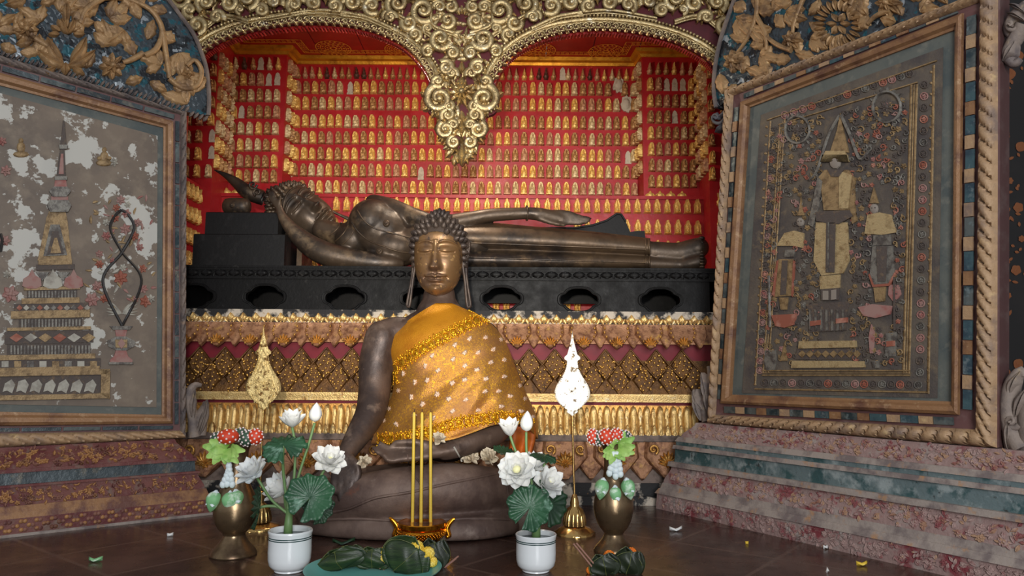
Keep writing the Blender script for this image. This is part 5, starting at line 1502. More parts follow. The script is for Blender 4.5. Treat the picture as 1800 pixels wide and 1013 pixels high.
lf = lambda x, y, h: LP.px(x, y, HL + h)
lz1 = lambda x, y: (x / 2.5325, y / 2.5325); lz2 = lambda x, y: (x / 2.5325, 400 + y / 2.5325)
mb = MB()
def T(pts, mi, h=.006, z=lz2): mb.cur = mi; flat(mb, LP, [z(*p) for p in pts], HL - .001, HL + h)
def tier(x0, x1, y0, y1, mi, h=.006, lean=-.02): T([(x0, y0), (x1, y0 + (x1 - x0) * lean), (x1, y1 + (x1 - x0) * lean), (x0, y1)], mi, h)
# 0 tan gold 1 silver grey 2 dark 3 pink 4 pale 5 red
tier(-30, 484, 640, 664, 0, .014); tier(-30, 484, 748, 770, 0, .014); T([(446, 632), (486, 640), (482, 764), (444, 740)], 0, .014); tier(-30, 446, 664, 748, 2, .004)
for k in range(7): T([(20 + k * 60, 690 + rnd.uniform(-6, 6)), (50 + k * 60, 676), (66 + k * 60, 700), (52 + k * 60, 738), (30 + k * 60, 726), (10 + k * 60, 732)], 4, .006)
tier(-20, 445, 590, 630, 2, .006); tier(-20, 440, 626, 642, 0, .010)
for k in range(8): tier(5 + k * 56, 36 + k * 56, 596, 622, (4, 0, 1)[k % 3], .009)
tier(-10, 420, 570, 592, 0, .010); tier(30, 400, 522, 572, 2, .005)
for k in range(24): tier(44 + k * 15, 52 + k * 15, 526, 566, 1, .010)
tier(20, 412, 466, 520, 2, .007); tier(30, 400, 448, 462, 0, .010)
for k in range(6): T([(40 + k * 64, 492), (70 + k * 64, 472), (100 + k * 64, 490), (70 + k * 64, 512)], (5, 4, 0)[k % 3], .011)
tier(82, 362, 408, 450, 2, .005)
for k in range(18): tier(92 + k * 15, 100 + k * 15, 410, 446, 1, .010)
tier(46, 396, 374, 408, 0, .012); tier(60, 390, 342, 374, 2, .008)
for k in range(11): T([(70 + k * 30, 360), (84 + k * 30, 346), (98 + k * 30, 360), (84 + k * 30, 372)], (5, 4, 1)[k % 3], .012)
tier(94, 350, 318, 342, 0, .011); tier(118, 340, 280, 318, 2, .005)
for k in range(15): tier(124 + k * 14.5, 132 + k * 14.5, 284, 314, 1, .009)
tier(104, 352, 268, 282, 0, .010)
for cx, mi in ((140, 3), (232, 4), (324, 3)): T([(cx - 44, 262), (cx - 38, 230), (cx - 14, 215), (cx, 188), (cx + 14, 215), (cx + 38, 230), (cx + 42, 262), (cx + 20, 274), (cx - 20, 274)], mi, .012)
for cx in (186, 278): T([(cx - 30, 200), (cx + 30, 200), (cx, 240)], 1, .008)
tier(160, 328, 168, 192, 2, .010); tier(168, 316, 148, 170, 0, .012)
T([(165, 150), (205, -40), (232, -110), (276, -110), (296, -40), (316, 145)], 0, .006); T([(190, 130), (222, -10), (262, -10), (296, 126)], 1, .010); T([(206, 124), (230, 20), (254, 20), (280, 120)], 2, .013); T([(220, 118), (238, 50), (250, 50), (268, 116)], 0, .015)
T([(205, 915), (222, 895), (300, 895), (314, 920), (298, 948), (220, 948)], 1, .014, lz1); T([(225, 878), (300, 878), (300, 898), (225, 898)], 3, .008, lz1); T([(215, 855), (235, 836), (295, 836), (312, 855), (292, 880), (232, 880)], 1, .014, lz1)
T([(244, 800), (290, 800), (296, 836), (238, 836)], 3, .008, lz1); T([(240, 790), (296, 790), (294, 806), (242, 806)], 1, .012, lz1); T([(248, 792), (290, 792), (284, 660), (266, 660)], 2, .008, lz1); T([(258, 780), (280, 780), (278, 690), (268, 690)], 3, .011, lz1); T([(258, 650), (298, 650), (294, 668), (262, 668)], 1, .012, lz1); T([(264, 650), (292, 650), (288, 600), (284, 545), (278, 540), (272, 600)], 2, .010, lz1)
# vase
T([(484, 440), (586, 440), (572, 456), (498, 456)], 1, .012); T([(508, 456), (562, 456), (556, 488), (514, 488)], 3, .008); T([(514, 486), (556, 486), (596, 506), (594, 530), (556, 548), (514, 548), (478, 530), (474, 506)], 1, .010); T([(508, 500), (562, 500), (560, 536), (510, 536)], 0, .013); T([(535, 494), (552, 518), (535, 542), (518, 518)], 3, .016); T([(512, 548), (558, 548), (566, 574), (586, 590), (584, 606), (486, 606), (486, 590), (504, 574)], 3, .008); T([(480, 600), (588, 600), (588, 610), (480, 610)], 1, .012)
mb.build('stupa_picture', [GLD, SILV, DKP, PNK, PALEP, REDF], lp, smooth=0)
mb = MB()
for sgn in (1, -1):
    pts = [(540, 440), (540 - sgn * 86, 240), (540, 112), (540 + sgn * 52, 10), (540 + sgn * 30, -50), (538, -76)]
    P = crom([lz2(*p) for p in pts], 40); mb.tube([lf(x, y, .006) for x, y in P], .0055, 6)
for pts in ([(0, 30), (8, 60), (0, 110)],):
    P = crom([lz2(*p) for p in pts], 14); mb.tube([lf(x, y, .006) for x, y in P], .0055, 6)
mb.build('vine', VINE, lp, smooth=60)
mb = MB()
for (x, y, r, c) in ((408, 322, 34, 1), (460, 318, 20, 2), (535, 226, 34, 2), (430, 262, 24, 1), (440, 165, 20, 2), (470, 40, 22, 1), (440, 120, 18, 1), (595, 40, 22, 2), (620, 90, 18, 1), (632, 185, 20, 2), (635, 275, 22, 1), (645, 330, 28, 2), (668, 318, 20, 0), (600, 320, 16, 1), (545, 180, 18, 0), (500, 150, 16, 1), (555, 10, 26, 1), (510, -40, 20, 2), (560, -60, 22, 1), (470, -20, 18, 0), (610, -20, 20, 1), (535, -120, 22, 1), (515, -85, 18, 2), (565, -100, 16, 0), (45, 298, 40, 1), (20, 60, 26, 1), (30, 210, 20, 0), (25, -250, 26, 1), (505, -288, 20, 0), (8, -380, 22, 1)):
    mb = MB(); flower(mb, lf, lz2(x, y), r / 2.5325, .007, 6, 1, rnd.uniform(0, 6)); mb.build('embroidered_flower', [PALEP, PNK, REDF][c], lp, smooth=60)
mb = MB()
for k in range(54):
    a = rnd.uniform(0, 2 * PI); x, y = 540 + rnd.uniform(-140, 140), rnd.uniform(-150, 350); mb.cur = rnd.choice((0, 3, 3, 1))
    leaf(mb, lf, lz2(x, y), a, rnd.uniform(9, 17), rnd.uniform(5, 8), .005, .2, 0, 7, 5)
for s in (-1, 1):
    for k in range(5): mb.cur = 0; leaf(mb, lf, lz2(540, 385), -PI / 2 + s * (.7 + .22 * k), 34 - k * 2, 5, .006, .1 * s, 0, 8, 5)
mb.build('flower_spray', [PALEP, PNK, REDF, GLD], lp, smooth=60)
mb = MB()     # small praying figure
mb.cur = 0; c = lz1(462, 700)
for (dx, dy, r, q) in ((0, 0, 8, 1.3), (0, -12, 4.5, 1.1), (0, 11, 16, .4), (-8, 3, 5, .8), (8, 3, 5, .8)): dome(mb, lf, (c[0] + dx, c[1] + dy), r, .007, 0, q)
mb.build('praying_figure', GLD, lp, smooth=60); mb = MB(); c = lz1(92, 660)
for (dx, dy, r, q) in ((0, 0, 8, 1.4), (0, -12, 4.5, 1.1), (0, 12, 15, .4)): dome(mb, lf, (c[0] + dx, c[1] + dy), r, .007, 0, q)
mb.build('praying_figure', GLD, lp, smooth=60)
# crest
crl = [(324, 197), (365, 204), (366, 170), (362, 126), (352, 92), (338, 60), (318, 32), (294, 0), (262, -36), (200, -80), (100, -120), (0, -130), (-120, -100), (-200, -20), (-190, 60), (0, 97)]
mb = MB(); flat(mb, LP, crl, -.045, .006); mb.build('crest_ground', BACKM, lp, smooth=0)
mb = MB(); lc = lambda x, y, h: LP.px(x, y, .007 + h)
mb.tube([lc(x, y, .004) for x, y in crom(crl[1:12], 50)], .010, 6); 
for k in range(64):
    t = k / 63; x = 360 - t * 520; y = 204 - (360 - x) * .302 + (6 if x > 330 else 0)
    leaf(mb, lc, (x + 5, y - 6), PI * .72, 13, 7, .012, 0, 0, 6, 5)
mb.build('crest_edging', ROPEG, lp, smooth=60)
mb = MB()
for (x, y, r, n) in ((45, 55, 23, 8), (196, 118, 24, 8), (330, 132, 14, 6), (-60, 20, 34, 8)): flower(mb, lc, (x, y), r, .022, n)
for s in (-1, 1):        # the big open pomegranate
    leaf(mb, lc, (116 + s * 6, 112), -PI / 2 + s * .9, 50, 28, .03, -.35 * s, 0, 12, 7); leaf(mb, lc, (116, 118), -PI / 2 + s * 1.35, 56, 24, .026, -.3 * s, 0, 12, 7); leaf(mb, lc, (118, 62), -PI / 2 + s * .6, 30, 18, .026, -.2 * s, 2, 10, 7)
    leaf(mb, lc, (112 + s * 14, 120), PI / 2 - s * 1.0, 26, 18, .024, 0, 2, 9, 7)
for k in range(7):
    a = PI + PI * k / 6; leaf(mb, lc, (116 + 12 * math.cos(a), 62 + 10 * math.sin(a)), a, 20, 12, .024, 0, 0, 8, 5)
leaf(mb, lc, (114, 112), PI / 2, 22, 22, .03, 0, 2, 9, 7); leaf(mb, lc, (116, 45), -PI / 2, 44, 22, .026, 0, 2, 11, 7)
for pts in ([(252, 100), (272, 90), (284, 60), (272, 30), (250, 12), (215, 0), (180, 0)], [(284, 60), (292, 110), (296, 140)], [(250, 96), (228, 108), (214, 112)], [(178, 0), (150, 20), (140, 44)], [(60, 70), (80, 82), (94, 90)], [(296, 140), (320, 158), (345, 152), (352, 126), (340, 108), (326, 118)]):
    stem(mb, lc, pts, 5.5, .010, 18, .7, .0025)
ci = inpoly([(318, 186), (358, 194), (358, 140), (344, 92), (326, 58), (288, 8), (250, -30), (180, -70), (60, -110), (-100, -90), (-180, 10), (0, 84)])
fl_ = lambda x, y: math.sin(x * .045 + 1) * 2.2 + math.cos(y * .05) * 2.0 + rnd.uniform(-.5, .5)
fill_leaves(mb, lc, ci, -40, -30, 360, 195, 52, 26, (36, 52), (24, 34), .018, [(45, 55, 22), (196, 118, 22), (116, 85, 44)], fl_)
fill_leaves(mb, lc, ci, -180, -110, 300, -30, 22, 36, (40, 60), (24, 34), .026, [], fl_)
mb.build('crest_foliage', CREST, lp, smooth=60)
bracket(lp, LP, {'body': [([(345, 768, 15), (342, 735, 12), (336, 710, 12), (336, 690, 11), (345, 678, 8), (356, 678, 4)], 0), ([(358, 766, 9), (362, 735, 8), (367, 710, 5)], 0)], 'leaf': [(346, 766, -1.5, 60, 20, .25), (352, 764, -1.25, 62, 18, -.1), (340, 740, -1.7, 56, 22, .2), (350, 745, -1.1, 40, 14, -.2)]}, SCRG, -.02)
# ================================================================ THE SEATED STATUE
from mathutils.bvhtree import BVHTree
BRN = mat('dusty brown bronze', C(92, 74, 64), .52, .35, [(C(62, 50, 46), 7, .44, .62), (C(122, 104, 92), 12, .58, .74), (C(140, 84, 54), 9, .68, .76)], .15, 60, rvar=.1)
LEGB = mat('dusty legs', C(112, 92, 82), .62, .15, [(C(78, 60, 54), 6, .44, .62), (C(138, 122, 112), 10, .6, .76), (C(104, 62, 46), 8, .66, .74)], .2, 50)
FACEG = mat('rubbed gilt face', C(128, 97, 64), .40, .5, [(C(104, 80, 62), 9, .50, .62), (C(72, 58, 50), 30, .59, .68), (C(190, 150, 96), 36, .60, .68)], .08, 70, rvar=.08)
HAIRB = mat('dark curls', C(78, 66, 58), .5, .4, [(C(54, 46, 44), 10, .44, .62), (C(150, 96, 60), 18, .66, .74)], .15, 60)
def eb2(b, px, py, Y, rx, ry, rz, ang=0):
    b.ell(at(px, py, Y), (rx * Y / FPX, ry, rz * Y / FPX), 20, 14, Matrix.Rotation(-ang, 3, 'Y'))
b = MB()
limb(b, [(772, 520, 3.04, 29), (772, 535, 3.04, 31), (772, 556, 3.04, 42)], 12)
eb2(b, 776, 625, 3.04, 86, .18, 80); eb2(b, 778, 596, 3.04, 84, .13, 38); eb2(b, 786, 720, 3.05, 84, .19, 90); eb2(b, 772, 566, 3.04, 62, .10, 24)
limb(b, [(845, 584, 3.04, 24), (856, 600, 3.02, 27), (874, 660, 3.0, 27), (882, 725, 2.95, 27), (868, 758, 2.86, 25), (832, 776, 2.77, 21), (800, 788, 2.73, 18), (782, 792, 2.72, 17)], 40, 18)
torso = MB(); torso.merge(b)
limb(b, [(720, 582, 3.03, 24), (690, 586, 3.01, 29), (670, 600, 3.0, 31)], 10)
limb(b, [(672, 594, 2.99, 31), (661, 640, 2.98, 30), (658, 690, 2.95, 28), (650, 728, 2.89, 26), (630, 764, 2.82, 22), (612, 793, 2.76, 17), (606, 806, 2.74, 16)], 40, 18)
# right hand reaching down over the knee
eb2(b, 604, 818, 2.715, 20, .020, 20)
for x0, x1, x2, y2, r in ((590, 586, 585, 868, 5.0), (600, 598, 597, 882, 5.2), (610, 609, 609, 884, 5.2), (619, 619, 618, 872, 4.8)):
    limb(b, [(x0, 820, 2.705, r + 1.6), (x1, 840, 2.685, r + .4), (x2, (840 + y2) / 2 + 4, 2.672, r), (x2, y2, 2.668, r - 1.2)], 18, 10)
limb(b, [(616, 806, 2.715, 8), (628, 818, 2.70, 6.6), (630, 838, 2.69, 6), (626, 852, 2.685, 4.6)], 16, 10)
# left hand, palm up in the lap
limb(b, [(800, 790, 2.715, 16), (770, 795, 2.70, 17), (745, 797, 2.69, 16)], 12, 14, .62)
for k, (y0, y1, xt) in enumerate(((788, 786, 668), (793, 795, 656), (798, 802, 660), (803, 808, 674))):
    limb(b, [(752, y0, 2.70 - .012 * k, 6.6), (712, y0 + 4, 2.69 - .012 * k, 6), (684, y1 + 2, 2.685 - .012 * k, 5.2), (xt, y1 - 8, 2.685 - .012 * k, 4)], 18, 10)
limb(b, [(766, 786, 2.69, 8), (735, 778, 2.68, 6.6), (700, 778, 2.68, 5.6), (692, 780, 2.68, 4.4)], 16, 10)
upper = remeshed(b, .0075, 5)
b = MB()
eb2(b, 715, 885, 2.98, 180, .26, 66); eb2(b, 700, 925, 2.95, 190, .24, 40)
limb(b, [(888, 868, 2.88, 40), (800, 858, 2.76, 42), (700, 866, 2.72, 42), (620, 878, 2.74, 40), (560, 888, 2.84, 44)], 40, 20)
limb(b, [(885, 850, 2.86, 24), (820, 846, 2.78, 26), (740, 862, 2.72, 26)], 20, 16)
limb(b, [(556, 928, 2.80, 30), (640, 934, 2.72, 28), (740, 937, 2.70, 28), (830, 936, 2.72, 28), (884, 930, 2.80, 30)], 40, 20)
limb(b, [(545, 950, 2.80, 14), (640, 958, 2.70, 13), (740, 959, 2.68, 13), (840, 958, 2.70, 13), (900, 950, 2.80, 14)], 40, 14)
for i, q in enumerate(b.v):
    if q[2] < .002: b.v[i] = (q[0], q[1], .002)
legs = remeshed(b, .010, 5)
for i, q in enumerate(legs.v):
    if q[2] < .001: legs.v[i] = (q[0], q[1], .001)
bvhT = BVHTree.FromPolygons(torso.v, torso.f)
sea = thing('seated_buddha_statue', (at(730, 950, 2.9).x, 2.9, 0), 'seated brown Buddha with gilt face and gold shawl, right hand reaching to the floor', 'statue')
upper.mi = [0] * len(upper.f); legs.mi = [2] * len(legs.f)
bvhS = BVHTree.FromPolygons(upper.v + legs.v, upper.f + [tuple(i + len(upper.v) for i in f) for f in legs.f])
def on(bvh, px, py, h, Yd=2.7):
    d = ray(px, py).normalized(); hit = bvh.ray_cast(EYE, d)
    return (hit[0] - d * h) if hit[0] else at(px, py, Yd)
UH = 43.5 * 2.93 / FPX
HM = Matrix.Translation(at(771.5, 443.5, 2.985)) @ Matrix.Rotation(math.radians(3), 4, 'X') @ Matrix.Rotation(math.radians(-3), 4, 'Z') @ Matrix.Scale(UH, 4)
hd = MB(); buddha_head(hd, HM, -1.85); hd.mi = [1] * len(hd.f)
upper.merge(hd); upper.merge(legs)
upper.build('body', [BRN, FACEG, LEGB], sea, smooth=180)
hb = MB(); hair_curls(hb, HM, .138, .72, True, 1.25, -.75); hb.build('hair', HAIRB, sea, smooth=60)
for s in (1, -1):
    eb_ = MB(); ear(eb_, HM, s, .10, -2.25); eb_.build('ear', HAIRB, sea, smooth=70)
mb = MB()
for pts, r in (([(560, 905), (612, 895), (660, 876), (720, 866), (780, 852), (840, 840), (886, 830)], .005), ([(548, 916), (620, 912), (700, 916), (780, 914), (840, 912), (896, 914)], .005), ([(716, 800), (722, 830), (738, 850), (742, 880), (728, 905)], .003), ([(880, 832), (892, 860), (893, 905)], .004)):
    P = crom(pts, 44); mb.tube([on(bvhS, x, y, .001) for x, y in P], r, 6)
mb.build('robe_hem', LEGB, sea, smooth=60)
# beads round the neck base and a cord on the wrist
mb = MB(); P = crom([(798, 786), (806, 800), (812, 812)], 14); mb.tube([on(bvhS, x, y, .004) for x, y in P], .003, 6); mb.build('wrist_cord', mat('grey cord', C(150, 146, 138), .7), sea)

# ---------------------------------------------------------------- gold shawl
SHP = mat('plain gold weave', C(208, 140, 28), .45, .35, [(C(186, 116, 18), 9, .5, .7)], .5, 260, 'noise')
SHL = mat('gold lace', C(208, 150, 66), .40, .66, [(C(168, 116, 78), 230, .48, .60), (C(240, 184, 56), 110, .54, .62), (C(186, 132, 84), 7, .5, .7)], .42, 300)
TRM = mat('bright gold trim', C(232, 176, 40), .3, .75, [(C(166, 100, 14), 80, .5, .66)], .4, 160)
STAR = mat('silver star sequin', C(214, 186, 164), .5, .2)
Ls = [(533, 766), (545, 745), (560, 722), (575, 703), (592, 685), (615, 681), (640, 687), (665, 692), (690, 690), (715, 678), (740, 666), (780, 652)]
Rs = [(533, 794), (545, 822), (553, 838), (565, 858), (580, 874), (600, 888), (625, 899), (660, 912), (690, 924), (715, 936), (745, 946), (770, 946)]
def lr(y): return cinterp(y, [a for a, _ in Ls], [q for _, q in Ls]), cinterp(y, [a for a, _ in Rs], [q for _, q in Rs])
def ybot(q): return cinterp(q, [-1, -.5, -.1, .2, .45, .7, .9, 1], [780, 780, 774, 760, 748, 744, 756, 772])
def shawl_pt(y, a, h=0.0):
    l, r = lr(y); cx, R_ = (l + r) / 2, (r - l) / 2
    px = cx + R_ * math.sin(a)
    D = cinterp(y, [533, 550, 580, 620, 680, 740, 780], [.05, .10, .175, .215, .235, .27, .31])
    Y = 3.02 - D * math.cos(a) * (1 if math.cos(a) > 0 else .6)
    # folds sweeping from the shoulder down across the body
    w = (px - 700) * .66 + (y - 560) * .75
    amp = .020 * min(1, max(0, (y - 600) / 60)) * max(0, math.cos(a))
    f = 1 - 2 * abs(math.sin(w * .036 + .35 * math.sin(px * .02))) ** .8 + .35 * math.sin(w * .16 + 1.2)
    v = (px - 905) * .95 + (y - 560) * .28; f2 = math.sin(v * .16) * max(0, (px - 800) / 100)
    q = at(px, y, Y)
    if math.cos(a) > .05:
        dr = (q - EYE).normalized(); hit = bvhT.ray_cast(EYE, dr)[0]
        if hit is not None:
            gap = (q - EYE).length - ((hit - EYE).length - .014)
            if gap > 0: q = q - dr * gap
    d = (EYE - q).normalized(); return q + d * (h + amp * (1.4 + f) + .010 * (1 + f2) * max(0, math.cos(a)) * min(1, max(0, (y - 580) / 60)))
def shawl_px(px, y, h):
    l, r = lr(y); a = math.asin(max(-1, min(1, (px - (l + r) / 2) / ((r - l) / 2)))); return shawl_pt(y, a, h)
diag = crom([(687, 652), (705, 638), (735, 617), (775, 594), (815, 574), (838, 562), (860, 556)], 60)
def diag_y(px):
    if px <= diag[0][0]: return diag[0][1] + (diag[0][0] - px) * .5
    for (xa, ya), (xb, yb) in zip(diag[:-1], diag[1:]):
        if xa <= px <= xb: return ya + (yb - ya) * (px - xa) / (xb - xa)
    return diag[-1][1] - (px - diag[-1][0]) * .2
sh = thing('gold_shawl', (at(790, 780, 2.9).x, 2.9, at(790, 780, 2.75).z), 'gold lace shawl with silver stars draped over one shoulder of the seated Buddha', 'shawl')
mb = MB(); NU, NV = 60, 70
A0 = math.radians(112)
def fn(t, q):
    a = -A0 + 2 * A0 * q; s = math.sin(max(-PI / 2, min(PI / 2, a)))
    y = 533 + (ybot(s) - 533) * t; return shawl_pt(y, a)
mb.grid(fn, NU, NV)
for i, f in enumerate(mb.f):
    c = sum((Vector(mb.v[k]) for k in f), Vector()) / 4; w = c - EYE; dep = w.dot(_F); px = 900 + FPX * w.dot(CR) / dep; py = 506.5 - FPX * w.dot(CU) / dep
    mb.mi[i] = 0 if py < diag_y(px) else 1
pts = []; mb.cur = 2
for i in range(3000):
    x, y = rnd.uniform(664, 938), rnd.uniform(570, 748); l, r = lr(y)
    if not (l + 5 < x < r - 4) or y < diag_y(x) + 20 or y > ybot(((x - (l + r) / 2) / ((r - l) / 2))) - 26: continue
    if any((x - a) ** 2 + (y - q) ** 2 < 22 ** 2 for a, q in pts): continue
    pts.append((x, y))
    for k in range(7):
        a = 2 * PI * k / 7; leaf(mb, lambda p, q, h: shawl_px(p, q, .002 + h), (x, y), a, 4.6, 2.4, .0015, 0, 0, 5, 3)
    dome(mb, lambda p, q, h: shawl_px(p, q, .003 + h), (x, y), 1.5, .003)
so = mb.build('shawl_cloth', [SHP, SHL, STAR], sh, smooth=180)
sm = so.modifiers.new('solid', 'SOLIDIFY'); sm.thickness = .003; sm.offset = -1
# lace trims
def trim(P, w, parent, flip=1):
    mb = MB(); R_ = resample(P, 2.4)
    for k, (x, y) in enumerate(R_):
        x2, y2 = R_[min(k + 1, len(R_) - 1)]; x1, y1 = R_[max(0, k - 1)]; l = math.hypot(x2 - x1, y2 - y1) or 1; nx, ny = -(y2 - y1) / l, (x2 - x1) / l
        for s in (-1, 1):
            if k % 2 == 0: mb.ell(shawl_px(x + nx * s * w * .5, y + ny * s * w * .5, .006 + rnd.uniform(0, .004)), (.0042, .0042, .0042), 6, 5)
            if k % 2: mb.ell(shawl_px(x + nx * s * w * .72 + rnd.uniform(-1, 1), y + ny * s * w * .72 + rnd.uniform(-1, 1), .005 + rnd.uniform(0, .004)), (.0046, .004, .0046), 6, 5)
            if k % 3 == 0: mb.ell(shawl_px(x + nx * s * w * .95 + rnd.uniform(-2, 2), y + ny * s * w * .95 + rnd.uniform(-2, 2), .004), (.0040, .0035, .0050), 6, 5)
    for k, (x, y) in enumerate(resample(P, 15)):
        c = (x, y); pf = lambda a, b_, h: shawl_px(a, b_, .006 + h)
        mb.tube([pf(x + 5.6 * math.cos(q), y + 5.6 * math.sin(q), .003) for q in [2 * PI * i / 14 for i in range(16)]], .0030, 6)
        dome(mb, pf, c, 4.2, .006)
    return mb.build('lace_trim', TRM, parent, smooth=70)
trim(diag, 11, sh)
low = crom([(662, 772), (690, 772), (720, 767), (760, 757), (800, 745), (840, 738), (880, 733), (915, 738), (938, 748)], 60)
trim(low, 11, sh)
trim(crom([(690, 652), (692, 664), (694, 676)], 12), 6, sh)

# the hanging end at the far hip
ORC = mat('orange cloth', C(190, 96, 20), .6, .1, [(C(150, 66, 14), 8, .4, .65)], .2, 120)
mb = MB()
mb.grid(lambda t, q: at(892 + 46 * q + 4 * math.sin(t * 5), 742 + 84 * t - 10 * q * t, 2.93 - .03 * math.sin(q * 9) * t), 12, 16); o = mb.build('hanging_end', [ORC], sh, smooth=180); m_ = o.modifiers.new('solid', 'SOLIDIFY'); m_.thickness = .003

# ================================================================ OFFERINGS
WHITE = mat('white glazed china', C(226, 230, 232), .18, 0, [], 0, spec=.5, coat=.4)
STRIPE = mat('dark green glaze line', C(40, 66, 66), .25)
PETW = mat('white silk petals', C(232, 232, 228), .6, 0, [(C(214, 220, 222), 12, .5, .7)], trans=.25)
PETC = mat('cream flower heart', C(226, 224, 176), .6, 0, trans=.2)
STEMG = mat('green stem', C(104, 136, 84), .5)
LEAFG = mat('dark green lotus leaf', C(48, 92, 62), .38, 0, [(C(34, 70, 48), 14, .42, .62), (C(124, 160, 140), 26, .56, .72)], .25, 60)
LEAFD = mat('deep green leaf', C(34, 66, 40), .45, 0, [(C(26, 50, 34), 14, .42, .62)], .2, 60)
VASEB = mat('dark brass vase', C(142, 120, 92), .30, .85, [(C(92, 74, 58), 9, .44, .64), (C(150, 124, 88), 20, .62, .76)], .05, 60, rvar=.07)
BRASS = mat('polished brass', C(214, 176, 112), .22, .95, [(C(150, 112, 64), 18, .54, .72)], .06, 80)
GOLDS = mat('shiny gold', C(226, 150, 40), .16, .95, [(C(180, 96, 16), 30, .55, .7)], .0)
def lotus_flower(mb, c, axis, R, opening=1.0, rings=((8, 82, 1.0), (8, 56, .92), (7, 32, .80), (5, 14, .62)), wid=.62):
    ax = Vector(axis).normalized(); a = ax.orthogonal().normalized(); b = ax.cross(a); c = Vector(c)
    for ri, (n, tilt, ln) in enumerate(rings):
        for k in range(n):
            w = 2 * PI * (k + .5 * (ri % 2)) / n + rnd.uniform(-.12, .12); th = math.radians(tilt) * opening * rnd.uniform(.88, 1.1); L = R * ln * rnd.uniform(.92, 1.06)
            rad = a * math.cos(w) + b * math.sin(w); tan = -a * math.sin(w) + b * math.cos(w)
            def fn(t, q):
                s = q * 2 - 1; th0 = th * 1.25 - th * .5 * t       # curls back up towards the tip
                r_ = L * (math.sin(th * 1.2) * t * (1 - .18 * t)); z_ = L * (math.cos(th * 1.1) * t + .22 * t * t * (1 if th > .5 else .2))
                wd = L * wid * .5 * (math.sin(PI * min(1, t ** .85 * .97 + .03)) ** .62)
                cup = (s * s) * wd * .55
                inn = (ax * math.sin(th) - rad * math.cos(th) * .9)
                return c + rad * (R * .06 + r_) + ax * z_ + tan * (s * wd) + inn * cup
            mb.grid(fn, 8, 5)
def lotus_bud(mb, c, axis, R, H):
    ax = Vector(axis).normalized(); a = ax.orthogonal().normalized(); b = ax.cross(a); c = Vector(c)
    mb.grid(lambda t, q: c + ax * (H * t) + (a * math.cos(2 * PI * q) + b * math.sin(2 * PI * q)) * (R * math.sin(PI * t ** .72) ** .8 * (1 + .05 * math.cos(q * 2 * PI * 5 + t * 3))), 14, 20, False, True)
def lotus_leaf(mb, c, nrm, R, wav=.06, cup=.18, rays=9, sq=1.0):
    ax = Vector(nrm).normalized(); a = ax.cross(Vector((0, 0, 1))); a = a.normalized() if a.length > .01 else Vector((1, 0, 0)); b = a.cross(ax); c = Vector(c); ph = rnd.uniform(0, 6)
    def fn(t, q):
        w = PI * .06 + (2 * PI - PI * .12) * q - PI / 2 + .5; r = R * t * (1 + wav * math.sin(w * rays + ph) * t + .05 * math.sin(w * 3))
        h = R * (cup * t * t + .07 * t * math.sin(w * rays * 2 + ph) * t - .05 * math.exp(-((q * rays * 2 % 1 - .5) / .15) ** 2) * t)
        return c + a * (r * math.cos(w)) + b * (r * math.sin(w) * sq) + ax * h
    mb.grid(fn, 9, 72)
def pot(px, ybase, yrim, rpx, label):
    c = flr(px, ybase - 8); Y = c.y; S = Y / FPX; H = at(px, yrim, Y).z
    t = thing('potted_lotus', c, label, 'flower pot', 'white pots of artificial lotus')
    R = rpx * S
    mb = MB(); k = H
    mb.lathe([(R * .60, 0), (R * .64, 0), (R * .68, .02 * k), (R * .66, .05 * k), (R * .80, .09 * k), (R * .93, .17 * k), (R * .985, .30 * k), (R, .5 * k), (R * .99, .86 * k), (R * 1.0, .9 * k), (R * 1.025, .94 * k), (R * 1.03, .985 * k), (R * 1.0, k), (R * .94, .985 * k), (R * .92, .93 * k), (R * .90, .5 * k), (R * .8, .4 * k), (0, .4 * k)], c, 48)
    mb.build('pot', WHITE, t, smooth=50)
    mb = MB()
    for zz in (.845, .80):
        mb.lathe([(R * .99, zz * k - .0016), (R * 1.004, zz * k - .0012), (R * 1.004, zz * k + .0012), (R * .99, zz * k + .0016)], c, 48)
    mb.build('rim_stripe', STRIPE, t, smooth=50)
    return t, c, Y, S, H
def flower_part(t, px, py, Y, S, axis, rpx, op=1.0, stem_pts=None, base=None, heart=False, rings=None):
    mb = MB(); cc = at(px, py, Y); kw = {'rings': rings} if rings else {}
    ax = Vector(axis).normalized(); lotus_flower(mb, cc - ax * rpx * S * .35, axis, rpx * S, op, **kw)
    o = mb.build('flower', PETW, t, smooth=180)
    h = MB(); h.ell(cc - ax * rpx * S * .12, rpx * S * .16, 10, 7); h.build('flower_heart', PETC, o, smooth=180)
    if stem_pts:
        s_ = MB(); P = crom([tuple(at(x, y, Yy)) for x, y, Yy in stem_pts] + [tuple(cc - ax * rpx * S * .35)], 22); s_.tube(P, .0042, 8); s_.build('stem', STEMG, o, smooth=180)
    return o
# left pot
t, c, Y, S, H = pot(508, 1012, 931, 36, 'white china pot of lotus flowers beside the brass vase, on the left of the candles')
Y = c.y
R4 = ((8, 66, 1), (7, 40, .92), (6, 20, .8))
base = (508, 905, Y)
flower_part(t, 514, 741, Y + .02, S, (.05, -.25, 1), 31, .85, [base, (516, 850, Y), (519, 790, Y + .01)], rings=R4)
flower_part(t, 441, 826, Y - .02, S, (-.45, -.55, .8), 36, 1.0, [base, (478, 880, Y - .01), (458, 850, Y - .02)])
flower_part(t, 580, 806, Y - .02, S, (.25, -.65, .75), 35, 1.0, [base, (545, 872, Y - .01), (568, 830, Y - .02)])
flower_part(t, 491, 860, Y + .05, S, (-.45, -.45, .5), 38, .9, [base, (502, 890, Y + .03)], rings=R4)
mb = MB(); lotus_bud(mb, at(553, 742, Y + .02), (.08, 0, 1), 11 * S, 34 * S); o = mb.build('flower_bud', PETW, t, smooth=180)
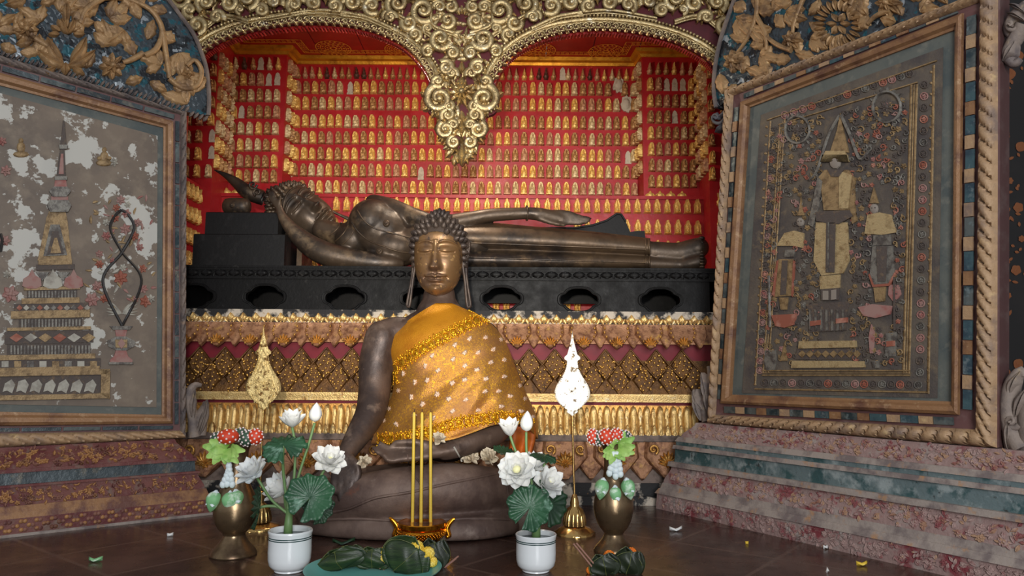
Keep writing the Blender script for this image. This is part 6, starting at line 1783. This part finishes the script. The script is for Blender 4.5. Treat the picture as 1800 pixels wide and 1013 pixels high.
s_ = MB(); s_.tube(crom([tuple(at(*p)) for p in (base, (524, 840, Y), (543, 780, Y + .01), (553, 744, Y + .02))], 20), .0042, 8); s_.build('stem', STEMG, o, smooth=180)
def leaf_part(t, px, py, Y, S, nrm, r, m, stem_pts, **k):
    mb = MB(); cc = at(px, py, Y); lotus_leaf(mb, cc, nrm, r * S, **k); o = mb.build('leaf', m, t, smooth=180); q = o.modifiers.new('s', 'SOLIDIFY'); q.thickness = .0012
    if stem_pts:
        s_ = MB(); s_.tube(crom([tuple(at(*p)) for p in stem_pts] + [tuple(cc + Vector((0, .004, 0)))], 18), .0045, 8); s_.build('leaf_stem', STEMG, o, smooth=180)
leaf_part(t, 498, 783, Y - .03, S, (.05, .62, -1), 37, LEAFG, [base, (500, 850, Y), (497, 810, Y - .02)])
leaf_part(t, 545, 875, Y - .04, S, (.15, -1, .35), 39, LEAFG, [base, (525, 890, Y - .02)])
leaf_part(t, 560, 893, Y + .02, S, (.3, -1, .1), 26, LEAFD, None)
leaf_part(t, 455, 893, Y - .02, S, (-.9, -.45, .1), 34, LEAFD, [base, (490, 892, Y), (470, 890, Y - .01)], sq=1.0)
leaf_part(t, 484, 806, Y + .02, S, (-.3, -.25, 1), 18, LEAFD, None)
mb = MB(); mb.tube([at(506, 945, Y), at(507, 920, Y), at(509, 895, Y)], [.014, .0125, .009], 10); mb.build('stem_base', STEMG, t, smooth=180)
# right pot
t, c, Y, S, H = pot(942, 1012, 938, 34, 'white china pot of lotus flowers before the slim silver fan, right of the candles')
base = (945, 908, Y)
flower_part(t, 896, 757, Y, S, (-.1, -.3, 1), 30, .62, [base, (925, 840, Y), (905, 790, Y)], rings=R4)
flower_part(t, 908, 824, Y - .05, S, (-.1, -.9, .45), 42, 1.0, [base, (930, 870, Y - .02)], rings=((9, 86, 1), (9, 62, .86), (8, 40, .66), (7, 22, .46), (5, 10, .34)))
flower_part(t, 938, 816, Y + .03, S, (.4, -.3, .8), 32, .9, [base, (940, 860, Y + .02)], rings=R4)
flower_part(t, 966, 848, Y - .01, S, (.45, -.6, .55), 36, .95, [base, (955, 885, Y)])
mb = MB(); lotus_bud(mb, at(925, 759, Y + .01), (.06, 0, 1), 11 * S, 36 * S); o = mb.build('flower_bud', PETW, t, smooth=180)
s_ = MB(); s_.tube(crom([tuple(at(*p)) for p in (base, (935, 850, Y), (926, 800, Y), (925, 760, Y + .01))], 20), .0042, 8); s_.build('stem', STEMG, o, smooth=180)
leaf_part(t, 931, 893, Y - .05, S, (-.1, -1, .3), 37, LEAFG, [base, (938, 900, Y - .03)])
leaf_part(t, 966, 888, Y + .01, S, (.6, -.8, .1), 34, LEAFD, [base, (955, 895, Y)])
leaf_part(t, 935, 862, Y - .01, S, (-.2, -1, .6), 22, LEAFD, None)
leaf_part(t, 957, 801, Y + .03, S, (-.25, .20, -1), 24, LEAFD, [base, (955, 850, Y + .02)])
leaf_part(t, 887, 796, Y + .05, S, (.35, -.25, 1), 22, LEAFD, None)
mb = MB(); mb.tube([at(942, 950, Y), at(943, 925, Y), at(947, 898, Y)], [.014, .0125, .009], 10); mb.build('stem_base', STEMG, t, smooth=180)

# gold burner with three candles
c = flr(741, 958); Y = c.y; S = Y / FPX
t = thing('incense_burner', c, 'shiny gold two-handled burner holding three tall yellow candles', 'burner')
Zt = at(741, 917, Y).z; R = 40 * S
mb = MB(); mb.lathe([(0, .028), (R * .66, .026), (R * .86, Zt * .34), (R * 1.0, Zt * .52), (R * 1.04, Zt * .62), (R * .98, Zt * .72), (R * .90, Zt * .76), (R * .90, Zt * .80), (R * 1.02, Zt * .82), (R * 1.03, Zt * .97), (R * 1.0, Zt), (R * .96, Zt), (R * .95, Zt * .985), (R * .32, Zt * .985), (R * .30, Zt * .975), (0, Zt * .975)], c, 48); mb.build('bowl', GOLDS, t, smooth=40)
mb = MB()
for i in range(4):
    for k in range(40):
        a = 2 * PI * (k + .5 * (i % 2)) / 40; z = Zt * (.40 + .07 * i); r = cinterp(z / Zt, [.34, .52, .62, .72], [.86, 1.0, 1.04, .98]) * R
        mb.ell(c + Vector((r * math.cos(a), r * math.sin(a), z)), (.0038,) * 3, 6, 5)
mb.build('beading', GOLDS, t, smooth=80)
for k in range(3):
    a = -PI / 2 + 2 * PI * k / 3; mb = MB(); q = Vector((math.cos(a), math.sin(a), 0)); mb.tube([c + q * R * .62 + Vector((0, 0, .04)), c + q * R * .78 + Vector((0, 0, .022)), c + q * R * .74 + Vector((0, 0, .006)), c + q * R * .82 + Vector((0, 0, .003))], [.012, .011, .008, .007], 10); mb.build('foot', GOLDS, t, smooth=70)
for s in (-1, 1):
    mb = MB(); P = crom([tuple(c + Vector((s * R * u, 0, Zt * v))) for u, v in ((1.02, .42), (1.16, .38), (1.10, .55), (1.06, .72), (1.16, .92), (1.34, 1.10), (1.38, 1.10))], 24); mb.tube(P, [.004 + .004 * math.sin(PI * min(1, i / 20)) for i in range(24)], 10, flat=1.4); mb.ell(c + Vector((s * R * 1.1, 0, Zt * .36)), .008, 10, 6); mb.build('handle', GOLDS, t, smooth=70)
WAX = mat('yellow wax', C(206, 176, 62), .5, 0, [], trans=.2)
WICK = mat('dark wick', C(40, 34, 30), .9)
for i, (xb_, xt, nm) in enumerate(((725, 728, 'leftmost of the three'), (740, 742, 'middle one of the three'), (757, 757, 'rightmost of the three'))):
    a, bb = at(xb_, 915, Y - .004 * (i % 2)), at(xt, 725, Y); a.z = Zt * .955
    t = thing('yellow_candle', a, f'tall thin yellow candle in the gold burner, {nm}', 'candle', 'yellow candles in the burner')
    mb = MB(); mb.tube([a, a.lerp(bb, .5), a.lerp(bb, .985), bb], [2.9 * S, 2.8 * S, 2.6 * S, 1.6 * S], 12); mb.build('wax', WAX, t, smooth=60)
    mb = MB(); mb.tube([bb, bb + Vector((.001, 0, .010))], .0012, 6); mb.build('wick', WICK, t)

# brass vases
def vase(px, ybase, prof, label):
    c = flr(px, ybase - 3); Y = c.y; S = Y / FPX
    t = thing('brass_vase', c, label, 'vase', 'brass vases beside the statue')
    pts = [(0, 0)] + [(r * S, max(0, at(px, y, Y).z) if y < ybase - 4 else 0) for r, y in prof]
    ys = [p[1] for p in pts]
    for i in range(1, len(pts)):
        if pts[i][1] < pts[i - 1][1]: pts[i] = (pts[i][0], pts[i - 1][1] + .0005)
    P = crom(pts[1:], 70); mb = MB(); mb.lathe([(0, 0)] + [(max(.001, r), max(0, z)) for r, z in P] + [(P[-1][0] * .82, P[-1][1] - .004), (P[-1][0] * .7, P[-1][1] - .06)], c, 48); mb.build('vase_body', VASEB, t, smooth=60)
    return t, c, Y, S
LEAFL = mat('light green silk leaves', C(168, 206, 112), .55, 0, [(C(110, 164, 64), 20, .45, .65)], trans=.2)
BUDG = mat('pale green bud', C(128, 186, 130), .55, 0, [(C(214, 232, 212), 22, .5, .62)], trans=.2)
JAS = mat('white jasmine beads', C(222, 234, 236), .55, 0, [], trans=.2)
BALLR = mat('red dotted ball', C(206, 62, 30), .55, 0, [], .1, 80)
BALLG = mat('green dotted ball', C(56, 84, 66), .55, 0, [], .1, 80)
DOTW = mat('white dots', C(232, 216, 214), .6)
def garland(anchor_c, Y, S, balls, ruff, chains, buds, label):
    t = thing('flower_garland', anchor_c, label, 'garland', 'silk garlands on the vases')
    for (px, py, r, sq, m, dY, k) in balls:
        mb = MB(); cc = at(px, py, Y + dY); mb.ell(cc, (r * S, r * S, r * S * sq), 20, 12); o = mb.build('flower_ball', m, t, smooth=180)
        d = MB(); n = 40
        for i in range(n):
            z = 1 - 2 * (i + .5) / n; w = i * 2.399963; q = Vector((math.sqrt(1 - z * z) * math.cos(w), math.sqrt(1 - z * z) * math.sin(w), z))
            if q.y > .3: continue
            if k == 'rose' and q.y > -.35: continue
            d.ell(cc + Vector((q.x * r * S, q.y * r * S, q.z * r * S * sq)), (1.9 * S,) * 3, 6, 5)
        d.build('white_dots', DOTW, o, smooth=180)
    mb = MB()
    for (px, py, a, L, W, tilt) in [r for q in ruff for r in (q, (q[0] + rnd.uniform(-4, 4), q[1] + rnd.uniform(-3, 3), q[2] + .35, q[3] * .85, q[4], q[5] + .2))]:
        W *= .70
        cc = at(px, py, Y - .03); dx, dz = math.cos(a), -math.sin(a)
        ax = Vector((dx, -tilt, dz)).normalized(); sd = Vector((-dz, 0, dx))
        def fn(u, q):
            s = q * 2 - 1; w = W * S * .5 * math.sin(PI * min(1, u ** .6 * .95 + .03)) ** .6 * (1 + .12 * math.sin(u * 14))
            return cc + ax * (L * S * u) + sd * (s * w) + Vector((0, -1, 0)) * (abs(s) * w * .35 + .012 * math.sin(u * PI)) 
        mb.grid(fn, 9, 5)
    mb.build('leaf_ruff', LEAFL, t, smooth=180)
    for pts in chains:
        mb = MB(); P = resample(crom(pts, 20), 8)
        for i, (x, y) in enumerate(P): mb.ell(at(x, y, Y - .045), (5.6 * S, 5.0 * S, 6.4 * S), 10, 7)
        mb.build('jasmine_string', JAS, t, smooth=180)
    for (px, py, r, L, lean) in buds:
        mb = MB(); cc = at(px, py - L * .5, Y - .045); ax = Vector((lean, 0, -1)).normalized()
        lotus_bud(mb, cc, ax, r * S, L * S)
        o = mb.build('bud', BUDG, t, smooth=180)
        d = MB(); lotus_flower(d, cc + ax * -.004, ax, L * S * .75, .35, ((5, 70, 1),), .62); d.build('sepals', JAS, o, smooth=180)
vt, c, Y, S = vase(410, 979, [(38, 979), (38.5, 973), (35, 966), (26, 955), (19, 943), (19, 937), (27, 928), (33.5, 914), (36, 898), (34.5, 882), (29, 866), (22, 850), (18, 832), (17, 812), (18, 792), (23, 778)], 'dark brass vase behind the white pot, left of the seated statue, hung with a garland')
garland(at(405, 778, Y), Y, S, [(386, 772, 15, .8, BALLG, -.02, 'dot'), (401, 768, 18, .72, BALLR, -.05, 'rose'), (434, 771, 13, 1.0, BALLG, -.03, 'dot'), (449, 768, 13, 1.05, BALLR, -.03, 'dot'), (424, 764, 14, .8, BALLG, 0, 'dot')],
        [(398, 786, PI * 1.02, 38, 26, .3), (396, 790, PI * .86, 32, 24, .5), (396, 792, PI * .68, 30, 22, .6), (402, 793, PI * .48, 26, 20, .8), (404, 790, PI * .25, 34, 24, .5), (404, 786, PI * .05, 34, 24, .4), (400, 784, PI * 1.2, 24, 20, .5)],
        [[(402, 806), (402, 826), (398, 838), (390, 856)], [(402, 822), (406, 838), (409, 856)], [(401, 826), (400, 842), (398, 856)]],
        [(380, 882, 13, 36, -.25), (406, 882, 15, 36, .02), (414, 878, 11, 32, .25)], 'silk garland of red and green dotted balls on the vase left of the statue')
vt, c, Y, S = vase(1079, 974, [(34, 974), (34, 967), (31, 960), (22, 950), (17, 941), (17, 936), (25, 925), (31, 910), (34, 893), (32.5, 876), (26, 858), (19, 844), (16, 826), (16, 804), (18, 788), (22, 778)], 'dark brass vase standing alone beside the pink plinth, hung with a garland')
garland(at(1080, 778, Y), Y, S, [(1042, 768, 10, 1.35, BALLR, -.03, 'dot'), (1053, 771, 9, 1.4, BALLG, -.035, 'dot'), (1066, 768, 13, 1.05, BALLR, -.05, 'dot'), (1084, 765, 11, 1.05, BALLR, -.04, 'dot'), (1098, 767, 11, .9, BALLG, 0, 'dot')],
        [(1080, 788, PI * .82, 28, 22, .5), (1082, 786, PI * 1.25, 24, 18, .5), (1084, 786, -PI * .18, 36, 24, .4), (1086, 790, PI * .06, 30, 22, .5), (1084, 792, PI * .3, 24, 18, .7), (1078, 792, PI * .62, 28, 20, .7), (1086, 782, -PI * .36, 26, 20, .2)],
        [[(1079, 796), (1076, 814), (1070, 836)], [(1081, 796), (1082, 816), (1082, 842)], [(1083, 796), (1088, 814), (1091, 838)]],
        [(1061, 860, 12, 36, -.2), (1081, 872, 11, 34, .02), (1101, 860, 12, 36, .22)], 'silk garland of red dotted balls on the vase beside the pink plinth')

# ceremonial fans on stands
def fan(px, ytip, ybot_, pxs, ysb, m, label, Y, rel):
    S = Y / FPX; c = flr(pxs, ysb); c = Vector((at(pxs, ysb, Y).x, Y, 0))
    t = thing('ceremonial_fan', c, label, 'fan', 'leaf-shaped fans on stands')
    k = (ybot_ - ytip) / 150
    W = [(0, 0), (6, 1.2), (17, 2.6), (30, 6), (42, 9.5), (46, 14), (50, 14), (53, 9), (62, 10), (75, 15), (88, 23), (98, 28.5), (108, 31), (116, 30), (125, 25), (134, 16), (139, 9), (143, 9.5), (146, 5), (150, 0)]
    mb = MB()
    def hw(u): return cinterp(u, [a for a, _ in W], [q for _, q in W])
    def fn(sgn):
        def g(t_, q):
            u = 150 * t_; s = q * 2 - 1; y = ytip + u * k; w = hw(u)
            h = .003 * (1 - s * s) + (.003 if .80 < abs(s) < .96 else 0) * rel
            pat = math.sin(s * w * .62) * math.sin(u * .42 + 2 * math.cos(s * w * .3)); h += .0035 * pat * (1 - abs(s)) * rel
            return at(px + s * w, y, Y - sgn * (.003 + max(0, h) if abs(s) < 1 else .001))
        return g
    mb.grid(fn(1), 76, 25); mb.grid(fn(-1), 76, 9)
    o = mb.build('fan_blade', m, t, smooth=50)
    d = MB()
    pf = lambda x, y, h: at(x, y, Y - .006 - h)
    for i in range(8):
        for s in (-1, 1):
            u = 62 + i * 9.5; w = hw(u); leaf(d, pf, (px + s * w * .55, ytip + u * k), PI / 2 + s * rnd.uniform(-1, 1), 10, 6, .004 * rel, .2, 2, 7, 5)
            if 3 < i < 7: scroll(d, pf, (px + s * w * .45, ytip + u * k), 5, rnd.uniform(0, 6), s, 1.1 * rel, .004 * rel, 1.2, 12, True, S, False)
    flower(d, pf, (px, ytip + 106 * k), 9, .005, 8)
    for i in range(30):
        u = 55 + i * 3; 
        for s in (-1, 1): d.ell(pf(px + s * hw(u) * .93, ytip + u * k, 0), (.0028,) * 3, 6, 5)
    d.build('fan_carving', m, o, smooth=70)
    mb = MB(); mb.tube([at(px, ybot_ - 4, Y), at((px + pxs) / 2, (ybot_ + ysb) / 2 - 20, Y), Vector((c.x, c.y, at(pxs, ysb - 64, Y).z))], .0042, 10); mb.build('pole', BRASS, t, smooth=70)
    z = lambda d_: max(0, at(pxs, ysb - d_, Y).z)
    mb = MB(); mb.lathe([(0, 0), (34 * S, 0), (34 * S, .008), (31 * S, .012), (26 * S, z(12)), (18 * S, z(15)), (15 * S, z(17))], c, 40, lambda i, w: 1 + (.05 * math.cos(w * 18) if 1 <= i <= 3 else 0)); mb.build('stand_foot', BRASS, t, smooth=60)
    mb = MB(); mb.lathe([(19 * S, z(17)), (19.5 * S, z(22)), (17.5 * S, z(34)), (14 * S, z(44)), (8.5 * S, z(49)), (7.5 * S, z(51)), (8 * S, z(56)), (6 * S, z(64)), (4 * S, z(70)), (0, z(71))], c, 60, lambda i, w: 1 + (.05 * math.cos(w * 20) if i <= 3 else 0)); mb.build('fluted_bell', BRASS, t, smooth=60)
SILVF = mat('polished silver gilt', C(246, 242, 232), .40, .15, [(C(110, 92, 66), 60, .585, .61)], .05, 160)
GOLDF = mat('pale openwork gilt', C(214, 190, 132), .36, .7, [(C(120, 88, 46), 46, .54, .62)], .5, 140)
fan(463, 572, 722, 455, 934, GOLDF, 'leaf-shaped pale gold fan on a stand behind the lotus pot beside the vase', 2.86, 1.0)
fan(1006, 582, 732, 1010, 940, SILVF, 'bright silver leaf-shaped fan on a slim pole with fluted brass bell base', 2.80, .35)

# banana-leaf cones with marigolds on a teal plate
TEAL = mat('teal enamel plate', C(104, 172, 164), .35)
BLEAF = mat('banana leaf', C(46, 64, 30), .42, 0, [(C(30, 44, 22), 9, .44, .56), (C(120, 122, 50), 40, .68, .74)], .2, 30, stretch=(1, 1, 6))
BLEAF2 = mat('dark banana leaf', C(32, 42, 24), .45, 0, [(C(24, 30, 20), 12, .44, .62)], .2, 30)
MARY = mat('yellow marigold', C(226, 190, 60), .7, 0, [(C(240, 214, 110), 30, .5, .65)])
MARO = mat('orange marigold', C(226, 120, 26), .7, 0, [(C(200, 84, 14), 30, .5, .65)])
STICK = mat('pinkish incense sticks', C(150, 110, 96), .7)
pc = flr(656, 1016); S = pc.y / FPX
t = thing('teal_plate', pc, 'round teal plate under the banana-leaf offerings, in front of the burner', 'plate')
mb = MB(); Rp = .195; mb.lathe([(0, .006), (Rp * .7, .006), (Rp * .8, .010), (Rp, .030), (Rp * 1.01, .030), (Rp * 1.0, .026), (Rp * .8, .004), (Rp * .68, 0), (0, 0)], pc, 56); mb.build('plate_body', TEAL, t, smooth=50)
def cone(px, py, Y, rx, rz, lean, m, mari, sticks, label, z0):
    S = Y / FPX; cc = at(px, py, Y); b0 = Vector((cc.x - lean * rz * S, Y, z0))
    t = thing('banana_leaf_cone', b0, label, 'offering', 'banana leaf offerings')
    top = cc + Vector((lean * rz * S, 0, rz * S)); ax = (top - b0); H = ax.length; ax.normalize(); sd = Vector((1, 0, 0)); sd = (sd - ax * sd.dot(ax)).normalized(); fw = ax.cross(sd)
    def blade(name, off, spread, turn, dep, k):
        mb = MB(); aa = (ax * math.cos(turn) + sd * math.sin(turn)).normalized(); ss = (sd * math.cos(turn) - ax * math.sin(turn)).normalized()
        bb = b0 + fw * 0
        def fn(u, q):
            s_ = q * 2 - 1; w = rx * S * spread * math.sin(PI * (.10 + .88 * u ** .85)) ** .6
            crease = .35 * abs(s_) * rx * S * dep
            return bb + ss * (off * rx * S * (.3 + u)) + aa * (H * k * (u + .05 * math.cos(s_ * 1.5) * u)) + ss * (w * s_) + fw * (-(rx * S * dep) * math.sin(PI * (.08 + .8 * u)) * math.cos(s_ * 1.35) + crease * .4 + .003 * math.sin(u * 9 + s_ * 4))
        mb.grid(fn, 16, 17); o = mb.build(name, m, t, smooth=180); q = o.modifiers.new('s', 'SOLIDIFY'); q.thickness = .0018
        e_ = MB(); e_.tube([fn(i / 14, 0) for i in range(15)] + [fn(1, .5)] + [fn(1 - i / 14, 1) for i in range(15)], .0009, 5); e_.tube([fn(i / 14, .5) + fw * -.001 for i in range(15)], .0009, 5); e_.build('leaf_edge', EDG, o, smooth=60)
    EDG = bpy.data.materials.get('pale leaf edge') or mat('pale leaf edge', C(92, 98, 48), .5)
    blade('leaf_wrap', -.10, .80, -.18, -.15, 1.02)
    blade('leaf_wrap', .16, .78, .20, .10, 1.0)
    blade('outer_fold', -.05, .92, .04, .30, .86)
    for (mx_, my_, r, mm) in mari:
        mb = MB(); cc2 = at(mx_, my_, Y + .015)
        for i in range(46):
            z = 1 - 2 * (i + .5) / 46; w = i * 2.399963; qv = Vector((math.sqrt(1 - z * z) * math.cos(w), math.sqrt(1 - z * z) * math.sin(w), z)); mb.ell(cc2 + qv * r * S * .7, (r * S * .34,) * 3, 6, 5)
        mb.build('marigold', mm, t, smooth=180)
    for (xa, ya, xb_, yb_) in sticks:
        mb = MB(); mb.tube([at(xa, ya, Y - .01), at(xb_, yb_, Y)], .0028, 6); mb.build('incense_stick', STICK, t, smooth=70)
pz = .012
cone(596, 1002, pc.y + .05, 50, 34, -.2, BLEAF, [(548, 1006, 9, MARY)], [], 'green banana leaf cone at the outer left rim of the teal plate', pz)
cone(614, 994, pc.y + .10, 33, 32, -.1, BLEAF, [(624, 984, 8, MARO)], [(614, 974, 620, 1000), (619, 974, 624, 1000)], 'green banana leaf cone with orange marigold and upright incense sticks', pz)
cone(655, 998, pc.y + .06, 33, 33, .0, BLEAF, [(678, 978, 16, MARY)], [(690, 970, 668, 1000), (694, 972, 674, 1002)], 'green banana leaf cone with a yellow marigold on the teal plate, by leaning incense sticks', pz)
cone(712, 972, pc.y + .20, 26, 24, .15, BLEAF2, [(704, 955, 12, MARO)], [], 'dark banana leaf cone with an orange marigold against the gold burner', 0)
cone(716, 992, pc.y + .03, 46, 30, .75, BLEAF, [(732, 964, 13, MARY), (752, 974, 12, MARY), (760, 988, 9, MARY)], [], 'large ribbed green banana leaf cone topped with yellow marigolds', pz)
cone(764, 985, pc.y + .12, 25, 34, .0, BLEAF2, [], [(806, 978, 778, 1000), (802, 982, 776, 1003)], 'dark upright banana leaf cone with pinkish sticks, at the plate edge', 0)
cone(1062, 1000, 2.26, 28, 24, -.15, BLEAF2, [(1071, 978, 10, MARO), (1036, 1003, 6, MARO)], [(1008, 956, 1040, 996), (1013, 955, 1046, 994)], 'dark banana leaf cone with leaning incense sticks, in front of the lone vase', 0)
cone(1106, 996, 2.27, 27, 28, .2, BLEAF2, [(1110, 972, 9, MARO)], [], 'dark banana leaf cone with orange marigold, nearest the pink plinth', 0)

# scattered petals, a leaf strip and crumpled flowers
CREAM = mat('cream crumpled petals', C(206, 194, 172), .8, 0, [(C(178, 160, 136), 30, .5, .65)])
def petal_bit(px, py, L, m, label, a=0.0, nm='fallen_petal'):
    c = flr(px, py); mb = MB(); ca, sa = math.cos(a), math.sin(a)
    mb.grid(lambda u, q: c + Vector(((u - .5) * L * ca - (q - .5) * L * .4 * sa * math.sin(PI * u), (u - .5) * L * sa + (q - .5) * L * .5 * ca * math.sin(PI * u), .002 + .018 * abs(u - .45) * (L / .05) + .006 * math.sin(q * 6))), 8, 5)
    o = mb.build(nm, m, None, smooth=180, loc=c); q = o.modifiers.new('s', 'SOLIDIFY'); q.thickness = .002; tag(o, label, 'petal' if nm == 'fallen_petal' else 'leaf', 'petals fallen on the floor' if nm == 'fallen_petal' else None)
petal_bit(1188, 934, .05, PETW, 'white petal on the floor close to the far corner of the pink plinth', .2)
petal_bit(1451, 965, .03, PETW, 'white petal lying at the foot of the pink plinth', .8)
petal_bit(1515, 995, .035, MARY, 'yellow petal lying at the foot of the pink plinth', .1)
petal_bit(1454, 1006, .022, PETW, 'tiny white petal on the floor, nearest of those by the pink plinth', 1.2)
petal_bit(1313, 957, .010, MARY, 'tiny yellow petal crumb on the floor between two white petals', 0)
petal_bit(168, 988, .04, BUDG, 'pale green petal on the dark floor before the dark red plinth', .1)
petal_bit(299, 943, .02, PETW, 'small white petal on the floor near the dark red plinth', .5)
petal_bit(604, 958, .075, LEAFD, 'curled dark green leaf strip on the floor before the seated statue', .1, 'leaf_strip')
for px, py, r, lb in ((640, 812, 15, 'crumpled cream flower tucked by the fingertips of the seated statue'), (770, 772, 15, 'crumpled cream flower above the open palm of the seated statue'), (826, 806, 18, 'crumpled cream flower on the lap, next to the wrist cord'), (858, 805, 20, 'crumpled cream flower on the lap, close to the white lotus')):
    cc = on(bvhS, px, py + r * .6, .012); S = cc.y / FPX; cc = cc + Vector((0, -.004, r * S * .5)); mb = MB()
    for i in range(16):
        a = rnd.uniform(0, 6.28); e = rnd.uniform(-.3, 1.2); d = Vector((math.cos(a) * math.cos(e), math.sin(a) * math.cos(e), math.sin(e))); lotus_flower(mb, cc, d, r * S * .95, .5, ((2, 50, 1),), .8)
    o = mb.build('crumpled_flower', CREAM, None, smooth=180, loc=cc); tag(o, lb, 'flower', 'crumpled flowers on the lap')
# ================================================================ CAMERA, LIGHT, WORLD
cam = bpy.data.cameras.new('camera'); cam.sensor_width = 36; cam.lens = FPX / 1800 * 36; cam.clip_start = .05
co = bpy.data.objects.new('camera', cam); COL.objects.link(co)
M = Matrix((( CR.x, CU.x, -_F.x), (CR.y, CU.y, -_F.y), (CR.z, CU.z, -_F.z))).to_4x4(); M.translation = EYE
co.matrix_world = M
bpy.context.scene.camera = co
def spot(name, loc, tgt, power, col, angle, blend, r=.06):
    l = bpy.data.lights.new(name, 'SPOT'); l.energy = power; l.color = col; l.spot_size = math.radians(angle); l.spot_blend = blend; l.shadow_soft_size = r
    o = bpy.data.objects.new(name, l); COL.objects.link(o); o.location = loc
    o.rotation_euler = (Vector(tgt) - Vector(loc)).to_track_quat('-Z', 'Y').to_euler(); return o
def area(name, loc, tgt, power, col, sx, sy):
    l = bpy.data.lights.new(name, 'AREA'); l.shape = 'RECTANGLE'; l.size = sx; l.size_y = sy; l.energy = power; l.color = col
    o = bpy.data.objects.new(name, l); COL.objects.link(o); o.location = loc
    o.rotation_euler = (Vector(tgt) - Vector(loc)).to_track_quat('-Z', 'Y').to_euler(); return o
spot('niche_spotlight', (-.10, -.15, .78), (-.34, 4.7, 1.32), 410, (1, .92, .80), 44, 1.0, .035)
def bulb(name, loc, power, col, r):
    l = bpy.data.lights.new(name, 'POINT'); l.energy = power; l.color = col; l.shadow_soft_size = r
    o = bpy.data.objects.new(name, l); COL.objects.link(o); o.location = loc; return o
bulb('niche_lamp', at(806, 150, 3.62), 22, (1, .88, .70), .05)
area('doorway_daylight', (.6, -2.2, 1.5), (.1, 3, .8), 150, (.96, .98, 1), 1.3, 2.4)
w = bpy.data.worlds.new('world'); bpy.context.scene.world = w; w.use_nodes = True
w.node_tree.nodes['Background'].inputs[0].default_value = (.94, .96, 1, 1); w.node_tree.nodes['Background'].inputs[1].default_value = .36
vs = bpy.context.scene.view_settings
vs.view_transform = 'Standard'; vs.look = 'None'; vs.exposure = 0; vs.gamma = 1; vs.use_curve_mapping = False
